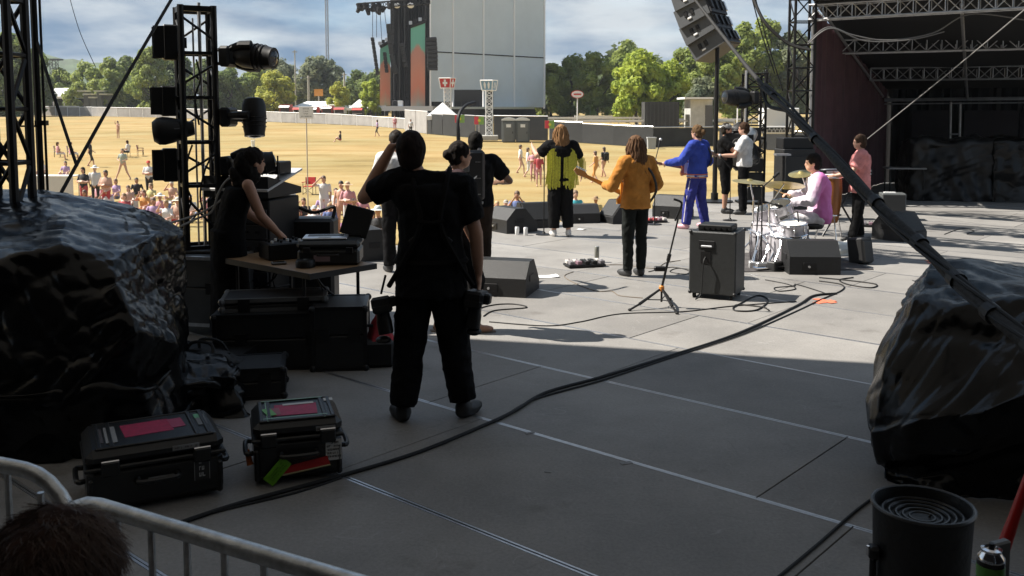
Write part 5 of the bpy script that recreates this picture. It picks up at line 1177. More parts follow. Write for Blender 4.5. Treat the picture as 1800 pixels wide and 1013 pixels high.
def hard_cases():
    pl = mat('case_resin', (.0065, .007, .0075), .34, nz=.25, nscale=12, bump=.15, bscale=260); crim = mat('sticker_crimson', (.34, .005, .055), .55, nz=.25, nscale=30); lab = mat('label_tape', (.22, .22, .22), .6, nz=.15); ink = mat('ink', (.02, .02, .02), .7); grn = mat('tape_green', (.10, .30, .17), .6, nz=.4, nscale=40); wt = mat('label_white', (.5, .5, .49), .6)
    def case(name, label, c, sx, sy, sz, yaw):
        t = thing(name, label, 'case', c, yaw, 'sticker covered hard cases'); lz = sz * .72
        q = MB(); q.rbox((0, 0, lz / 2 + .012), (sx * .985, sy * .985, lz - .024), .03); q.build('body', pl, t)
        q = MB(); q.rbox((0, 0, (sz + lz) / 2), (sx, sy, sz - lz), .035); ld = q.build('lid', pl, t)
        q = MB(); q.rbox((0, 0, lz), (sx + .012, sy + .012, .022), .006); q.build('rim', pl, t)
        for x in (-.40, -.31, .31, .40):
            q = MB(); q.rbox((x * sx, 0, sz + .002), (.022, sy * .86, .012), .004); q.build('lid_rib', pl, ld)
        for y in (-.43, .43):
            q = MB(); q.rbox((0, y * sy, sz + .001), (sx * .86, .016, .010), .004); q.build('lid_rib', pl, ld)
        for x in (-.33, .33):
            q = MB(); q.rbox((x * sx, -sy/2 - .010, lz + .002), (.085, .026, .075), .008); l = q.build('latch', pl, t)
            q = MB(); q.cyl((x * sx - .04, -sy/2 - .012, lz + .04), (x * sx + .04, -sy/2 - .012, lz + .04), .006, n=6); q.build('pin', chrome, l)
        for x in (-1, 1):
            q = MB(); q.tube(curve_pts([(x * sx/2, -.10, lz * .62), (x * (sx/2 + .035), -.09, lz * .62), (x * (sx/2 + .035), .09, lz * .62), (x * sx/2, .10, lz * .62)], 5), .014, 7); q.build('side_handle', pl, t)
        q = MB(); q.tube(curve_pts([(-.09, -sy/2, lz * .7), (-.085, -sy/2 - .035, lz * .66), (.085, -sy/2 - .035, lz * .66), (.09, -sy/2, lz * .7)], 5), .013, 7); q.build('front_handle', pl, t)
        for x in (-.46, .46):
            q = MB(); q.rbox((x * sx, 0, lz * .45), (.03, sy * 1.0, lz * .7), .01); q.build('body_rib', pl, t)
        return t
    def sticker(t, x, z, w, h, y, m_, rot=0, nm='sticker'):
        q = MB(); M = Matrix.Rotation(rot, 3, 'Y'); q.box((x, y, z), (w, .002, h), M); return q.build(nm, m_, t)
    def top_sticker(t, x, y, z, w, h, m_, rot=0, nm='sticker'):
        q = MB(); q.box((x, y, z), (w, h, .002), Rz(rot)); return q.build(nm, m_, t)
    def fw(t, p): 
        M = Matrix.LocRotScale(t.location, t.rotation_euler, t.scale); return M @ Vector(p)
    f0, f1 = G(149, 800, .33), G(394, 763, .33); yaw = math.atan2(f1.y - f0.y, f1.x - f0.x); sx = (f1 - f0).length; sy = .47
    c = (f0 + f1) / 2 + Rz(yaw) @ Vector((0, sy / 2, 0)); c.z = 0
    t = case('hard_case', 'black hard case with crimson sticker and grey tape labels, left of the pair', c, sx, sy, .335, yaw); z = .336; S = Rz(yaw)
    top_sticker(t, -.02, .03, z, .24, .20, crim, .06); top_sticker(t, .13, .045, z + .001, .07, .15, mat('sticker_pink', (.32, .03, .09), .5), .06)
    g = top_sticker(t, -.20, -.01, z + .003, .055, .26, lab); top_sticker(t, -.255, .0, z, .035, .24, mat('tape_dark', (.05, .04, .043), .6)); top_sticker(t, .255, .03, z + .003, .05, .17, mat('label_grey', (.12, .12, .12), .5)); top_sticker(t, .25, .10, z + .004, .045, .07, grn)
    a = sticker(t, .14, .295, .13, .024, -sy/2 - .002, lab); lines_print(a, fw(t, (.14, -sy/2 - .0045, .295)), .11, .016, 1, S, ink, 1)
    b = sticker(t, .02, .15, .13, .026, -sy/2 + .002, lab); lines_print(b, fw(t, (.02, -sy/2 - .0005, .15)), .11, .017, 1, S, ink, 2)
    d = sticker(t, .215, .17, .075, .125, -sy/2 + .0005, mat('sticker_black', (.02, .02, .02), .4)); lines_print(d, fw(t, (.215, -sy/2 - .0025, .17)), .03, .1, 3, S, wt, 3, glyph=.022)
    for x in (.178, .252): sticker(t, x, .17, .003, .125, -sy/2 - .001, lab, nm='sticker_border')
    f0, f1 = G(446, 742, .345), G(590, 731, .345); yaw = R(17); sx = .47; sy = .40
    c = G(447, 858) + Rz(yaw) @ Vector((sx / 2, sy / 2, 0)); c.z = 0
    t = case('hard_case', 'black hard case with green tag, red flap and crimson sticker on its lid', c, sx, sy, .345, yaw); z = .347; S = Rz(yaw)
    top_sticker(t, .0, -.005, z, .23, .19, crim, -.04); top_sticker(t, .02, .085, z + .003, .17, .03, wt, .02); top_sticker(t, -.115, -.02, z + .001, .06, .12, mat('sticker_rose', (.25, .06, .075), .5), .05)
    for x in (-.155, .145): top_sticker(t, x, 0, z + .002, .010, .36, mat('tape_mint', (.30, .5, .4), .5), 0, 'tape')
    top_sticker(t, -.145, -.03, z + .004, .05, .13, mat('tape_lime', (.12, .33, .1), .6), .25); top_sticker(t, .19, .12, z + .003, .05, .05, wt); 
    for y in (-.15, .165): top_sticker(t, -.01, y, z + .006, .34, .008, mat('tape_mint', (.30, .5, .4), .5), 0, 'tape')
    a = sticker(t, .145, .290, .105, .026, -sy/2 - .002, lab); lines_print(a, fw(t, (.145, -sy/2 - .0045, .29)), .09, .017, 1, S, ink, 4)
    b = sticker(t, .185, .165, .085, .115, -sy/2 + .001, wt); lines_print(b, fw(t, (.185, -sy/2 - .0015, .167)), .07, .095, 5, S, ink, 5, glyph=.011)
    q = MB(); vs = [(-.06, -sy/2 - .004, .10), (.15, -sy/2 - .004, .135), (.165, -sy/2 - .012, .09), (-.09, -sy/2 - .014, .06)]; q.add(vs + [(x, y + .003, zz) for x, y, zz in vs], [(0, 1, 2, 3), (7, 6, 5, 4), (0, 4, 5, 1), (1, 5, 6, 2), (2, 6, 7, 3), (3, 7, 4, 0)]); q.build('red_flap', mat('flap_red', (.33, .008, .008), .5), t)
    q = MB(); q.tube([(-.09, -sy/2 - .014, .058), (.04, -sy/2 - .014, .073), (.165, -sy/2 - .012, .088)], .005, 5); q.build('flap_hem', mat('hem', (.33, .28, .15), .6), t)
    M = Matrix.Rotation(R(-48), 3, 'Y'); q = MB(); q.rbox((-.115, -sy/2 - .022, .085), (.15, .004, .068), .0015, M); tg = q.build('luggage_tag', mat('tag_green', (.13, .36, .012), .45), t)
    lines_print(tg, fw(t, (-.115, -sy/2 - .0255, .085)), .11, .04, 3, S @ M, mat('tag_ink', (.07, .2, .01), .6), 6, glyph=.010)
    q = MB(); q.cyl((-sx/2 - .03, -.05, .16), (-sx/2 - .015, -.07, .08), .012, .018, 8); q.build('orange_tag', mat('tag_orange', (.5, .12, .01), .6), t)
hard_cases()
def wedge(name, label, c, w, d, h, yaw, group='floor monitor wedges'):
    "floor monitor: local -y is the sloping grille side"
    t = thing(name, label, 'speaker', c, yaw, group)
    prof = [(-d/2, 0), (d/2, 0), (d/2, h * .55), (d * .22, h), (-d * .10, h), (-d/2, h * .30)]
    M = Matrix.Rotation(R(90), 4, 'Z')
    q = MB(); q.prism([(x, z) for x, z in prof], w, M.inverted() if False else Matrix.Rotation(R(90), 4, 'Z')); q.build('cabinet', cabinet, t)
    # prism's local X became Y: grille sits on the slope between (-d/2,.30h) and (-.10d,h)
    a = Vector((0, -d/2, h * .30)); b = Vector((0, -d * .10, h)); m = (a + b) / 2; ang = math.atan2(b.z - a.z, b.y - a.y); n = Vector((0, -math.sin(ang), math.cos(ang)))
    Mx = Matrix.Rotation(ang, 3, 'X'); q = MB(); q.rbox(m + n * .008, (w * .93, (b - a).length * .92, .02), .006, Mx); q.build('grille', grille, t)
    for s in (-1, 1):
        q = MB(); q.rbox((s * (w/2 + .002), d * .08, h * .5), (.012, d * .3, h * .18), .004); q.build('side_handle', black, t)
    q = MB(); q.rbox((w * .1, d/2 + .004, h * .25), (.16, .012, .1), .003); q.build('connector_plate', blackm, t)
    q = MB(); q.cyl((w * .12, d/2, h * .25), (w * .12, d/2 + .03, h * .25), .014, n=8); q.build('connector', alu, t)
    return t

def stage_middle():
    # wedges: the two that turn a side to the camera
    wedge('monitor_wedge', 'large black monitor wedge on the floor right of the photographer', G(885, 522) + Vector((0, .30, 0)), .66, .62, .37, R(165))
    wedge('monitor_wedge', 'black monitor wedge seen between laptop and photographer', G(648, 458) + Vector((0, .25, 0)), .62, .52, .42, R(115))
    wedge('monitor_wedge', 'black monitor wedge with two cups before it, left of the singer', G(905, 410) + Vector((-.05, .3, 0)), .6, .62, .40, R(125))
    wedge('monitor_wedge', 'black monitor wedge just left of the singer legs', G(945, 405) + Vector((-.05, .5, 0)), .55, .45, .42, R(20))
    wedge('monitor_wedge', 'low flat black monitor wedge right of the singer', G(1020, 393) + Vector((0, .3, 0)), .62, .6, .32, R(190))
    wedge('monitor_wedge', 'black monitor wedge left of the orange jacket guitarist', G(1090, 393) + Vector((0, .2, 0)), .5, .55, .40, R(-65))
    wedge('monitor_wedge', 'black monitor wedge in front of the blue tracksuit guitarist', G(1188, 385) + Vector((0, .3, 0)), .6, .6, .42, R(150))
    wedge('monitor_wedge', 'large black drum monitor wedge facing the drummer', G(1435, 484) + Vector((0, .3, 0)), .62, .55, .40, R(178))
    wedge('monitor_wedge', 'black monitor wedge with round driver right of the drum kit', G(1592, 424) + Vector((0, .25, 0)), .62, .55, .42, R(35))
    c = G(1516, 465); t = thing('monitor_speaker', 'small upright black speaker right of the drum monitor', 'speaker', (c.x, c.y + .1, 0), R(35)); q = MB(); q.rbox((0, 0, .17), (.22, .24, .34), .02, Matrix.Rotation(R(-8), 3, 'X')); q.build('cabinet', cabinet, t); q = MB(); q.rbox((0, -.125, .17), (.18, .02, .28), .01, Matrix.Rotation(R(-8), 3, 'X')); q.build('grille', grille, t)
    c = G(1575, 388); t = thing('speaker_box', 'upright grey speaker box behind the diagonal arm at right', 'speaker', (c.x, c.y + .2, 0), R(-12)); q = MB(); q.rbox((0, 0, .25), (.42, .36, .48), .015); q.build('cabinet', mat('box_grey', (.07, .075, .075), .55, nz=.2, nscale=15), t); q = MB(); q.rbox((0, -.185, .25), (.38, .016, .44), .006); q.build('grille', grille, t); q = MB(); q.box((-.05, 0, .497), (.2, .12, .014)); q.build('top_plate', white, t)
    # round driver on the right wedge's grille is covered by its own part
    # bass cabinet with amplifier head
    c = G(1262, 530); t = thing('bass_cabinet', 'tall black bass speaker cabinet with amplifier on castors', 'amplifier', (c.x + .05, c.y + .30, 0), R(-26))
    w, d, h = .50, .44, .67; q = MB(); q.rbox((0, 0, .05 + h/2), (w, d, h), .012); q.build('cabinet', mat('amp_vinyl', (.012, .0133, .0137), .5, nz=.25, nscale=30, bump=.25, bscale=180), t)
    q = MB(); q.box((0, d/2 + .004, .05 + h/2), (w * .94, .012, h * .94)); q.build('grille_cloth', grille, t)
    q = MB(); q.rbox((-.06, -d/2 - .002, .58), (.17, .012, .09), .004); hp = q.build('handle_plate', black, t); q = MB(); q.rbox((-.06, -d/2 - .014, .565), (.12, .014, .022), .006); q.build('handle_bar', alu, hp)
    q = MB(); q.rbox((-.07, -d/2 - .002, .45), (.11, .01, .13), .003); q.build('jack_plate', blackm, t)
    q = MB(); q.tube(curve_pts([(-.07, -d/2 - .01, .45), (-.08, -d/2 - .05, .40), (-.09, -d/2 - .05, .25), (-.1, -d/2 - .06, .06), (-.14, -d/2 - .12, .012)], 6), .008, 6); q.build('lead', rubber, t)
    for x in (-1, 1):
        for y in (-1, 1): q = MB(); q.cyl((x * .2 - .015, y * .17, .027), (x * .2 + .015, y * .17, .027), .027, n=10); q.build('castor', rubber, t)
    for x in (-1, 1):
        for y in (-1, 1):
            for z in (.065, .71): q = MB(); q.ell((x * (w/2 - .012), y * (d/2 - .012), z), (.022, .022, .022), nu=8, nv=6); q.build('corner_cap', blackm, t)
    q = MB(); q.rbox((0, 0, .05 + h + .035), (.36, .28, .065), .01); hd = q.build('amplifier_head', black, t)
    for k in range(5): q = MB(); q.cyl((-.12 + .06 * k, -.14, .755), (-.12 + .06 * k, -.155, .755), .012, n=8); q.build('knob', blackm, hd)
    # mic stand in front of the cabinet, orange collar
    b = G(1168, 540); t = thing('tripod_stand', 'black tripod microphone stand with orange collar', 'stand', (b.x, b.y, 0)); og = mat('collar_orange', (.55, .2, .03), .5); hub = P(1163, 507, b.y) - Vector(t.location)
    q = MB(); feet = [G(1107, 547), G(1190, 553), G(1178, 528)]
    for f in feet:
        f = f - Vector(t.location); m = hub + (f - hub) * .7; q = MB(); q.tube([hub, m], [.011, .017], 7); q.tube([m, f + Vector((0, 0, .012))], [.011, .011], 7); lg = q.build('leg', blackm, t); q = MB(); q.ell(f + Vector((0, 0, .014)), (.02, .02, .014), nu=8, nv=6); q.build('rubber_foot', rubber, lg)
        q = MB(); q.cyl(hub + Vector((0, 0, -.12)), hub + (f - hub) * .5, .006, n=5); q.build('strut', blackm, t)
    q = MB(); q.cyl(hub + Vector((0, 0, -.14)), hub, .011, n=7); top = P(1192, 385, b.y - .1) - Vector(t.location); mid = P(1176, 452, b.y - .05) - Vector(t.location); q.cyl(hub, mid, .013, n=8); q.cyl(mid, top, .009, n=8); q.build('shaft', blackm, t)
    q = MB(); q.lathe([(.02, -.03), (.028, -.02), (.028, .02), (.02, .03)], hub, 12); q.build('collar', og, t); q = MB(); q.cyl(mid - (mid - hub).normalized() * .04, mid + (top - mid).normalized() * .03, .02, n=9); q.build('clutch', blackm, t)
    q = MB(); q.tube(curve_pts([top + Vector((-.03, 0, -.02)), top + Vector((.0, 0, .05)), top + Vector((.03, -.02, .16)), top + Vector((-.05, -.02, .20))], 5), .012, 7); q.build('clip', blackm, t); q = MB(); q.rbox(mid + Vector((-.09, 0, -.12)), (.12, .05, .05), .01); q.build('cup_holder', blackm, t)
    # vocal mic stands
    def mic(px, py_base, y_off, top_px, top_py, lab, tilt=0, boom=None):
        b = G(px, py_base); t = thing('microphone_stand', lab, 'stand', (b.x, b.y, 0), 0, 'vocal microphone stands'); q = MB(); q.lathe([(.13, 0), (.13, .012), (.03, .025), (.016, .05)], n=18); q.build('base', blackm, t)
        tp = P(top_px, top_py, b.y) - Vector(t.location); q = MB(); q.cyl((0, 0, .02), tp, .010, .008, 7); q.build('shaft', blackm, t)
        d = Vector((boom[0], boom[1], boom[2])) if boom else Vector((.07, 0, .05)); q = MB(); q.cyl(tp, tp + d, .008, n=6); q.build('boom', blackm, t)
        e = tp + d; dd = d.normalized(); q = MB(); q.cyl(e, e + dd * .13, .012, .02, 8); mc = q.build('microphone', black, t); q = MB(); q.ell(e + dd * .15, (.028, .028, .028), nu=10, nv=7); q.build('mic_grille', alu, mc)
    mic(956, 413, 0, 957, 250, 'straight microphone stand at the left side of the singer', boom=(.14, -.05, .05))
    mic(1150, 395, 0, 1152, 282, 'boom microphone stand between the orange and blue guitarists', boom=(.06, .05, .22))
    mic(1283, 388, 0, 1284, 296, 'microphone stand before the camera operator', boom=(-.1, .0, .12))
    # cups, cans, papers, pedal boards
    for px, py, lab in ((909, 413, 'white paper cup left of the pair at the wedge foot'), (924, 414, 'white paper cup right of the pair at the wedge foot')):
        c = G(px, py); t = thing('drink_can', lab, 'cup', c, 0, 'cups at the wedge foot'); q = MB(); q.lathe([(.028, 0), (.032, .006), (.034, .10), (.033, .125), (.028, .132)], n=14); q.build('body', white, t, smooth=True); q = MB(); q.lathe([(.027, .1325), (.02, .134)], n=12); q.build('lid', alu, t)
    c = G(1049, 461); t = thing('drink_can', 'single grey can standing on the pedal board', 'can', (c.x, c.y, .06)); q = MB(); q.lathe([(.026, 0), (.031, .006), (.032, .14), (.026, .15)], n=14); q.build('body', mat('can_grey', (.25, .25, .22), .4, metal=.6), t, smooth=True); q = MB(); q.lathe([(.025, .151), (.02, .152)], n=12); q.build('lid', alu, t)
    def pedals(name, lab, c, w, d, yaw, seed, cols):
        t = thing(name, lab, 'pedals', c, yaw, 'guitar pedal boards'); q = MB(); q.rbox((0, 0, .025), (w, d, .03), .005); q.build('board', black, t); rn = random.Random(seed); n = int(w / .085)
        for i in range(n):
            for j in range(2):
                x = -w/2 + .05 + i * (w - .09) / (n - 1); y = (-.25 + .5 * j) * d; q = MB(); q.rbox((x, y, .062), (.065, d * .38, .045), .006); p = q.build('pedal', cols[rn.randrange(len(cols))], t)
                q = MB(); q.cyl((x, y - d * .1, .085), (x, y - d * .1, .10), .011, n=8); q.build('switch', chrome, p)
    pc = [mat('pedal_pale', (.5, .47, .44), .4), mat('pedal_grey', (.16, .15, .16), .4), mat('pedal_mauve', (.22, .13, .16), .4), black]
    pedals('pedal_board', 'pedal board on the floor left of the orange jacket guitarist', G(1028, 470) + Vector((0, .06, 0)), .50, .24, R(16), 1, pc)
    pedals('pedal_board', 'reddish pedal board right of the orange jacket guitarist', G(1150, 392) + Vector((0, .1, 0)), .45, .26, R(10), 2, [mat('pedal_red', (.35, .06, .06), .4), pc[0], pc[2]])
    pedals('pedal_board', 'pedal board on the floor beside the pink shirted player', G(1560, 400) + Vector((-.2, .1, 0)), .4, .24, R(-20), 3, pc)
    for px, py, w, d, yaw, lab in ((962, 487, .26, .18, .2, 'white set list sheet on the sunlit deck by the wedge'), (1022, 404, .14, .10, -.6, 'small white paper right of the singer shoes')):
        c = G(px, py); q = MB(); vs = []; nx, ny = 8, 6
        for j in range(ny + 1):
            for i in range(nx + 1): x, y = (i / nx - .5) * w, (j / ny - .5) * d; vs.append((x, y, .006 + .012 * (x / w) ** 2 * 4 * (1 if x > 0 else .3) + .002 * math.sin(y * 40)))
        n0 = len(vs); vs += [(x, y, z + .0006) for x, y, z in vs]; row = nx + 1
        top = [(n0 + j*row+i, n0 + j*row+i+1, n0 + (j+1)*row+i+1, n0 + (j+1)*row+i) for j in range(ny) for i in range(nx)]; bot = [(j*row+i, (j+1)*row+i, (j+1)*row+i+1, j*row+i+1) for j in range(ny) for i in range(nx)]
        q.add(vs, top + bot); o = q.build('paper_sheet', white, fix=False); o.location = c; o.rotation_euler = (0, 0, yaw); tag(o, lab, 'paper', 'paper on the deck')
    for px, py, w, d, yaw, lab in ((931, 762, .06, .03, .5, 'scrap of grey tape on the deck nearer the photographer shoes'), (1101, 815, .07, .035, .4, 'scrap of grey tape below the long deck seam'), (963, 831, .04, .012, -.3, 'tiny pale chip of paper on the shaded deck')):
        c = G(px, py); q = MB(); q.rbox((0, 0, .003), (w, d, .003), .001); o = q.build('tape_scrap', mat('gaffer_grey', (.2, .2, .2), .7, nz=.3, nscale=60)); o.location = c; o.rotation_euler = (0, 0, yaw); tag(o, lab, 'tape', 'tape scraps on the deck')
    for px, py, lab in ((1450, 531, 'orange tape mark on the sunlit deck before the drums'), (1645, 462, 'small orange tape mark beside the right tarpaulin')):
        c = G(px, py); q = MB(); q.box((0, 0, .003), (.26, .09, .003)); q.box((.03, .03, .0055), (.09, .26, .002)); o = q.build('tape_mark', mat('tape_orange', (.6, .15, .08), .7, nz=.3, nscale=30)); o.location = c; o.rotation_euler = (0, 0, .5); tag(o, lab, 'tape', 'orange tape marks')
    # cables on the deck
    def dg(pts, r): return [G(x, y, r * 1.0) for x, y in pts]
    cable('floor_cable', 'thick black cable running across the whole deck', dg([(300, 925), (420, 885), (600, 836), (735, 795), (850, 748), (905, 722), (960, 690), (1060, 662), (1180, 625), (1300, 585), (1400, 538), (1430, 520), (1470, 516)], .012), .0115, sub=10, n=8)
    cable('floor_cable', 'second black cable lying along the thick one', dg([(880, 737), (940, 702), (1060, 668), (1200, 622), (1310, 586), (1398, 548), (1440, 528), (1480, 510), (1478, 500), (1440, 494)], .008), .007, sub=10)
    cable('floor_cable', 'thin dark cable crossing the sunlit deck below the tripod', dg([(860, 566), (960, 573), (1020, 566), (1090, 552), (1200, 548), (1290, 538), (1400, 530)], .006), .006, sub=10)
    cable('floor_cable', 'thin pale brown lead curling from the pedal board', dg([(1008, 478), (992, 486), (1015, 500), (1050, 512), (1075, 512), (1090, 520), (1130, 524)], .005), .005, mat('lead_brown', (.13, .10, .07), .6), sub=10)
    cable('floor_cable', 'thin lead running right from the pedal board past the guitarist', dg([(1062, 466), (1100, 466), (1150, 472), (1170, 462), (1196, 458)], .005), .005, mat('lead_brown', (.13, .10, .07), .6), sub=10)
    cable('floor_cable', 'looped lead on the deck behind the tripod', dg([(1140, 478), (1180, 470), (1210, 476), (1205, 482), (1178, 478), (1190, 472), (1215, 474)], .005), .006, sub=10)
    cable('floor_cable', 'coiled cable at the right foot of the bass cabinet', dg([(1290, 540), (1330, 520), (1350, 528), (1330, 545), (1292, 546), (1296, 536), (1340, 540), (1352, 546)], .008), .008, sub=10)
    cable('floor_cable', 'lead curling in front of the drum hardware', dg([(1345, 492), (1385, 500), (1398, 508), (1370, 512), (1362, 506), (1395, 503), (1400, 500), (1440, 512), (1455, 518)], .006), .006, sub=10)
    cable('floor_cable', 'cables looping right of the drum monitor', dg([(1440, 488), (1500, 494), (1540, 500), (1530, 506), (1490, 500), (1476, 492), (1500, 488)], .008), .008, sub=10)
    cable('floor_cable', 'thin cable on the bright deck at far right', dg([(1660, 412), (1690, 402), (1712, 406), (1700, 412), (1730, 414)], .006), .006, sub=10)
    cable('floor_cable', 'lead from the large wedge to the edge of the shade', dg([(850, 556), (870, 546), (925, 541), (905, 535), (870, 536), (840, 545), (830, 570)], .007), .007, sub=10)
    cable('floor_cable', 'cable lying along the front cases', dg([(340, 910), (420, 890), (520, 866), (600, 840)], .006), .006)
    cable('floor_cable', 'thin cable at the lower right running to the bin', dg([(1362, 1020), (1440, 955), (1500, 902), (1545, 868)], .008), .008)
    for k, o in enumerate([o for o in bpy.data.objects if o.name.startswith('floor_cable')]): o['group'] = 'cables on the deck'
stage_middle()

def drum_kit():
    B = G(1392, 482); o = Vector((B.x, B.y + .75, 0)); t = thing('drum_kit', 'silver drum kit with cymbals and chrome stands', 'drum kit', o, 0)
    shell = mat('drum_shell', (.52, .50, .53), .3, metal=.35, nz=.12, nscale=14); skin = mat('drum_head', (.72, .71, .68), .5); brass = mat('cymbal_brass', (.52, .42, .17), .3, metal=.85, nz=.25, nscale=10)
    def L(px, py, y): return P(px, py, y) - o
    def drum(c, r, depth, axis, nm='drum', lugs=8):
        c = Vector(c); ax = Vector(axis).normalized(); X, Y, Z = frame(ax); M = Matrix((X, Y, Z)).transposed()
        q = MB(); q.lathe([(r, -depth/2), (r, depth/2)], c, 24, M=M); s = q.build(nm, shell, t, smooth=True)
        q = MB()
        for k in (-1, 1): q.lathe([(r * .93, k * (depth/2 + .004)), (.01, k * (depth/2 + .005))], c, 24, M=M)
        q.build('drum_head', skin, s)
        q = MB()
        for k in (-1, 1): q.tube([c + ax * k * (depth/2) + (X * math.cos(a) + Y * math.sin(a)) * (r + .006) for a in [i * 2 * math.pi / 24 for i in range(24)]], .009, 6, closed=True)
        q.build('hoop', chrome, s)
        q = MB()
        for i in range(lugs):
            a = 2 * math.pi * i / lugs + .2; p = c + (X * math.cos(a) + Y * math.sin(a)) * (r + .008); q.cyl(p - ax * depth * .45, p + ax * depth * .45, .005, n=5); q.rbox(p, (.02, .02, .04), .004)
        q.build('lug', chrome, s)
    y0 = o.y
    drum(L(1352, 428, y0 + .1), .28, .42, (-.85, .35, 0), 'bass_drum', 10)
    drum(L(1372, 372, y0 + .05), .15, .22, (-.3, -.2, .9), 'rack_tom', 6)
    drum(L(1345, 378, y0 + .3), .14, .2, (-.3, -.1, .9), 'rack_tom', 6)
    drum(L(1394, 402, y0 - .25), .17, .14, (-.1, -.1, 1), 'snare_drum', 8)
    drum(L(1378, 440, y0 - .2), .20, .36, (.05, 0, 1), 'floor_tom', 6)
    def cymbal(px, py, dy, r, tilt, base_px, base_py):
        c = L(px, py, y0 + dy); M = Matrix.Rotation(tilt[0], 3, 'X') @ Matrix.Rotation(tilt[1], 3, 'Y'); q = MB(); q.lathe([(.006, .028), (.03, .024), (.045, .008), (r * .6, 0), (r, -.014), (r * .99, -.017), (r * .5, -.006), (.01, .0)], c, 30, M=M); q.build('cymbal', brass, t, smooth=True)
        b = L(base_px, base_py, y0 + dy); b.z = .05; q = MB(); m = Vector((b.x, b.y, c.z * .75)); q.cyl(b, m, .014, n=7); q.cyl(m, c, .009, n=7); st = q.build('cymbal_stand', chrome, t)
        for a in (0.3, 2.4, 4.5):
            e = Vector((b.x + .26 * math.cos(a), b.y + .26 * math.sin(a), .012)); q = MB(); q.cyl(Vector((b.x, b.y, .30)), e, .010, n=6); q.cyl(Vector((b.x, b.y, .12)), (Vector((b.x, b.y, .30)) + e) / 2, .006, n=5); q.build('stand_leg', chrome, st)
    cymbal(1318, 318, .25, .23, (R(4), R(3)), 1322, 470); cymbal(1378, 324, -.05, .27, (R(-14), R(6)), 1350, 470); cymbal(1408, 304, .55, .17, (R(12), R(-10)), 1418, 455)
    cymbal(1376, 352, .5, .19, (R(-10), R(-6)), 1366, 450)
    # extra chrome hardware and pedals
    for a, b in (((1352, 395), (1385, 480)), ((1340, 400), (1332, 478)), ((1392, 420), (1372, 486)), ((1362, 440), (1348, 484)), ((1330, 440), (1322, 482)), ((1398, 440), (1408, 480))):
        q = MB(); p0, p1 = L(*a, y0 - .3), L(*b, y0 - .35); p1.z = max(.015, p1.z); q.cyl(p0, p1, .011, n=6); q.build('stand_tube', chrome, t)
    q = MB(); c = L(1345, 474, y0 - .5); q.rbox((c.x, c.y, .04), (.3, .1, .03), .008, Rz(.3)); q.build('pedal', chrome, t)
    q = MB(); c = L(1372, 470, y0 - .5); q.rbox((c.x, c.y, .05), (.28, .12, .03), .008, Rz(.1)); q.build('pedal', blackm, t)
    for k, (bx_, by_, tx, ty, ex, ey) in enumerate(((1326, 470, 1334, 352, 1362, 360), (1410, 474, 1402, 372, 1384, 380), (1338, 462, 1340, 330, 1360, 312))):
        b = L(bx_, by_, y0 - .1 - .15 * k); b.z = .02; m = L(tx, ty, y0 - .1 - .15 * k); e = L(ex, ey, y0 - .1 - .1 * k); q = MB(); q.cyl(b, m, .009, n=6); q.cyl(m, e, .007, n=6); st = q.build('microphone_boom', blackm, t); d = (e - m).normalized(); q = MB(); q.cyl(e, e + d * .10, .018, .022, 8); q.build('microphone', black, st)
    for k, (px, py, dy, c_, s_) in enumerate(((1340, 470, -.45, (.3, .3, .3), .10), (1362, 478, -.5, (.05, .05, .05), .12), (1322, 476, -.3, (.5, .5, .5), .09), (1400, 470, -.4, (.06, .06, .06), .11))):
        c = L(px, py, y0 + dy); q = MB(); q.rbox((c.x, c.y, s_ * .5), (s_ * 1.6, s_, s_), .012, Rz(k * .7)); q.build('hardware_clamp', cmat('clampbox', c_, rough=.3, metal=.6), t)
        q = MB(); q.tube(curve_pts([(c.x, c.y, s_), (c.x + .1, c.y + .12, .30 + .05 * k), (c.x + .02, c.y + .3, .45)], 5), .010, 6); q.build('hardware_rod', chrome, t)
    # drum rug under the kit
    c = G(1385, 470); q = MB(); q.rbox((0, 0, .006), (1.7, 1.5, .010), .004); rg = q.build('drum_rug', mat('rug_dark', (.05, .045, .045), .95, nz=.4, nscale=6)); rg.location = (c.x + .1, c.y + .45, 0); rg.rotation_euler = (0, 0, .1); tag(rg, 'dark rug under the drum kit', 'rug')
    # stool
    c = G(1447, 470); t2 = thing('drum_stool', 'black round drum stool under the drummer', 'stool', (c.x - .02, 12.55, 0)); q = MB(); q.lathe([(.05, .42), (.19, .43), (.21, .46), (.21, .49), (.18, .51), (.02, .515)], n=22); q.build('seat', black, t2, smooth=True); q = MB(); q.cyl((0, 0, .1), (0, 0, .43), .02, n=8); q.build('post', chrome, t2)
    for a in (.4, 2.5, 4.6): q = MB(); q.cyl((0, 0, .25), (.25 * math.cos(a), .25 * math.sin(a), .01), .012, n=6); q.build('leg', chrome, t2)
    # white crumpled sheet behind the stool
    o2 = tarp('crumpled_sheet', '', G(1478, 452) + Vector((0, .3, 0)), (.62, .4, .16), 21, .1, mat('pale_sheet', (.62, .62, .58), .6, bump=.3, bscale=12), .07, None, nx=40, ny=30, nz=12); tag(o2, 'crumpled pale sheet on the deck behind the drum monitor', 'cloth')
    # conga beside the drummer
    c = G(1456, 422); t3 = thing('conga_drum', 'tall orange wooden conga drum behind the drummer', 'drum', (c.x + .02, c.y - .05, 0)); og = mat('conga_wood', (.24, .085, .02), .35, nz=.35, nscale=3, stretch=(6, 6, .6))
    q = MB(); q.lathe([(.09, .28), (.11, .34), (.145, .62), (.15, .78), (.14, .96), (.135, 1.02)], n=22); q.build('shell', og, t3, smooth=True); q = MB(); q.lathe([(.142, 1.02), (.01, 1.03)], n=22); q.build('drum_head', skin, t3)
    q = MB()
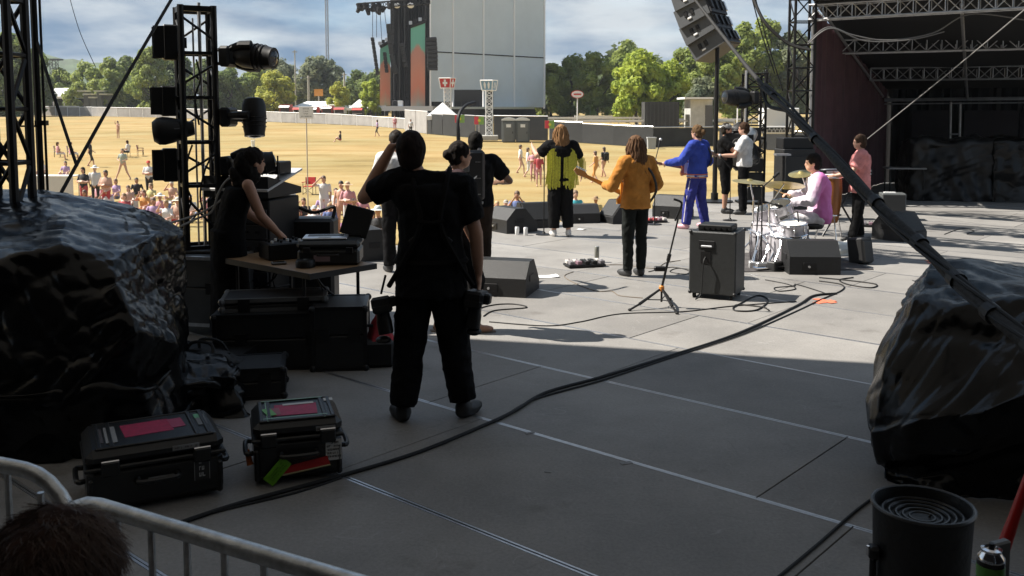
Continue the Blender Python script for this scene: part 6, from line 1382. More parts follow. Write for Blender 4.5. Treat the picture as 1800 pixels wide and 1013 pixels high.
    for z, r in ((.98, .155), (.40, .142)): q.tube([(r * math.cos(a), r * math.sin(a), z) for a in [i * 2 * math.pi / 24 for i in range(24)]], .009, 6, closed=True)
    q.build('hoop', chrome, t3)
    for a in (.5, 2.6, 4.7): q = MB(); q.cyl((.12 * math.cos(a), .12 * math.sin(a), .42), (.24 * math.cos(a), .24 * math.sin(a), .01), .012, n=6); q.build('leg', chrome, t3)
    # keyboard on a stand between drummer and pink shirt
    c = P(1470, 300, 15.0); t4 = thing('keyboard', 'black keyboard with white keys on a stand behind the drummer', 'keyboard', (c.x + .1, 15.0, 0), R(20)); q = MB(); q.rbox((0, 0, 1.02), (.95, .3, .10), .015); q.build('body', black, t4)
    q = MB(); q.box((0, -.155, 1.04), (.85, .012, .03)); q.box((0, -.155, .99), (.85, .012, .02)); q.build('key_strip', white, t4)
    for i in range(22): q = MB(); q.box((-.40 + i * .038, -.06, 1.073), (.034, .14, .012)); q.build('key', white, t4)
    for sx in (-1, 1): q = MB(); q.cyl((-.35 * sx, 0, .01), (.35 * sx, .01 * sx, .97), .016, n=7); q.build('leg', blackm, t4)
    # black road box left of the pink shirt, back of the kit
    c = P(1402, 280, 17.2); t5 = thing('guitar_amplifier', 'black amplifier stack beside the truss tower', 'amplifier', (c.x, 17.4, 0), R(10)); q = MB(); q.rbox((0, 0, .66), (.62, .4, 1.28), .015); q.build('cabinet', cabinet, t5); q = MB(); q.rbox((0, -.205, .62), (.56, .02, 1.1), .006); q.build('grille', grille, t5)
    q = MB(); q.rbox((0, 0, 1.40), (.6, .3, .2), .012); q.build('amplifier_head', black, t5)
    c = P(1377, 272, 17.0); t6 = thing('music_stand', 'thin dark stand with a flat top left of the amplifier stack', 'stand', (c.x, 17.0, 0)); q = MB(); q.cyl((0, 0, 0), (0, 0, c.z), .018, n=7); q.build('shaft', blackm, t6); q = MB(); q.box((-.02, 0, c.z), (.26, .2, .03)); q.build('top_plate', alu, t6)
    for a in (0.3, 2.4, 4.5): q = MB(); q.cyl((0, 0, .3), (.25 * math.cos(a), .25 * math.sin(a), .01), .012, n=6); q.build('leg', blackm, t6)
drum_kit()

def right_lamp_tower():
    Z = 20.3; c = P(1325, 200, Z); t = thing('lamp_tower', 'black truss lamp tower at the far stage front', 'light tower', (c.x, c.y, 0)); top = P(1325, 130, Z).z
    q = truss_mb(MB(), (c.x, c.y, .02), (c.x, c.y, top), .40, .40, .028, .014, 10, up=(0, 1, 0)); q.build('truss_frame', blackm, t, world=True)
    q = MB(); a = P(1312, 124, Z - .2); q.cyl((a.x, a.y, .02), a, .03, n=6); q.build('edge_pipe', alu, t, world=True); q = MB(); q.box((c.x, c.y, .03), (.6, .6, .04)); q.build('base_plate', blackm, t, world=True)
    moving_head(t, P(1330, 172, Z - .35), (-1, -.2, 0), (-1, -.3, .05), 1.15); sv = mat('silver_shell', (.5, .5, .5), .3, metal=.5)
    moving_head(t, P(1332, 236, Z - .35), (-1, -.3, 0), (-.5, -.6, -.7), 1.15, body=black); moving_head(t, P(1322, 268, Z - .35), (-.3, -1, 0), (.1, -.6, -.8), 1.0)
    h = P(1312, 240, Z - .7); q = MB(); q.lathe([(.05, -.3), (.16, -.26), (.2, -.05), (.2, .12), (.14, .2)], h, 16, M=Matrix.Rotation(R(25), 3, 'Y')); q.build('rain_cover', sv, t, world=True, smooth=True)
    for py in (290, 315, 340):
        q = MB(); q.rbox(P(1325, py, Z - .3), (.35, .25, .28), .02); q.build('control_box', black, t, world=True)
right_lamp_tower()

def foreground():
    # diagonal boom wrapped in cables from upper middle to lower right
    pts = [(1205, -22, 9.4), (1262, 52, 8.6), (1330, 138, 7.4), (1385, 195, 6.5), (1450, 262, 5.7), (1540, 355, 4.95), (1640, 450, 4.35), (1720, 530, 3.9), (1815, 612, 3.5), (1900, 690, 3.2)]
    w = [P(*p) for p in pts]; t = thing('boom_arm', 'thick black cable wrapped arm slanting across the right side', 'boom', w[-1]); cp = curve_pts(w, 8)
    q = MB(); rr = [.012 + .019 * min(1, i / 55) for i in range(len(cp))]; q.tube(cp, rr, 10); q.build('tube', mat('boom_black', (.008, .008, .008), .75, nz=.3, nscale=20, bump=.4, bscale=40), t, world=True, smooth=True)
    for k, (a0, off) in enumerate(((0, .9), (1.5, 1.15), (3.4, 1.0))):
        q = MB(); sub = cp[18:] if k < 2 else cp[26:]; pts2 = []
        for i, p in enumerate(sub): X, Y, _ = frame(cp[-1] - cp[0]); a = a0 + i * .16; pts2.append(p + (X * math.cos(a) + Y * math.sin(a)) * (.030 * off))
        q.tube(pts2, .009, 6); q.build('wrapped_cable', rubber, t, world=True, smooth=True)
    for i in (20, 30, 40, 46, 52, 58, 64):
        d = (cp[i+1] - cp[i-1]).normalized(); q = MB(); q.cyl(cp[i] - d * .028, cp[i] + d * .028, rr[i] + .010, n=12); q.build('tape_wrap', black, t, world=True)
    i = 66; d = (cp[i+1] - cp[i-1]).normalized(); q = MB(); q.cyl(cp[i], cp[min(len(cp)-1, i+6)], .052, .055, 12); q.build('end_sleeve', mat('sleeve_tan', (.13, .105, .075), .7, nz=.3, nscale=12), t, world=True)
    cable('sagging_cable', 'black cable drooping below the slanting arm near the trees', [P(1325, 0, 7.6), P(1345, 40, 7.5), P(1385, 76, 7.4), P(1425, 88, 7.3)], .013, group='cables at upper right')
    cable('sagging_cable', 'second black cable loop hanging under the slanting arm', [P(1340, 150, 7.2), P(1350, 185, 7.0), P(1385, 196, 6.7), P(1410, 215, 6.4), P(1440, 258, 5.8)], .014, group='cables at upper right')
    cable('sagging_cable', 'pale cable loops hanging along the wing roof truss', [P(1420, 75, 19), P(1455, 48, 19), P(1500, 62, 19), P(1560, 71, 19), P(1640, 58, 19), P(1705, 25, 18.6), P(1800, 35, 18.4)], .016, mat('loop_grey', (.12, .115, .11), .5), group='cables at upper right')
    cable('sagging_cable', 'lower pale cable loop along the wing roof truss', [P(1420, 78, 19), P(1460, 50, 18.9), P(1520, 72, 18.9), P(1600, 70, 18.9), P(1660, 56, 18.7)], .014, mat('loop_grey', (.16, .155, .15), .5), group='cables at upper right')
    cable('tension_wire', 'thin bright straight wire slanting across the dark wing', [P(1520, 248, 17.8), P(1660, 135, 15), P(1812, 8, 12.6)], .008, mat('wire_pale', (.24, .235, .225), .5), group='cables at upper right')
    for k, (a, b) in enumerate((((1320, -10, 19), (1362, 130, 19)), ((1326, -10, 19.2), (1376, 160, 19.2)))):
        cable('tension_wire', ['left thin dark wire against the trees by the truss tower', 'right thin dark wire against the trees by the truss tower'][k], [P(*a), P((a[0]+b[0])/2 - 2, (a[1]+b[1])/2, a[2]), P(*b)], .012, group='cables at upper right')
    # right tarpaulin
    rows = [[P(1640, 470, 6.6), P(1662, 462, 6.6), P(1720, 458, 6.6), P(1800, 470, 6.5), P(1950, 480, 6.4), P(2200, 490, 6.2)],
            [P(1606, 488, 5.9), P(1642, 452, 5.75), P(1700, 448, 5.75), P(1800, 466, 5.7), P(1950, 478, 5.6), P(2200, 485, 5.5)],
            [P(1572, 545, 5.5), P(1604, 520, 5.2), P(1680, 535, 5.0), P(1800, 520, 4.95), P(1950, 505, 4.9), P(2200, 500, 4.85)],
            [P(1540, 622, 5.35), P(1556, 640, 5.05), P(1652, 682, 4.78), P(1800, 588, 4.75), P(1950, 545, 4.7), P(2200, 530, 4.7)],
            [P(1521, 702, 5.25), P(1530, 760, 5.0), P(1604, 742, 4.72), P(1735, 720, 4.52), P(1930, 640, 4.45), P(2200, 620, 4.4)],
            [P(1528, 770, 5.2), P(1538, 805, 5.0), P(1590, 795, 4.80), P(1700, 800, 4.58), P(1900, 740, 4.45), P(2200, 700, 4.4)],
            [P(1540, 812, 5.2), P(1548, 826, 5.02), P(1610, 842, 4.86), P(1705, 818, 4.72), P(1880, 770, 4.62), P(2200, 740, 4.6)],
            [G(1552, 838), G(1556, 846), G(1615, 872), G(1715, 878), G(1900, 890), G(2200, 890)]]
    for k, v in enumerate(rows[0]): rows[0][k] = Vector((v.x, v.y, .5))
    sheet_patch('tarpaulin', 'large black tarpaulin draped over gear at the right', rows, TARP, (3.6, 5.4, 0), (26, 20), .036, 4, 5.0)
    # barrel with coiled hose pattern
    c = P(1622, 888, 3.3); t = thing('barrel', 'black round bin with coiled rings inside at lower right', 'bin', (c.x, c.y, 0)); H = c.z; r = .17
    q = MB(); q.lathe([(r * .90, 0), (r * .93, H * .3), (r * .97, H * .7), (r, H - .02), (r + .008, H - .006), (r + .006, H + .006), (r - .006, H + .004), (r - .012, H - .03), (r * .92, H - .045), (.02, H - .045)], n=40); q.build('wall', mat('barrel_black', (.004, .004, .0042), .55, nz=.3, nscale=10, bump=.2, bscale=30), t, smooth=True)
    q = MB(); q.tube([((r + .003) * math.cos(a), (r + .003) * math.sin(a), H) for a in [i * 2 * math.pi / 40 for i in range(40)]], .007, 7, closed=True); q.build('rim', mat('barrel_rim', (.035, .035, .036), .35), t, smooth=True)
    for k in range(5):
        rr_ = .135 - k * .023; q = MB(); q.tube([(rr_ * math.cos(a), rr_ * math.sin(a), H - .03 - .004 * k) for a in [i * 2 * math.pi / 36 for i in range(36)]], .006, 6, closed=True); q.build('coil_ring', mat('coil', (.012, .012, .012), .35), t, smooth=True)
    q = MB(); q.rbox((-r - .015, -.03, H * .72), (.04, .05, .05), .01); b = q.build('side_bracket', blackm, t); q = MB(); q.cyl((-r - .035, -.03, H * .70), (-r - .035, -.03, H * .76), .006, n=6); q.build('bracket_pin', chrome, b)
    q = MB(); q.cyl((-r - .012, -.02, .02), (-r - .012, -.02, H * .7), .012, n=7); q.build('side_tube', blackm, t)
    q = MB(); q.tube(curve_pts([(0, .02, H - .09), (.02, .01, H - .06), (.03, -.01, H - .03)], 4), .004, 5); q.build('hose_end', mat('coil', (.012, .012, .012), .35), t)
    # stand for the can
    t = road_case('side_case', 'black case at the lower right corner carrying the can', (1.30, 1.86, 0), (.62, .44, .90), 0.0)
    c = P(1742, 985, 1.95); H = c.z - .90; t = thing('spray_can', 'black and green can with shiny metal top at lower right', 'can', (c.x, 1.95, .902)); r = .028
    q = MB(); q.lathe([(r * .9, 0), (r, .006), (r, H), ], n=24); q.build('body', mat('can_black', (.012, .012, .012), .25), t, smooth=True); q = MB(); q.lathe([(r + .0006, H * .72), (r + .0006, H * .92)], n=24); q.build('green_band', mat('can_green', (.08, .22, .04), .3), t, smooth=True)
    q = MB(); q.lathe([(r, H), (r * .98, H + .008), (r * .72, H + .017), (r * .70, H + .021), (r * .76, H + .024), (r * .5, H + .026), (r * .45, H + .021), (.002, H + .021)], n=24); q.build('metal_top', chrome, t, smooth=True)
    q = MB(); q.cyl((0, 0, H + .02), (0, 0, H + .036), .006, n=10); q.build('nozzle', black, t)
    q = MB(); q.rbox((.033, .03, H * .75), (.05, .02, H * .9), .004, Rz(.4)); q.build('wrapper', mat('wrapper', (.10, .10, .10), .4), t)
    a, b = P(1762, 968, 2.1), P(1800, 862, 2.1); t = thing('red_bar', 'red handle of a tool leaning at the lower right edge', 'tool', (a.x, a.y, .9)); q = MB(); q.tube([a, (a + b) / 2, b + (b - a) * .6], [.016, .013, .010], 10); q.build('grip', mat('grip_red', (.40, .012, .01), .4), t, world=True, smooth=True); q = MB(); q.cyl(a, Vector((a.x - .02, a.y, .905)), .009, n=8); q.build('shaft', blackm, t, world=True)
    # crowd barriers
    def barrier(label, c0, c1, z=1.10, corner0=True):
        c0 = Vector(c0); c1 = Vector(c1); d = (c1 - c0).normalized(); t = thing('crowd_barrier', label, 'barrier', (c0.x, c0.y, 0), 0, 'steel crowd barriers'); r = .019; R_ = .16; pts = []
        pts.append(c0 + Vector((0, 0, .12))); pts.append(c0 + Vector((0, 0, z - R_)))
        for i in range(1, 7): a = i / 6 * math.pi / 2; pts.append(c0 + d * (R_ * (1 - math.cos(a))) + Vector((0, 0, z - R_ + R_ * math.sin(a))))
        L = (c1 - c0).length
        pts.append(c0 + d * (L - R_) + Vector((0, 0, z)))
        for i in range(1, 7): a = i / 6 * math.pi / 2; pts.append(c0 + d * (L - R_ + R_ * math.sin(a)) + Vector((0, 0, z - R_ + R_ * math.cos(a))))
        pts.append(c1 + Vector((0, 0, .12))); q = MB(); q.tube(pts, r, 14); q.build('frame', galv, t, world=True, smooth=True)
        q = MB(); q.cyl(c0 + Vector((0, 0, .2)), c1 + Vector((0, 0, .2)), .013, n=8); q.build('lower_rail', galv, t, world=True)
        n = int(L / .105)
        for i in range(1, n):
            p = c0 + d * (L * i / n); q = MB(); q.cyl(p + Vector((0, 0, .2)), p + Vector((0, 0, z - .01 if R_ < L * i / n < L - R_ else z - .05)), .0085, n=8); q.build('bar', galv, t, world=True, smooth=True)
        for e in (c0, c1):
            nn = Vector((-d.y, d.x, 0)); q = MB(); q.tube([e - nn * .3 + Vector((0, 0, .02)), e + Vector((0, 0, .13)), e + nn * .3 + Vector((0, 0, .02))], .016, 8); q.build('foot', galv, t, world=True)
    A = G(95, 866, 1.10); Bp = G(560, 1006, 1.10); d = (Bp - A).normalized(); A0 = Vector((A.x, A.y, 0)); barrier('steel crowd barrier running across the lower left corner', A0, A0 + Vector((d.x, d.y, 0)) * 2.2)
    E = G(112, 872, 1.10); E0 = Vector((E.x, E.y + .05, 0)); S_ = G(-120, 806, 1.10); barrier('second steel barrier behind it at the left edge', E0 + (Vector((S_.x, S_.y, 0)) - E0).normalized() * 2.2, E0, z=1.12)
foreground()
# ================================================================ people
TMP = bpy.data.scenes.new('tmp')
def remeshed(mb, voxel, smooth=3, fac=.5):
    me = bpy.data.meshes.new('tmp'); me.from_pydata(mb.v, [], mb.f); bm = bmesh.new(); bm.from_mesh(me); bmesh.ops.recalc_face_normals(bm, faces=bm.faces); bm.to_mesh(me); bm.free()
    ob = bpy.data.objects.new('tmp', me); TMP.collection.objects.link(ob)
    m = ob.modifiers.new('r', 'REMESH'); m.mode = 'VOXEL'; m.voxel_size = voxel; m.use_smooth_shade = True
    if smooth: s = ob.modifiers.new('s', 'SMOOTH'); s.factor = fac; s.iterations = smooth
    vl = TMP.view_layers[0]; vl.update(); out = bpy.data.meshes.new_from_object(ob.evaluated_get(vl.depsgraph)); bpy.data.objects.remove(ob); bpy.data.meshes.remove(me)
    out.polygons.foreach_set('use_smooth', [True] * len(out.polygons)); return out
def mesh_obj(name, me, mats, parent):
    me.name = name
    for m in (mats if isinstance(mats, (list, tuple)) else [mats]): me.materials.append(m)
    o = bpy.data.objects.new(name, me); COL.objects.link(o); o.parent = parent; return o
def ringloft(mb, rings, n=16):
    "rings: (center, halfwidth, halfdepth, yaw)"
    vs = []; 
    for c, hw, hd, yaw in rings:
        c = Vector(c)
        for i in range(n):
            a = 2 * math.pi * i / n; p = Rz(yaw) @ Vector((hw * math.copysign(abs(math.cos(a)) ** .85, math.cos(a)), hd * math.copysign(abs(math.sin(a)) ** .85, math.sin(a)), 0)); vs.append(c + p)
    k = len(rings); fs = [(i*n+j, i*n+(j+1) % n, (i+1)*n+(j+1) % n, (i+1)*n+j) for i in range(k-1) for j in range(n)] + [tuple(range(n-1, -1, -1)), tuple(range((k-1)*n, k*n))]
    mb.add(vs, fs)
def capsule(mb, p0, p1, r0, r1, n=12):
    p0 = Vector(p0); p1 = Vector(p1); mb.cyl(p0, p1, r0, r1, n); mb.ell(p0, (r0,)*3, nu=n, nv=8); mb.ell(p1, (r1,)*3, nu=n, nv=8)
BASE = dict(ankR=(.10, 0, .085), ankL=(-.10, 0, .085), kneeR=(.10, .02, .49), kneeL=(-.10, .02, .49), hipR=(.09, 0, .92), hipL=(-.09, 0, .92), pelvis=(0, 0, .94), chest=(0, 0, 1.30), neck=(0, -.01, 1.49), head=(0, .025, 1.635),
            shR=(.185, -.01, 1.425), shL=(-.185, -.01, 1.425), elR=(.24, -.02, 1.13), elL=(-.24, -.02, 1.13), wrR=(.25, .07, .89), wrL=(-.25, .07, .89))
SKIN = {'light': (.50, .29, .21), 'tan': (.38, .205, .135), 'dark': (.16, .085, .055)}
def skin_mat(k): return mat('skin_' + k, SKIN[k], .5, nz=.08, nscale=12, spec=.4)
def hand(mb, wr, d, palm_n, side, curl=.5, s=1.0):
    "palm along d from the wrist, fingers bend towards palm_n, thumb on 'side'"
    wr = Vector(wr); d = Vector(d).normalized(); n = Vector(palm_n); n = (n - d * n.dot(d)).normalized(); x = d.cross(n).normalized() * side
    c = wr + d * .045 * s; mb.ell(c, (.038 * s, .018 * s, .05 * s), Matrix((x, n, d)).transposed(), 10, 8)
    for i, (o, L) in enumerate(((.028, .068), (.0095, .078), (-.0095, .072), (-.028, .056))):
        p = wr + d * .082 * s + x * o * s; dd = d; 
        for k in range(3):
            a = curl * (.35 + .45 * k); dd = (d * math.cos(a) + n * math.sin(a)).normalized(); q = p + dd * (L / 3 * s); capsule(mb, p, q, .0088 * s, .0078 * s, 8); p = q
    p = wr + d * .025 * s + x * .03 * s; q = p + (d * .6 + x * .65 + n * .25).normalized() * .038 * s; capsule(mb, p, q, .011 * s, .0095 * s, 8); capsule(mb, q, q + (d * .85 + x * .15 + n * .45).normalized() * .03 * s, .0095 * s, .008 * s, 8)
def person(label, pos, theta, height=1.75, pose=None, skin='light', shirt=None, pants=None, shoes=(.02, .02, .02), hair=None, hairkind='short', sleeve='short', build=1.0, vox=.013, group=None, pants_len=1.0, shirt_hem=.86, loose=.018, hands=None, curl=.5, eyes=True, dress=None, name='person', extra_hem=None, hat=None, headturn=0.0, leg_loose=.02, collar=False):
    J = {k: Vector(v) for k, v in BASE.items()}
    for k, v in (pose or {}).items(): J[k] = Vector(v)
    t = thing(name, label, 'person', pos, theta, group); sc = height / 1.75; t.scale = (sc, sc, sc)
    hdir = Rz(headturn); H = J['head']
    def ttorso(mb, infl=0.0, z0=0.0, z1=1.0, w=1.0):
        P0, C0, N0 = J['pelvis'], J['chest'], J['neck']
        sh = (J['shR'] - J['shL']); yw = math.atan2(sh.y, sh.x); hp = (J['hipR'] - J['hipL']); yp = math.atan2(hp.y, hp.x)
        prof = [(-.10, .125, .095), (-.02, .168, .120), (.06, .165, .118), (.18, .146, .105), (.36, .165, .118), (.45, .175, .110), (.50, .145, .088), (.545, .075, .065)]
        rings = []
        for dz, hw, hd in prof:
            if not (z0 <= dz + .94 <= z1): continue
            k = dz / .55
            if dz < 0: c = P0 + (P0 - C0).normalized() * (-dz)
            elif dz <= .36: c = P0 + (C0 - P0) * (dz / .36)
            else: c = C0 + (N0 - C0) * ((dz - .36) / .19)
            c = c + Vector((0, -.01 * math.sin(math.pi * max(0, min(1, k))), 0)); yy = yp + (yw - yp) * max(0, min(1, k)); rings.append((c, (hw * build + infl) * w, hd * build + infl, yy))
        ringloft(mb, rings)
    # ---- body: one continuous skin surface
    b = MB(); ttorso(b); capsule(b, J['neck'] - Vector((0, 0, .03)), H - hdir @ Vector((0, .02, .05)), .056, .052)
    b.ell(H + hdir @ Vector((0, -.005, .02)), (.074, .094, .098), hdir, 16, 12); b.ell(H + hdir @ Vector((0, .02, -.055)), (.055, .066, .062), hdir, 14, 10)
    b.ell(H + hdir @ Vector((0, .088, -.018)), (.012, .018, .020), hdir, 8, 6); b.ell(H + hdir @ Vector((0, .078, -.06)), (.024, .012, .012), hdir, 8, 6); b.ell(H + hdir @ Vector((0, .07, .028)), (.05, .022, .012), hdir, 8, 6)
    for s in (-1, 1): b.ell(H + hdir @ Vector((s * .076, -.005, -.012)), (.010, .018, .030), hdir, 8, 6)
    for s in ('R', 'L'):
        capsule(b, J['sh' + s], J['el' + s], .056 * build, .042); capsule(b, J['el' + s], J['el' + s] * .45 + J['wr' + s] * .55, .043, .040); capsule(b, J['el' + s] * .45 + J['wr' + s] * .55, J['wr' + s], .040, .028)
        capsule(b, J['hip' + s], J['knee' + s], .088 * build, .058); capsule(b, J['knee' + s], J['knee' + s] * .65 + J['ank' + s] * .35, .056, .060); capsule(b, J['knee' + s] * .65 + J['ank' + s] * .35, J['ank' + s], .058, .038)
        sx = 1 if s == 'R' else -1; d = J['wr' + s] - J['el' + s]; hn = (hands or {}).get(s, (-sx, .4, .0)); hand(b, J['wr' + s], d if not (hands or {}).get(s + 'd') else hands[s + 'd'], hn, 1 if s == 'R' else 1, curl)
        f = (hands or {}).get('toe' + s, (0.15 * sx, 1, 0)); f = Vector(f).normalized(); a = J['ank' + s]; up = Vector((0, 0, 1)); 
        b.ell(a + f * .055 + Vector((0, 0, -.05)), (.042, .115, .035), Rz(math.atan2(-f.x, f.y)), 10, 8); b.ell(a + Vector((0, 0, -.03)), (.04, .045, .05), None, 10, 8)
    bo = mesh_obj('body', remeshed(b, vox), skin_mat(skin), t)
    if eyes:
        for s in (-1, 1):
            q = MB(); q.ell(H + hdir @ Vector((s * .032, .079, .008)), (.013, .008, .008), hdir, 8, 6); q.build('eye', mat('eye_dark', (.03, .02, .016), .2), t)
    # ---- clothes
    if shirt:
        q = MB(); ttorso(q, loose, z0=shirt_hem if shirt_hem > .8 else .8, z1=1.47)
        if extra_hem:
            P0 = J['pelvis']; hp = (J['hipR'] - J['hipL']); yp = math.atan2(hp.y, hp.x); ringloft(q, [(P0 + Vector((0, 0, extra_hem)), .165 * build + loose + .012, .118 * build + loose + .016, yp), (P0 + Vector((0, 0, .1)), .160 * build + loose, .115 * build + loose, yp)])
        capsule(q, J['shL'] + Vector((.03, 0, .01)), J['shR'] + Vector((-.03, 0, .01)), .068 * build + loose * .4, .068 * build + loose * .4)
        for s in ('R', 'L'):
            e = J['sh' + s] + (J['el' + s] - J['sh' + s]) * (.72 if sleeve == 'short' else 1.0) if sleeve != 'none' else None
            if e is not None and sleeve == 'short': q.ell(J['sh' + s], (.062 * build + loose,) * 3); q.cyl(J['sh' + s], e, .062 * build + loose, .052 + loose, 14)
            elif e is not None: capsule(q, J['sh' + s], e, .062 * build + loose, .050 + loose * .9)
            if sleeve == 'long': capsule(q, J['el' + s], J['el' + s] + (J['wr' + s] - J['el' + s]) * .93, .052 + loose * .8, .036 + loose * .6)
        me = remeshed(q, vox, 3); wrinkle(me, .019, 6); mesh_obj('shirt', me, shirt, t)
        if collar:
            N0 = J['neck']; q = MB(); q.tube([N0 + Vector((.072 * math.cos(a), .065 * math.sin(a), .0 - .02 * math.sin(a))) for a in [i * 2 * math.pi / 16 for i in range(16)]], .016, 6, closed=True); q.build('collar', shirt, t, smooth=True)
    if pants:
        q = MB(); ttorso(q, .012, z0=.82, z1=1.02)
        for s in ('R', 'L'):
            capsule(q, J['hip' + s], J['knee' + s], .092 * build + leg_loose * .6, .060 + leg_loose)
            if pants_len > .55: e = J['knee' + s] + (J['ank' + s] - J['knee' + s]) * ((pants_len - .5) * 2); q.cyl(J['knee' + s], e, .060 + leg_loose, .046 + leg_loose, 14)
        me = remeshed(q, vox, 3); wrinkle(me, .016, 7); mesh_obj('trousers' if pants_len > .7 else 'shorts', me, pants, t)
    if dress:
        q = MB(); ttorso(q, .015, z0=.82, z1=1.40); P0 = J['pelvis']; ringloft(q, [(P0 * .0 + Vector((P0.x * .4, P0.y * .3, .10)), .22, .19, 0), (Vector((P0.x * .7, P0.y * .6, .5)), .19, .16, 0), (P0 + Vector((0, 0, .05)), .18, .14, 0)])
        me = remeshed(q, vox, 3); wrinkle(me, .012, 6); mesh_obj('dress', me, dress, t)
    if shoes:
        for s in ('R', 'L'):
            sx = 1 if s == 'R' else -1; f = Vector((hands or {}).get('toe' + s, (0.15 * sx, 1, 0))).normalized(); a = J['ank' + s]; M = Rz(math.atan2(-f.x, f.y)); q = MB()
            q.ell(a + f * .06 + Vector((0, 0, -.045)), (.05, .135, .048), M, 12, 8); q.ell(a + Vector((0, 0, -.02)), (.05, .058, .07), M, 12, 8); me = remeshed(q, .014, 2)
            for v in me.vertices:
                if v.co.z < a.z - .083: v.co.z = a.z - .083
            mesh_obj('shoe', me, cmat('shoe', shoes, rough=.5), t)
    # ---- hair and hat
    hm = cmat('hair', hair or (.03, .02, .015), rough=.8, spec=.12, nz=.5, nscale=45, stretch=(1, 1, .2)) if (hair or hairkind == 'short') else None
    if hairkind in ('short', 'bun', 'long'):
        q = MB(); q.ell(H + hdir @ Vector((0, -.018, .038)), (.084, .100, .100), hdir, 18, 12); q.ell(H + hdir @ Vector((0, -.045, -.015)), (.076, .070, .085), hdir, 16, 10)
        if hairkind == 'bun': q.ell(H + hdir @ Vector((0, -.125, .01)), (.045, .045, .045), hdir, 12, 8)
        me = remeshed(q, .011, 2); wrinkle(me, .012, 30); mesh_obj('hair', me, hm, t)
    if hairkind == 'long':
        rn = random.Random(len(label)); q = MB(); L = .40
        for i in range(240):
            a = rn.uniform(-.35, math.pi + .35) + math.pi; r = rn.uniform(.85, 1.06); p0 = H + hdir @ Vector((.08 * r * math.cos(a), -.02 + .092 * r * math.sin(a), .05 + rn.uniform(-.05, .05))); ln = L * rn.uniform(.65, 1.05); w = rn.uniform(-.03, .03); out = hdir @ Vector((math.cos(a), math.sin(a) * .8, 0))
            pts = [p0, p0 + out * .026 + Vector((w * .8, 0, -.3 * ln)), p0 + out * .038 + Vector((-w * .6, -.015, -.62 * ln)), p0 + out * rn.uniform(.015, .05) + Vector((w * 1.7, -.02, -ln))]
            q.tube(curve_pts(pts, 3), [.010, .011, .011, .011, .010, .010, .009, .008, .006, .002], 5)
        q.build('hair_strands', hm, t, smooth=True)
    if hat:
        kind, hc = hat; hmat = cmat('hat', hc, rough=.8, nz=.15); q = MB()
        if kind == 'cap':
            q.ell(H + hdir @ Vector((0, -.012, .055)), (.088, .106, .078), hdir, 18, 10); q.ell(H + hdir @ Vector((0, .12, .05)), (.07, .075, .010), hdir, 14, 6)
        else:
            q.ell(H + hdir @ Vector((0, -.005, .075)), (.088, .10, .075), hdir, 16, 10); q.ell(H + hdir @ Vector((0, 0, .05)), (.17, .185, .012), hdir, 20, 6)
        mesh_obj('hat', remeshed(q, .011, 2), hmat, t)
    return t, J
def wrinkle(me, amp, freq):
    nn = np.zeros(len(me.vertices) * 3, 'f'); me.vertices.foreach_get('normal', nn); co = np.zeros(len(me.vertices) * 3, 'f'); me.vertices.foreach_get('co', co); nn = nn.reshape(-1, 3); co = co.reshape(-1, 3)
    for i in range(len(co)):
        c = Vector(co[i]); n = noise.noise(Vector((c.x * freq, c.y * freq, c.z * freq * .6))) + .6 * (1 - 2 * abs(noise.noise(Vector((c.x * freq * 1.7 + c.z * 3, c.y * freq * 1.7, c.z * freq * 1.5 + 5))))) + .45 * (1 - 2.4 * abs(noise.noise(Vector((c.x * freq * 2.6 - c.z * 6, c.y * freq * 2.6 + c.z * 4, c.z * freq * 2.0)))))
        co[i] += nn[i] * (amp * n * .6)
    me.vertices.foreach_set('co', co.ravel()); me.update()
def cloth(name, col, **kw): return mat('cloth_' + name, col, .85, nz=.22, nscale=9, bump=.25, bscale=90, spec=.1, **kw)
KB = cloth('black', (.0055, .0055, .006)); DEN = cloth('black_denim', (.006, .006, .007))
def camera_body(parent, c, s=1.0, aim=(0, 0, -1), nm='camera', world=False):
    c = Vector(c); aim = Vector(aim).normalized(); X, Y, Z = frame(aim); M = Matrix((X, Y, Z)).transposed()
    q = MB(); q.rbox(c, (.15 * s, .11 * s, .075 * s), .015 * s, M); q.rbox(c + M @ Vector((0, .065 * s, 0)), (.06 * s, .04 * s, .06 * s), .01 * s, M); q.rbox(c + M @ Vector((.06 * s, 0, .03 * s)), (.035 * s, .11 * s, .05 * s), .012 * s, M); b = q.build(nm, black, parent, world=world)
    q = MB(); q.lathe([(.036*s, .03*s), (.038*s, .08*s), (.042*s, .10*s), (.042*s, .17*s), (.036*s, .172*s)], c, 16, M=M); q.build('lens', blackm, b, world=False, smooth=True); return b

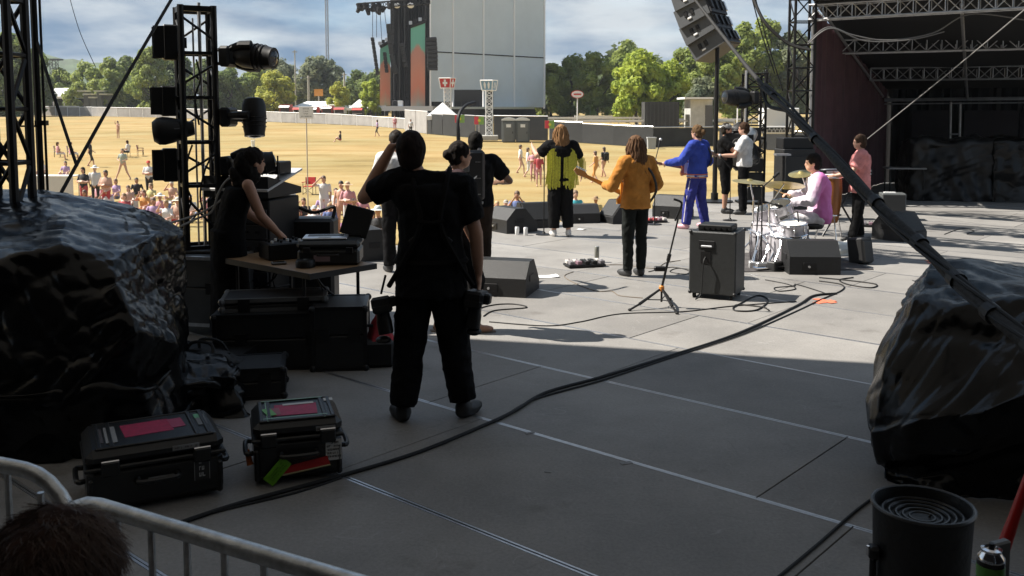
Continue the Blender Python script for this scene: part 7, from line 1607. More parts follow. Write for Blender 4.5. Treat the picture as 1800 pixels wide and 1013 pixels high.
def people():
    # photographer, back turned, left hand to his brow
    p = G(768, 738); p.z = 0; p.x -= .03
    pose = dict(ankR=(.19, .03, .085), ankL=(-.175, -.02, .085), kneeR=(.13, .05, .49), kneeL=(-.13, .03, .49), elL=(-.40, .06, 1.36), wrL=(-.235, .10, 1.66), shL=(-.20, 0, 1.45), shR=(.185, -.01, 1.42), elR=(.27, -.03, 1.15), wrR=(.285, .03, .90), head=(-.115, .02, 1.625), neck=(-.06, -.01, 1.49))
    t, J = person('photographer with two cameras seen from behind, hand raised to his brow', p, R(4), 1.86, pose, 'tan', KB, DEN, (.015, .015, .016), (.018, .012, .010), 'short', 'short', 1.09, .010, hands={'L': (.9, .1, -.2), 'Ld': (.75, .25, .25), 'toeR': (.75, 1, 0), 'toeL': (-.45, 1, 0)}, loose=.022, leg_loose=.034, extra_hem=-.16, curl=.25, pants_len=.97)
    # close fitting beanie of hair is widened by a cap
    q = MB(); q.ell(J['head'] + Vector((0, -.01, .03)), (.092, .106, .106), None, 18, 12); mesh_obj('cap', remeshed(q, .011, 2), cloth('cap_black', (.009, .009, .009)), t)
    lea = mat('harness_leather', (.006, .0055, .0055), .9, spec=.15)
    for s in (-1, 1):
        q = MB(); q.tube(curve_pts([(s * .10, .13, 1.40), (s * .115, .02, 1.535), (s * .09, -.125, 1.42), (s * .06, -.165, 1.22), (s * .15, -.15, 1.02), (s * .25, -.06, .84)], 6), .016, 6); q.build('harness_strap', lea, t, smooth=True)
        q = MB(); q.rbox((s * .10, -.163, 1.13), (.055, .012, .03), .004, Matrix.Rotation(s * .7, 3, 'Y')); q.build('harness_buckle', blackm, t)
    q = MB(); q.tube(curve_pts([(-.08, -.168, 1.24), (0, -.175, 1.23), (.08, -.168, 1.24)], 5), .014, 6); q.build('harness_cross', lea, t)
    q = MB(); q.tube([(.205 * math.cos(a), .155 * math.sin(a), .985) for a in [i * 2 * math.pi / 24 for i in range(24)]], .022, 6, closed=True); q.build('belt', lea, t, smooth=True)
    Mw = Matrix.LocRotScale(t.location, t.rotation_euler, t.scale)
    cl = thing('hanging_camera', 'black camera with lens hanging at the photographer left hip', 'camera', Mw @ Vector((-.30, -.02, .73)), R(10)); camera_body(cl, (0, 0, 0), 1.15, (.15, -.2, -1)); q = MB(); q.ell((.01, -.03, -.23), (.05, .05, .025), None, 14, 6); q.build('lens_hood', black, cl); q = MB(); q.cyl((0, 0, .06), (.03, 0, .18), .008, n=6); q.build('strap', lea, cl)
    cr = thing('hanging_camera', 'black camera with lens hanging at the photographer right hip', 'camera', Mw @ Vector((.27, -.03, .76)), R(-15)); camera_body(cr, (0, 0, 0), 1.15, (-.1, -.1, -1)); q = MB(); q.ell((-.01, -.015, -.22), (.05, .05, .025), None, 14, 6); q.build('lens_hood', black, cr); q = MB(); q.cyl((0, 0, .06), (-.02, 0, .18), .008, n=6); q.build('strap', lea, cr)
    # woman behind him, profile to the right
    p = G(808, 584); p.z = 0; t, J = person('dark haired woman in profile half hidden behind the photographer', p + Vector((-.02, 0, 0)), R(-72), 1.72, dict(ankR=(.08, .16, .085), kneeR=(.09, .16, .49), ankL=(-.10, -.16, .085), kneeL=(-.10, -.02, .49), head=(0, .04, 1.625)), 'tan', cloth('dark_vest', (.03, .018, .02)), KB, None, (.012, .009, .008), 'bun', 'none', .95, .013, pants_len=.6)
    for s, c in (('R', J['ankR']), ('L', J['ankL'])):
        q = MB(); q.rbox(c + Vector((0, .055, -.078)), (.085, .25, .018), .008); q.build('sandal', mat('sandal', (.16, .12, .09), .7), t)
    # white shirted man with cap behind the photographer's raised arm
    p = Vector((P(697, 300, 11.6).x, 11.6, 0)); person('man in white shirt and black cap behind the photographer raised arm', p, R(20), 1.74, dict(elR=(.26, .12, 1.14), wrR=(.1, .3, 1.2), elL=(-.25, .12, 1.14), wrL=(-.08, .3, 1.2)), 'tan', cloth('white', (.62, .62, .62)), DEN, (.02, .02, .02), (.02, .015, .012), 'short', 'short', 1.0, .015, hat=('cap', (.012, .012, .012)))
    # steadicam operator
    p = Vector((P(836, 300, 10.7).x, 10.7, 0)); t, J = person('camera operator in black wearing a stabiliser harness', p, R(8), 1.74, dict(elR=(.40, .05, 1.20), wrR=(.30, .28, 1.17), elL=(-.30, .08, 1.12), wrL=(-.15, .3, 1.1), ankR=(.09, 0, .085), ankL=(-.12, .08, .085)), 'dark', KB, cloth('brown_trousers', (.028, .019, .014)), (.03, .025, .02), (.010, .009, .008), 'short', 'short', 1.05, .013, loose=.03)
    rig = thing('camera_rig', 'black stabiliser rig with curved boom over the operator shoulder', 'camera rig', p + Vector((-.08, -.14, .95)), R(8)); web = mat('rig_black', (.014, .014, .015), .5)
    q = MB(); q.rbox((0, -.07, .33), (.36, .12, .56), .03); q.build('back_plate', web, rig); q = MB(); q.rbox((-.06, -.11, .42), (.13, .06, .10), .01); q.build('battery', mat('battery_grey', (.09, .09, .09), .5), rig)
    q = MB(); q.rbox((.06, -.10, .22), (.16, .05, .12), .01); q.build('power_box', web, rig); 
    q = MB(); q.tube(curve_pts([(-.14, -.09, .24), (-.03, -.13, .25), (.06, -.13, .30), (.13, -.1, .38)], 6), .010, 6); q.build('white_lead', white, rig)
    q = MB(); q.tube(curve_pts([(-.16, -.09, .05), (0, -.11, .04), (.16, -.08, .02)], 6), .018, 6); q.build('waist_strap', mat('strap_grey', (.3, .3, .3), .6), rig)
    q = MB(); q.tube(curve_pts([(-.10, -.06, .55), (-.115, -.06, .85), (-.10, -.02, 1.0), (-.02, .1, 1.1), (.10, .25, 1.14)], 6), [.022]*7 + [.019]*18, 8); q.build('boom', web, rig, smooth=True)
    for x in (-.13, .13): q = MB(); q.tube(curve_pts([(x, -.07, .52), (x, .05, .62), (x, .2, .55)], 5), .022, 6); q.build('shoulder_strap', web, rig)
    for z in (.12, .3, .48): q = MB(); q.rbox((.10, -.115, z), (.07, .03, .02), .005); q.build('clasp', alu, rig)
    # woman at the table, leaning in
    p = G(408, 600); p.z = 0; t, J = person('woman in a long black dress leaning over the table', p + Vector((0, .05, 0)), R(-62), 1.72, dict(pelvis=(0, -.03, .94), chest=(0, .07, 1.28), neck=(0, .15, 1.45), head=(0, .215, 1.575), shR=(.17, .12, 1.39), shL=(-.17, .10, 1.39), elR=(.20, .22, 1.12), wrR=(.12, .40, .93), elL=(-.22, .2, 1.1), wrL=(-.14, .42, .95)), 'tan', None, None, (.012, .012, .012), (.014, .010, .009), 'short', 'none', .95, .013, dress=KB, hands={'R': (0, 0, -1), 'L': (0, 0, -1)})
    q = MB(); q.ell(J['head'] + Vector((0, -.06, -.05)), (.085, .09, .15), Matrix.Rotation(R(25), 3, 'X'), 14, 10); q.ell(J['head'] + Vector((0, -.13, -.17)), (.06, .05, .14), Matrix.Rotation(R(30), 3, 'X'), 12, 10); me = remeshed(q, .012, 2); wrinkle(me, .02, 22); mesh_obj('hair_back', me, MATS[[k for k in MATS if k.startswith('hair_')][-1]], t)
    # singer with fringed jacket
    p = G(985, 416); p.z = 0; t, J = person('long haired singer in a black shirt with yellow green fringe', p, R(6), 1.76, dict(ankR=(.13, 0, .085), ankL=(-.10, .02, .085), elL=(-.36, .12, 1.28), wrL=(-.40, .34, 1.40), elR=(.34, .06, 1.18), wrR=(.36, .16, .98)), 'light', KB, KB, (.62, .60, .58), (.20, .11, .05), 'long', 'short', 1.05, .013, loose=.035, leg_loose=.038, extra_hem=-.05, pants_len=.93)
    fr = mat('fringe_lime', (.42, .40, .035), .7, nz=.35, nscale=40); q = MB(); rn = random.Random(4)
    for side in (-1, 1):
        for i in range(46):
            u = i / 45; x = side * (.03 + .20 * u); top = 1.20 + .20 * math.sqrt(max(0, 1 - ((u - .45) / .62) ** 2)); ln = top - (.74 + .06 * rn.random() + .10 * abs(u - .5)); yb = -.155 + .05 * u * u; w = .0065; sw = rn.uniform(-.02, .02)
            if i % 7 in (5, 6) or rn.random() < .12: continue
            pts = [(x, yb, top), (x + sw * .4, yb - .02, top - ln * .5), (x + sw + side * .02 * u, yb - .01 + rn.uniform(-.01, .01), top - ln)]
            vs = [];
            for pp in pts: vs += [(pp[0] - w, pp[1], pp[2]), (pp[0] + w, pp[1], pp[2]), (pp[0] + w, pp[1] + .004, pp[2]), (pp[0] - w, pp[1] + .004, pp[2])]
            q.add(vs, [(0, 1, 5, 4), (4, 5, 9, 8), (1, 2, 6, 5), (5, 6, 10, 9), (3, 0, 4, 7), (7, 4, 8, 11), (2, 3, 7, 6), (6, 7, 11, 10)])
    for i in range(26):
        k = i / 25; a = J['shR'] + (J['elR'] - J['shR']) * k; q.box(a + Vector((.065, -.05 + .03 * (i % 3), -.14)), (.010, .005, .26 + .06 * rn.random()))
    stuff(q.build('fringe', fr, t))
    # orange jacket guitarist
    p = G(1116, 486); p.z = 0; OR = cloth('orange', (.42, .18, .04)); t, J = person('long haired guitarist in an orange jacket and black trousers', p, R(28), 1.70, dict(ankR=(.09, 0, .085), ankL=(-.08, .04, .085), elL=(-.31, .06, 1.13), wrL=(-.255, .29, 1.13), elR=(.27, -.08, 1.15), wrR=(.12, .18, 1.0), head=(0, .03, 1.62)), 'light', OR, cloth('black_green', (.012, .014, .013)), (.03, .03, .03), (.10, .055, .030), 'long', 'long', .94, .012, loose=.024, extra_hem=-.08, leg_loose=.010, hands={'L': (.4, .2, .8)})
    guitar('electric guitar with a tan neck held by the orange jacket guitarist', t, (.08, .225, .97), (-.82, .22, .40), (.45, .20, .03), (.42, .22, .06))
    # blue tracksuit guitarist
    p = G(1224, 402); p.z = 0; BL = cloth('blue', (.035, .06, .30)); NV = cloth('navy', (.035, .04, .20)); t, J = person('guitarist in a blue tracksuit with hair tied in a bun', p, R(48), 1.74, dict(ankR=(.19, -.06, .085), kneeR=(.14, .0, .49), ankL=(-.17, .10, .085), kneeL=(-.12, .08, .49), elL=(-.28, .14, 1.16), wrL=(-.36, .38, 1.12), elR=(.28, -.06, 1.14), wrR=(.10, .20, 1.05)), 'light', BL, NV, (.55, .30, .34), (.10, .06, .03), 'bun', 'long', .98, .014, loose=.028, extra_hem=-.06, leg_loose=.03)
    guitar('electric guitar with a brown neck held by the blue tracksuit guitarist', t, (.08, .215, 1.02), (-.86, .42, .16), (.30, .10, .04), (.28, .12, .05))
    for dz, c in ((-.045, (.6, .25, .10)), (-.02, (.6, .58, .55)), (.005, (.5, .12, .05))):
        q = MB(); q.tube([(.203 * math.cos(a), .158 * math.sin(a), .93 + dz) for a in [i * 2 * math.pi / 28 for i in range(28)]], .010, 6, closed=True); q.build('waistband', cmat('band', c, rough=.8), t, smooth=True)
    for s in ('R', 'L'):
        sx = 1 if s == 'R' else -1; q = MB(); q.tube([J['hip' + s] + Vector((sx * .10, 0, 0)), J['knee' + s] + Vector((sx * .085, 0, 0)), J['ank' + s] + Vector((sx * .072, 0, .04))], .012, 5); q.build('side_stripe', cmat('stripe', (.5, .45, .45), rough=.8), t)
    # camera operator at the front and the guitarist in the white tee
    p = G(1273, 375); p.z = 0; t, J = person('camera operator in black with cap filming beside the white tee guitarist', p, R(-105), 1.74, dict(elR=(.27, .18, 1.22), wrR=(.12, .34, 1.42), elL=(-.27, .18, 1.22), wrL=(-.05, .36, 1.38)), 'tan', KB, KB, (.02, .02, .02), (.02, .016, .012), 'short', 'short', 1.08, .015, pants_len=.62, loose=.025, hat=('cap', (.20, .20, .20)))
    vc = thing('video_camera', 'black shoulder video camera held by the operator in black', 'camera', p + Vector((.16, -.05, 1.46)), R(-105)); q = MB(); q.rbox((0, .0, .02), (.12, .38, .17), .02); q.build('body', black, vc); q = MB(); q.cyl((0, .19, .02), (0, .36, .02), .05, .06, 12); q.build('lens', blackm, vc); q = MB(); q.rbox((0, .05, .13), (.05, .16, .05), .01); q.build('viewfinder', blackm, vc)
    p = G(1306, 377); p.z = 0; t, J = person('guitarist in a white tee with dark hair, profile left', p, R(72), 1.76, dict(elR=(.28, .02, 1.15), wrR=(.12, .24, 1.06), elL=(-.27, .16, 1.14), wrL=(-.30, .38, 1.14)), 'light', cloth('white', (.62, .62, .62)), DEN, (.02, .02, .02), (.045, .025, .015), 'short', 'short', 1.02, .015, loose=.026)
    guitar('dark electric guitar held by the guitarist in the white tee', t, (.08, .215, 1.02), (-.80, .45, .22), (.03, .02, .02), (.10, .05, .03))
    # drummer
    q0 = P(1440, 405, 12.55); seat = Vector((q0.x, 12.55, .0)); MG = bpy.data.materials.new('cloth_magenta'); t, J = person('drummer seated in a pale and magenta shirt, profile left', seat, R(82), 1.76, dict(pelvis=(0, 0, .60), hipR=(.09, .02, .57), hipL=(-.09, .02, .57), kneeR=(.20, .42, .55), kneeL=(-.18, .42, .55), ankR=(.20, .50, .095), ankL=(-.20, .46, .095), chest=(0, .02, .96), neck=(0, .05, 1.15), head=(0, .11, 1.29), shR=(.18, .04, 1.09), shL=(-.18, .04, 1.09), elR=(.27, .14, .84), wrR=(.14, .36, .86), elL=(-.27, .16, .82), wrL=(-.12, .38, .78)), 'light', drummer_shirt(), cloth('white_trousers', (.6, .58, .6)), (.6, .6, .6), (.015, .011, .009), 'short', 'long', 1.0, .014, loose=.03, shirt_hem=.8, hands={'R': (0, 0, -1), 'L': (0, 0, -1)}, curl=1.0)
    for a, b in (((.14, .42, .86), (.02, .72, .98)), ((-.12, .44, .78), (-.02, .74, .74))):
        w0 = Matrix.LocRotScale(t.location, t.rotation_euler, t.scale) @ Vector(a); w1 = Matrix.LocRotScale(t.location, t.rotation_euler, t.scale) @ Vector(b); q = MB(); q.tube([w0 - (w1 - w0) * .2, w1], [.008, .005], 6); q.ell(w1, (.008, .008, .008), nu=6, nv=5); o = q.build('drum_stick', mat('stick_wood', (.6, .42, .22), .5), world=True, loc=w0); tag(o, 'upper drum stick in the drummer right hand' if a[0] > 0 else 'lower drum stick in the drummer left hand', 'drum stick', 'drum sticks')
    # pink shirt player
    p = G(1508, 424); p.z = 0; person('player in a pink shirt standing behind the keyboard', p, R(74), 1.62, dict(elR=(.25, .12, 1.16), wrR=(.12, .36, 1.10), elL=(-.25, .14, 1.16), wrL=(-.2, .38, 1.10), ankR=(.16, -.05, .085), ankL=(-.12, .1, .085)), 'light', cloth('pink', (.60, .24, .23)), KB, (.02, .02, .02), (.05, .03, .02), 'short', 'short', 1.0, .014, loose=.04, extra_hem=-.12)
    # spectator's head at the lower left corner
    c = P(84, 1042, 1.32); t, J = person('head of a brown haired spectator at the lower left corner', (c.x, c.y, c.z - 1.655), R(-12), 1.75, None, 'light', cloth('dark_top', (.02, .015, .015)), DEN, (.02, .02, .02), (.030, .016, .012), 'short', 'short', 1.0, .014)
    rn = random.Random(8); q = MB(); H = J['head']
    for i in range(11000):
        d = Vector((rn.gauss(0, 1), rn.gauss(0, 1), rn.gauss(.35, 1))); d.normalize()
        if d.z < -.45 or (d.y > .45 and d.z < .35): continue
        p0 = H + Vector((0, -.012, .03)) + Vector((d.x * .083, d.y * .100, d.z * .100)); tang = Vector((-d.y * .4 + rn.gauss(0, .45), -.5 + d.x * .2 + rn.gauss(0, .35), -.9)); tang = (tang - d * tang.dot(d)).normalized(); L_ = rn.uniform(.03, .07)
        q.tube([p0, p0 + d * .003 + tang * L_ * .5, p0 + d * rn.uniform(-.006, .003) + tang * L_], [.0007, .0006, .0002], 3)
    stuff(q.build('hair_strands', cmat('hair', (.055, .032, .026), rough=.5), t, fix=False))
def drummer_shirt():  # magenta cloth; sunlight on its front is painted in as a pale tone
    m = bpy.data.materials.new('cloth_sunlit_front'); m.use_nodes = True; t = m.node_tree; L = t.links.new; b = t.nodes['Principled BSDF']; b.inputs['Roughness'].default_value = .85
    tc = N(t, 'ShaderNodeTexCoord'); sp = N(t, 'ShaderNodeSeparateXYZ'); L(tc.outputs['Object'], sp.inputs[0]); n = N(t, 'ShaderNodeTexNoise'); n.inputs['Scale'].default_value = 6; L(tc.outputs['Object'], n.inputs['Vector'])
    ad = N(t, 'ShaderNodeMath', operation='MULTIPLY_ADD'); L(n.outputs[0], ad.inputs[0]); ad.inputs[1].default_value = .12; L(sp.outputs[1], ad.inputs[2])
    r = N(t, 'ShaderNodeValToRGB'); L(ad.outputs[0], r.inputs[0]); e = r.color_ramp.elements; e[0].position = .09; e[0].color = (.55, .16, .42, 1); e[1].position = .22; e[1].color = (.58, .54, .60, 1); L(r.outputs[0], b.inputs['Base Color']); return m
def guitar(label, owner, c, nd, bodyc, neckc):
    "c: body centre in the owner's frame, nd: neck direction; the face looks forward (+y)"
    M = Matrix.LocRotScale(owner.location, owner.rotation_euler, owner.scale); w = M @ Vector(c); t = thing('electric_guitar', label, 'guitar', w, owner.rotation_euler.z, 'guitars being played')
    d = Vector(nd).normalized(); f = Vector((0, 1, 0)); f = (f - d * f.dot(d)).normalized(); u = f.cross(d); Mx = Matrix((d, f, u)).transposed().to_4x4()
    out = [(.17, .05), (.20, .12), (.15, .155), (.06, .12), (-.04, .14), (-.15, .175), (-.23, .12), (-.245, 0), (-.22, -.12), (-.14, -.17), (-.03, -.13), (.06, -.12), (.13, -.15), (.16, -.10), (.14, -.04)]
    q = MB(); q.prism(out, .042, Mx); q.build('body', cmat('guitar', bodyc, rough=.25, nz=.15), t)
    q = MB(); q.prism([(-.08, -.09), (.1, -.10), (.11, .08), (-.02, .10), (-.1, .02)], .046, Mx); q.build('pickguard', cmat('guard', (.5, .48, .42), rough=.4), t)
    q = MB(); q.prism([(.10, .028), (.62, .021), (.62, -.021), (.10, -.028)], .025, Mx @ Matrix.Translation((0, .018, 0))); q.build('neck', cmat('neck', neckc, rough=.4), t)
    q = MB(); q.prism([(.62, .022), (.66, .045), (.79, .04), (.80, .0), (.74, -.035), (.62, -.022)], .018, Mx @ Matrix.Translation((0, .012, 0))); h = q.build('headstock', cmat('neck', neckc, rough=.4), t)
    for i in range(6): q = MB(); q.cyl(Mx @ Vector((.655 + .024 * i, .012, .045)), Mx @ Vector((.655 + .024 * i, .012, .068)), .007, n=6); q.build('tuner', chrome, h)
    for x in (-.12, -.03, .05): q = MB(); q.box(Mx @ Vector((x, .026, 0)), (.022, .012, .075), Mx.to_3x3()); q.build('pickup', black, t)
    q = MB(); q.tube(curve_pts([Mx @ Vector((.16, -.02, .12)), Vector((-.12, -.05, .42)), Vector((.0, -.34, .38)), Vector((.12, -.36, .12)), Mx @ Vector((-.24, -.02, 0))], 7), .016, 5); q.build('strap', mat('strap_black', (.015, .015, .015), .7), t)
people()
# ================================================================ crowd on the field
def crowd_mesh(kind, seed, fat=1.0):
    rn = random.Random(seed); J = {k: Vector(v) for k, v in BASE.items()}; bits = []
    def up(**k):
        for a, v in k.items(): J[a] = Vector(v)
    if kind == 'walk': up(ankR=(.09, .22, .085), kneeR=(.09, .18, .49), ankL=(-.09, -.22, .12), kneeL=(-.09, .02, .48), wrR=(.26, -.1, .92), wrL=(-.26, .2, .95))
    if kind == 'wide': up(ankR=(.42, .0, .085), kneeR=(.25, .03, .45), ankL=(-.40, .0, .085), kneeL=(-.24, .03, .45), elR=(.27, .05, 1.15), wrR=(.12, .2, 1.1), elL=(-.27, .05, 1.15), wrL=(-.12, .2, 1.1))
    if kind == 'brow': up(elR=(.38, .08, 1.42), wrR=(.14, .12, 1.66))
    if kind == 'armsup': up(elR=(.34, .05, 1.50), wrR=(.30, .05, 1.78), elL=(-.30, .15, 1.2), wrL=(-.15, .25, 1.35))
    if kind == 'photo': up(elR=(.26, .16, 1.30), wrR=(.10, .22, 1.56), elL=(-.26, .16, 1.30), wrL=(-.10, .22, 1.56))
    if kind == 'cross': up(elR=(.27, .05, 1.15), wrR=(-.02, .18, 1.18), elL=(-.27, .05, 1.15), wrL=(.02, .18, 1.14))
    if kind.startswith('sit'):
        dz = -.74 if kind == 'sit' else -.48
        for k in ('pelvis', 'chest', 'neck', 'head', 'shR', 'shL', 'elR', 'elL', 'wrR', 'wrL', 'hipR', 'hipL'): J[k].z += dz
        if kind == 'sit': up(kneeR=(.22, .38, .36), kneeL=(-.22, .36, .34), ankR=(.10, .55, .06), ankL=(-.08, .5, .06), elR=(.27, .12, .44), wrR=(.14, .34, .42), elL=(-.27, .12, .44), wrL=(-.12, .34, .40)); 
        else: up(kneeR=(.13, .42, .46), kneeL=(-.13, .42, .46), ankR=(.13, .46, .085), ankL=(-.13, .46, .085), wrR=(.14, .30, .55), wrL=(-.14, .30, .55))
        if kind == 'sit' and seed % 3 == 0: up(elR=(.32, .10, .62), wrR=(.14, .16, .86))
    for k in J: J[k] = J[k] + Vector((rn.uniform(-.012, .012), rn.uniform(-.012, .012), 0))
    b = MB(); P0, C0, N0 = J['pelvis'], J['chest'], J['neck']
    ringloft(b, [(P0 + Vector((0, 0, -.10)), .13*fat, .10*fat, 0), (P0, .172*fat, .125*fat, 0), (P0 * .5 + C0 * .5, .152*fat, .115*fat, 0), (C0, .175*fat, .125*fat, 0), (C0 * .4 + N0 * .6, .15*fat, .10, 0), (N0, .07, .065, 0)], 12)
    H = J['head']; capsule(b, N0, H, .05, .05, 8); b.ell(H + Vector((0, 0, .01)), (.078, .098, .118), None, 12, 9); b.ell(H + Vector((0, .092, -.015)), (.013, .02, .02), None, 6, 5)
    for s in 'RL':
        capsule(b, J['sh'+s], J['el'+s], .055*fat, .043, 8); capsule(b, J['el'+s], J['wr'+s], .043, .031, 8); b.ell(J['wr'+s] + (J['wr'+s] - J['el'+s]).normalized() * .06, (.035, .03, .05), None, 8, 6)
        capsule(b, J['hip'+s], J['knee'+s], .088*fat, .06, 8); capsule(b, J['knee'+s], J['ank'+s], .06, .042, 8); b.ell(J['ank'+s] + Vector((0, .06, -.04)), (.045, .12, .042), None, 8, 6)
    me = remeshed(b, .03, 2); return me, J
def dist_seg(p, a, b):
    d = b - a; k = max(0, min(1, (p - a).dot(d) / max(1e-9, d.dot(d)))); return (p - a - d * k).length
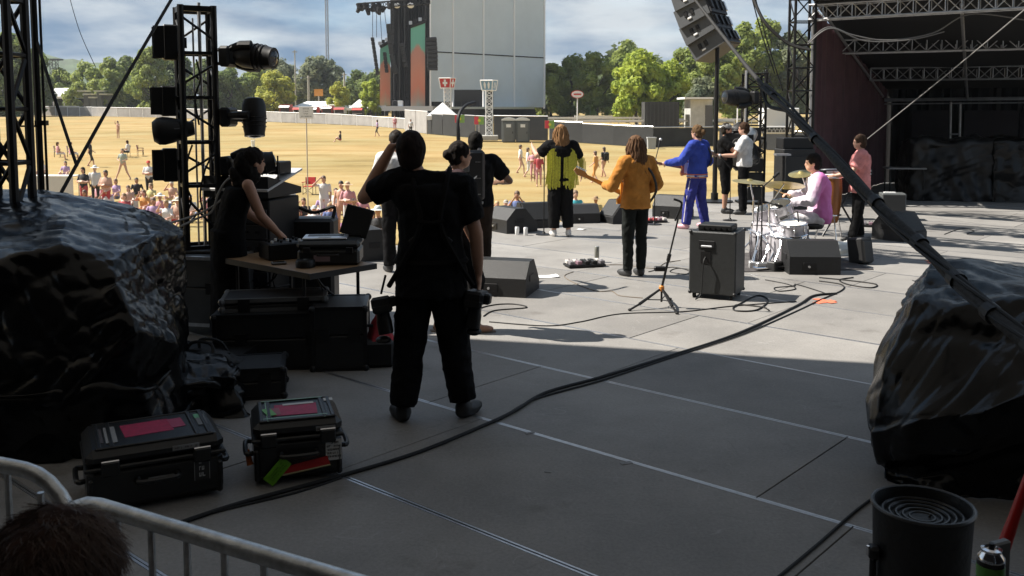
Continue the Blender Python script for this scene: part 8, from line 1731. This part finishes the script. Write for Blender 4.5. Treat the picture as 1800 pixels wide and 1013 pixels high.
def crowd():
    S = lambda c: cmat('top', c, rough=.85); sk = [skin_mat('light'), mat('skin_pale', (.56, .35, .27), .55), skin_mat('tan')]
    W = (.62, .61, .60); PK = (.55, .27, .30); LV = (.40, .28, .45); GY = (.35, .36, .37); BK = (.03, .03, .033); RD = (.40, .06, .07); CY = (.06, .42, .50); OG = (.55, .27, .08); TN = (.52, .33, .25); BU = (.10, .14, .30); YW = (.5, .44, .2); SG = (.33, .38, .33)
    L = [ # px, head top, kind, top, bottom, hair/hat, theta, label
      (207, 213, 'armsup', TN, BK, ('h', (.06, .03, .02)), 160, 'shirtless person raising an arm far out on the left field'),
      (101, 252, 'sitc', PK, W, ('h', (.1, .06, .03)), -60, 'person in pink on the left of two field chairs'),
      (124, 252, 'sitc', PK, W, ('h', (.08, .03, .03)), -60, 'person in pink on the right of two field chairs'),
      (158, 247, 'walk', BK, BK, ('h', (.02, .015, .01)), -80, 'person in black walking across the left field'),
      (215, 262, 'wide', SG, TN, ('h', (.12, .09, .05)), 180, 'person in pale green with legs spread wide on the left field'),
      (224, 249, 'sitc', W, BK, ('h', (.05, .03, .02)), 90, 'seated person in white left of the dark red chair'),
      (261, 283, 'cross', W, BK, ('cap', (.5, .06, .04)), 185, 'standing man in white shirt and red cap'),
      (115, 286, 'sit', LV, BK, ('h', (.05, .035, .03)), 180, 'person in lavender seated behind the white barrier table'),
      (75, 284, 'sit', W, BK, ('h', (.08, .05, .03)), 180, 'person in white seated at the left end of the barrier table'),
      (146, 295, 'cross', BK, RD, ('h', (.02, .015, .012)), 170, 'person in dark top and red shorts by the barrier table'),
      (166, 292, 'stand', W, BK, ('hat', (.6, .6, .58)), 10, 'person in white with a broad white hat by the barrier table'),
      (172, 324, 'sit', PK, TN, ('h', (.2, .12, .06)), 150, 'seated person in pink low behind the tarpaulin'),
      (203, 318, 'sit', LV, BU, ('h', (.18, .1, .06)), 170, 'seated woman in a lavender and blue top'),
      (225, 330, 'sit', TN, BK, ('h', (.1, .06, .04)), 190, 'sunbather seated between the lavender top and the black tee'),
      (240, 316, 'sit', BK, YW, ('h', (.02, .015, .01)), 200, 'seated man in a black tee right of the lavender top'),
      (253, 338, 'sit', OG, TN, ('h', (.15, .09, .05)), 170, 'seated person in tan right of the black tee'),
      (266, 326, 'sit', YW, TN, ('h', (.22, .14, .07)), 160, 'seated person in yellow left of the lamp tower'),
      (281, 344, 'sit', PK, W, ('hat', (.62, .62, .6)), 180, 'seated person in pink with a white hat near the tarpaulin'),
      (302, 322, 'sit', TN, YW, ('h', (.5, .46, .4)), 185, 'seated white haired person in a tan top left of the lamp tower'),
      (322, 336, 'sit', GY, BK, ('h', (.1, .07, .05)), 175, 'seated person in grey seen through the lamp tower'),
      (334, 346, 'sit', W, BK, ('cap', (.55, .55, .55)), 175, 'seated person in white cap seen through the lamp tower'),
      (366, 340, 'sit', PK, TN, ('h', (.1, .06, .04)), 180, 'seated person in pink right behind the lamp tower'),
      (226, 186, 'stand', W, W, ('h', (.08, .06, .04)), 90, 'far person in white before the left fence'),
      (246, 186, 'stand', PK, BK, ('h', (.08, .05, .04)), 90, 'far person in pink before the left fence'),
      (569, 310, 'brow', W, W, ('h', (.10, .06, .04)), 185, 'person in white tee shading the eyes beside the red chair'),
      (510, 330, 'sit', W, BK, ('h', (.05, .03, .02)), 170, 'person in white with dark hair beside the rack'),
      (517, 352, 'sit', RD, BK, ('h', (.3, .18, .1)), 180, 'seated person in dark red beside the rack'),
      (534, 352, 'sit', BK, TN, ('h', (.12, .07, .04)), 180, 'seated person in black below the red chair'),
      (567, 342, 'sit', LV, BK, ('h', (.25, .17, .1)), 185, 'seated person in a lavender top above the laptop'),
      (590, 335, 'sit', W, BK, ('h', (.06, .035, .025)), 160, 'seated dark haired person leaning on one hand'),
      (600, 319, 'stand', TN, TN, ('h', (.03, .02, .015)), 180, 'bare shouldered person behind the pink top with a hat'),
      (611, 321, 'cross', PK, W, ('hat', (.5, .34, .22)), 190, 'person in a pink top with a straw hat'),
      (622, 352, 'sit', GY, BK, ('h', (.05, .04, .03)), 180, 'seated person in grey behind the laptop screen'),
      (636, 345, 'sit', PK, BK, ('h', (.08, .03, .03)), 200, 'seated person in pink right of the laptop screen'),
      (644, 372, 'sit', RD, W, ('h', (.25, .08, .04)), 185, 'seated red haired person right of the laptop screen'),
      (642, 388, 'sit', W, W, ('h', (.05, .02, .02)), 175, 'seated dark haired woman in white close to the stage'),
      (665, 364, 'cross', BK, BK, ('hat', (.55, .58, .58)), 185, 'person in black with a pale bucket hat left of the photographer'),
      (658, 392, 'sit', RD, TN, ('h', (.06, .03, .03)), 190, 'seated person in dark red beside the photographer elbow'),
      (676, 400, 'sit', PK, W, ('h', (.12, .07, .05)), 180, 'seated person in pink touching the photographer outline'),
      (663, 211, 'walk', LV, BK, ('h', (.03, .02, .02)), 90, 'far person in mauve walking left of the photographer head'),
      (694, 204, 'stand', PK, RD, ('h', (.1, .05, .04)), 180, 'far person in pink by the end of the grey fence'),
      (722, 210, 'stand', W, BK, ('h', (.08, .05, .04)), 180, 'far person in white by the end of the grey fence'),
      (915, 255, 'walk', W, TN, ('h', (.1, .07, .05)), -90, 'far person in white walking left of the singer'),
      (928, 260, 'walk', W, W, ('h', (.15, .1, .06)), -90, 'far person in pale clothes walking left of the singer arm'),
      (937, 264, 'cross', PK, PK, ('h', (.3, .08, .05)), 170, 'person in bright pink behind the singer arm'),
      (947, 270, 'stand', RD, PK, ('h', (.06, .04, .03)), 180, 'person in red and pink beside the singer arm'),
      (1047, 266, 'walk', OG, OG, ('h', (.10, .06, .04)), 60, 'person in orange walking on the field right of the singer'),
      (1062, 259, 'walk', BK, TN, ('h', (.06, .04, .03)), 40, 'person with a dark backpack right of the singer'),
      (873, 358, 'sit', PK, W, ('h', (.45, .30, .15)), 190, 'blond seated person left of the wedge with cups'),
      (889, 356, 'sit', TN, BK, ('cap', (.35, .32, .28)), 180, 'seated person with a cap above the wedge with cups'),
      (909, 337, 'photo', BU, BU, ('h', (.12, .07, .04)), 180, 'person in blue taking a picture above the wedge'),
      (934, 360, 'sit', BK, TN, ('h', (.35, .24, .12)), 180, 'seated person right above the wedge with cups'),
      (1011, 336, 'armsup', CY, CY, ('h', (.16, .1, .06)), 200, 'person in a bright turquoise top right of the singer'),
      (1047, 350, 'sit', YW, BK, ('hat', (.26, .17, .09)), 180, 'person with a brown hat left of the orange jacket guitarist'),
      (1176, 328, 'photo', BK, BK, ('cap', (.02, .02, .02)), 200, 'pit photographer in black before the blue tracksuit guitarist'),
      (598, 232, 'sit', BK, RD, ('h', (.05, .03, .02)), 90, 'far person sitting alone in the middle of the field'),
      (148, 338, 'sit', PK, BK, ('h', (.1, .06, .04)), 170, 'seated person in pink half hidden by the tarpaulin top'),
      (188, 336, 'sit', W, BK, ('cap', (.5, .5, .5)), 190, 'seated person in white cap low beside the tarpaulin'),
      (218, 344, 'sit', RD, TN, ('h', (.2, .12, .06)), 175, 'seated person in red just above the tarpaulin'),
      (270, 352, 'sit', LV, W, ('h', (.08, .05, .03)), 185, 'seated person in lavender close above the tarpaulin'),
      (292, 356, 'sit', W, TN, ('h', (.3, .2, .1)), 170, 'seated person in white left of the lamp tower foot'),
      (312, 352, 'sit', TN, RD, ('hat', (.6, .56, .48)), 180, 'seated person with a cream hat left of the lamp tower foot'),
      (185, 300, 'cross', TN, RD, ('h', (.04, .03, .02)), 175, 'standing person in red shorts right of the broad white hat'),
      (525, 372, 'sit', PK, W, ('h', (.06, .03, .02)), 180, 'seated person in pink just above the table gear'),
      (552, 366, 'sit', W, BK, ('cap', (.5, .5, .52)), 175, 'seated person in white cap above the laptop case'),
      (580, 362, 'sit', BU, W, ('h', (.3, .2, .1)), 190, 'seated person in blue left of the laptop screen'),
      (655, 376, 'sit', W, TN, ('h', (.1, .05, .03)), 165, 'seated person in white below the pale bucket hat'),
      (628, 376, 'sit', TN, BK, ('h', (.05, .03, .02)), 180, 'seated tanned person just right of the laptop screen'),
      (860, 372, 'sit', W, BK, ('h', (.08, .05, .03)), 185, 'seated person in white beside the stabiliser operator'),
      (950, 372, 'sit', PK, BK, ('h', (.06, .04, .03)), 180, 'seated person in pink behind the wedges left of the singer'),
      (1030, 366, 'sit', BU, BK, ('h', (.2, .13, .07)), 180, 'seated person in blue low right of the singer'),
      (1066, 372, 'sit', W, BK, ('cap', (.1, .1, .12)), 180, 'seated person in dark cap right of the brown hat'),
    ]
    hgt = {'sit': .94, 'sitc': 1.20}
    hm = {}
    for i, (px, top, kind, c1, c2, hd, th, lab) in enumerate(L):
        h0 = hgt.get(kind, 1.75)
        d = ray(px, top); y = 15.0
        while y < 300 and CAM.z + d.z * y > gz(y) + h0: y += .1
        if kind == 'photo' and px > 1100: y = 20.5
        pos = Vector((d.x * y, y, gz(y))); 
        t = thing('person', lab, 'person', pos, R(th), 'people on the field')
        me, J = crowd_mesh(kind, i, random.Random(i).uniform(.9, 1.12))
        body = mesh_obj('body', me, [sk[i % 3], S(c1), S(c2)], t)
        if 'shirtless' not in lab and 'bare' not in lab:
            P0, N0 = J['pelvis'], J['neck']; idx = []
            for f in me.polygons:
                c = f.center; m = 0; ax = (N0 - P0); k = (c - P0).dot(ax) / ax.dot(ax)
                dt = dist_seg(c, P0 + Vector((0, 0, .1)), N0 - Vector((0, 0, .03))); arm = min(dist_seg(c, J['sh'+s], J['sh'+s] * .45 + J['el'+s] * .55) for s in 'RL'); leg = min(dist_seg(c, J['hip'+s], J['knee'+s] * (.9 if i % 2 else 1) + J['hip'+s] * (.1 if i % 2 else 0)) for s in 'RL'); fore = min(dist_seg(c, J['el'+s], J['wr'+s]) for s in 'RL'); hdd = (c - J['head']).length
                if hdd < .15: m = 0
                elif leg < .125 and k < .12: m = 2
                elif fore < .07 and fore < dt - .05: m = 0
                elif dt < .215 and -.05 < k < .97: m = 1
                elif arm < .09: m = 1
                if kind == 'stand' and i % 2 == 0 and m == 0 and k < -.3 and c.z > .12: m = 2
                idx.append(m)
            me.polygons.foreach_set('material_index', idx)
        H = J['head']; q = MB(); hc = hd[1]
        if hd[0] == 'h':
            q.ell(H + Vector((0, -.02, .045)), (.088, .104, .098), None, 12, 8); q.ell(H + Vector((0, -.05, -.03)), (.08, .07, .10 + .06 * (i % 2)), None, 10, 8); q.build('hair', cmat('hair', hc, rough=.6), t, smooth=True)
        elif hd[0] == 'cap':
            q.ell(H + Vector((0, -.01, .055)), (.09, .108, .085), None, 12, 8); q.ell(H + Vector((0, .12, .05)), (.07, .08, .012), None, 10, 6); q.build('hat', cmat('hat', hc, rough=.8), t, smooth=True)
        else:
            q.ell(H + Vector((0, 0, .075)), (.09, .10, .085), None, 12, 8); q.ell(H + Vector((0, 0, .045)), (.19, .20, .016), None, 16, 6); q.build('hat', cmat('hat', hc, rough=.8), t, smooth=True)
        if 'backpack' in lab: q = MB(); q.rbox((0, -.2, 1.22), (.36, .22, .5), .08); q.build('backpack', black, t)
        if kind == 'photo' and px > 1100: camera_body(t, (0, .26, 1.58), 1.2, (0, 1, 0))
    # camp chairs
    def chair(px, base_py, c, th, lab, y=None):
        f = F(px, base_py); t = thing('camp_chair', lab, 'chair', f, R(th), 'folding camp chairs'); m_ = cmat('canvas', c, rough=.8)
        q = MB(); q.rbox((0, 0, .42), (.5, .44, .03), .008); q.build('seat', m_, t); q = MB(); q.rbox((0, -.22, .68), (.5, .03, .36), .008, Matrix.Rotation(R(10), 3, 'X')); q.build('backrest', m_, t)
        for x in (-1, 1):
            for y_ in (-.2, .2): q = MB(); q.cyl((x * .25, y_, 0), (x * .25, y_ * .9, .62 if y_ > 0 else .86), .014, n=6); q.build('leg', blackm, t)
            q = MB(); q.box((x * .27, .02, .62), (.06, .42, .025)); q.build('armrest', m_, t)
        q = MB(); q.cyl((-.25, .2, .05), (.25, .2, .4), .012, n=5); q.cyl((.25, .2, .05), (-.25, .2, .4), .012, n=5); q.build('cross_brace', blackm, t)
    chair(544, 343, (.42, .02, .02), 170, 'red folding camp chair standing on the dry field'); chair(247, 275, (.10, .02, .02), -60, 'dark red camp chair on the left field')
    chair(101, 277, (.3, .2, .2), -60, 'camp chair under the left person in pink'); chair(124, 277, (.3, .2, .2), -60, 'camp chair under the right person in pink'); chair(222, 276, (.3, .3, .3), 90, 'grey camp chair under the person in white')
    for px, py, w, d_, c, th, lab in ((190, 372, 1.9, 1.4, (.10, .20, .16), .2, 'green picnic blanket among the seated people on the left'), (250, 384, 1.7, 1.3, (.36, .10, .12), -.3, 'red picnic blanket close behind the left tarpaulin'), (305, 378, 1.8, 1.4, (.12, .16, .34), .1, 'blue picnic blanket left of the lamp tower foot'), (540, 392, 1.8, 1.3, (.40, .36, .30), .2, 'cream picnic blanket above the table gear'), (610, 398, 1.7, 1.3, (.30, .12, .22), -.2, 'plum picnic blanket behind the laptop screen'), (890, 385, 1.8, 1.3, (.16, .28, .36), .1, 'teal picnic blanket behind the wedge with cups')):
        f = F(px, py); q = MB(); n = 10; vs = [((i / n - .5) * w, (j / n - .5) * d_, .03 + .025 * noise.noise(Vector((i * .7 + px, j * .7, 0)))) for j in range(n + 1) for i in range(n + 1)]; q.add(vs, [(j*(n+1)+i, j*(n+1)+i+1, (j+1)*(n+1)+i+1, (j+1)*(n+1)+i) for j in range(n) for i in range(n)]); o = q.build('picnic_blanket', cmat('blanket', c, rough=.9, nz=.3, nscale=4), fix=False, smooth=True); o.location = f; o.rotation_euler = (0, 0, th); tag(o, lab, 'blanket', 'picnic blankets')
    for px, py, c, lab in ((232, 366, (.5, .5, .52), 'white cool box beside the seated man in the black tee'), (290, 372, (.08, .16, .34), 'blue cool box beside the seated person with the white hat'), (556, 384, (.42, .05, .05), 'red cool box above the laptop case')):
        f = F(px, py); t = thing('cool_box', lab, 'cool box', f, .3, 'cool boxes on the field'); q = MB(); q.rbox((0, 0, .16), (.5, .32, .32), .03); q.build('body', cmat('cool', c, rough=.5), t); q = MB(); q.rbox((0, 0, .355), (.52, .34, .06), .02); q.build('lid', white, t); q = MB(); q.tube([(-.26, 0, .28), (-.27, 0, .44), (.27, 0, .44), (.26, 0, .28)], .012, 6); q.build('handle', alu, t)
    # white table row behind the left tarpaulin
    a = F(60, 345); t = thing('white_table', 'long white topped barrier table behind the left tarpaulin', 'table', a, R(-4)); wdt = 80 / FPX * a.y; wm = mat('table_white', (.66, .66, .64), .5)
    q = MB(); q.rbox((wdt/2, 0, .98), (wdt, .8, .05), .01); q.build('table_top', wm, t); q = MB(); q.rbox((wdt/2, -.36, .5), (wdt * .98, .03, .92), .005); q.build('front_panel', mat('panel_white', (.55, .55, .54), .6), t)
    for x in (.1, wdt/2, wdt - .1): q = MB(); q.cyl((x, .3, 0), (x, .3, .96), .03, n=6); q.build('leg', alu, t)
    # sign on a pole
    b = P(538, 198, 33); t = thing('pole_sign', 'white notice sign on a tall pole in the field', 'sign', (b.x, 33, gz(33))); k = 33 / FPX; q = MB(); q.rbox(b, (25 * k, .02, 21 * k), .004); s = q.build('sign_board', white, t, world=True)
    q = MB(); q.cyl((b.x, 33.03, gz(33)), (b.x, 33.03, b.z + 10 * k), .022, n=8); q.build('pole', mat('pole_pale', (.42, .36, .28), .6), t, world=True)
    for j, w in enumerate((15, 8, 11, 18)): lines_print(s, b + Vector((0, -.0125, (6.5 - 4.4 * j) * k)), w * k, 3 * k, 1, Matrix.Identity(3), mat('sign_ink', (.12, .12, .12), .7), 20 + j, glyph=1.8 * k)
crowd()
bpy.data.scenes.remove(TMP)
# ---------------------------------------------------------------- the air
def haze():
    q = MB(); q.box((0, 560, 47), (2600, 1240, 100)); o = q.build('haze', []); o.data.materials.clear()
    m = bpy.data.materials.new('haze_air'); m.use_nodes = True; t = m.node_tree; t.nodes.clear(); out = N(t, 'ShaderNodeOutputMaterial'); v = N(t, 'ShaderNodeVolumePrincipled')
    v.inputs['Color'].default_value = (.86, .91, .97, 1); v.inputs['Density'].default_value = .0002; v.inputs['Anisotropy'].default_value = .2; t.links.new(v.outputs[0], out.inputs['Volume'])
    o.data.materials.append(m); tag(stuff(o), 'thin pale daylight haze over the whole field', 'haze')
haze()
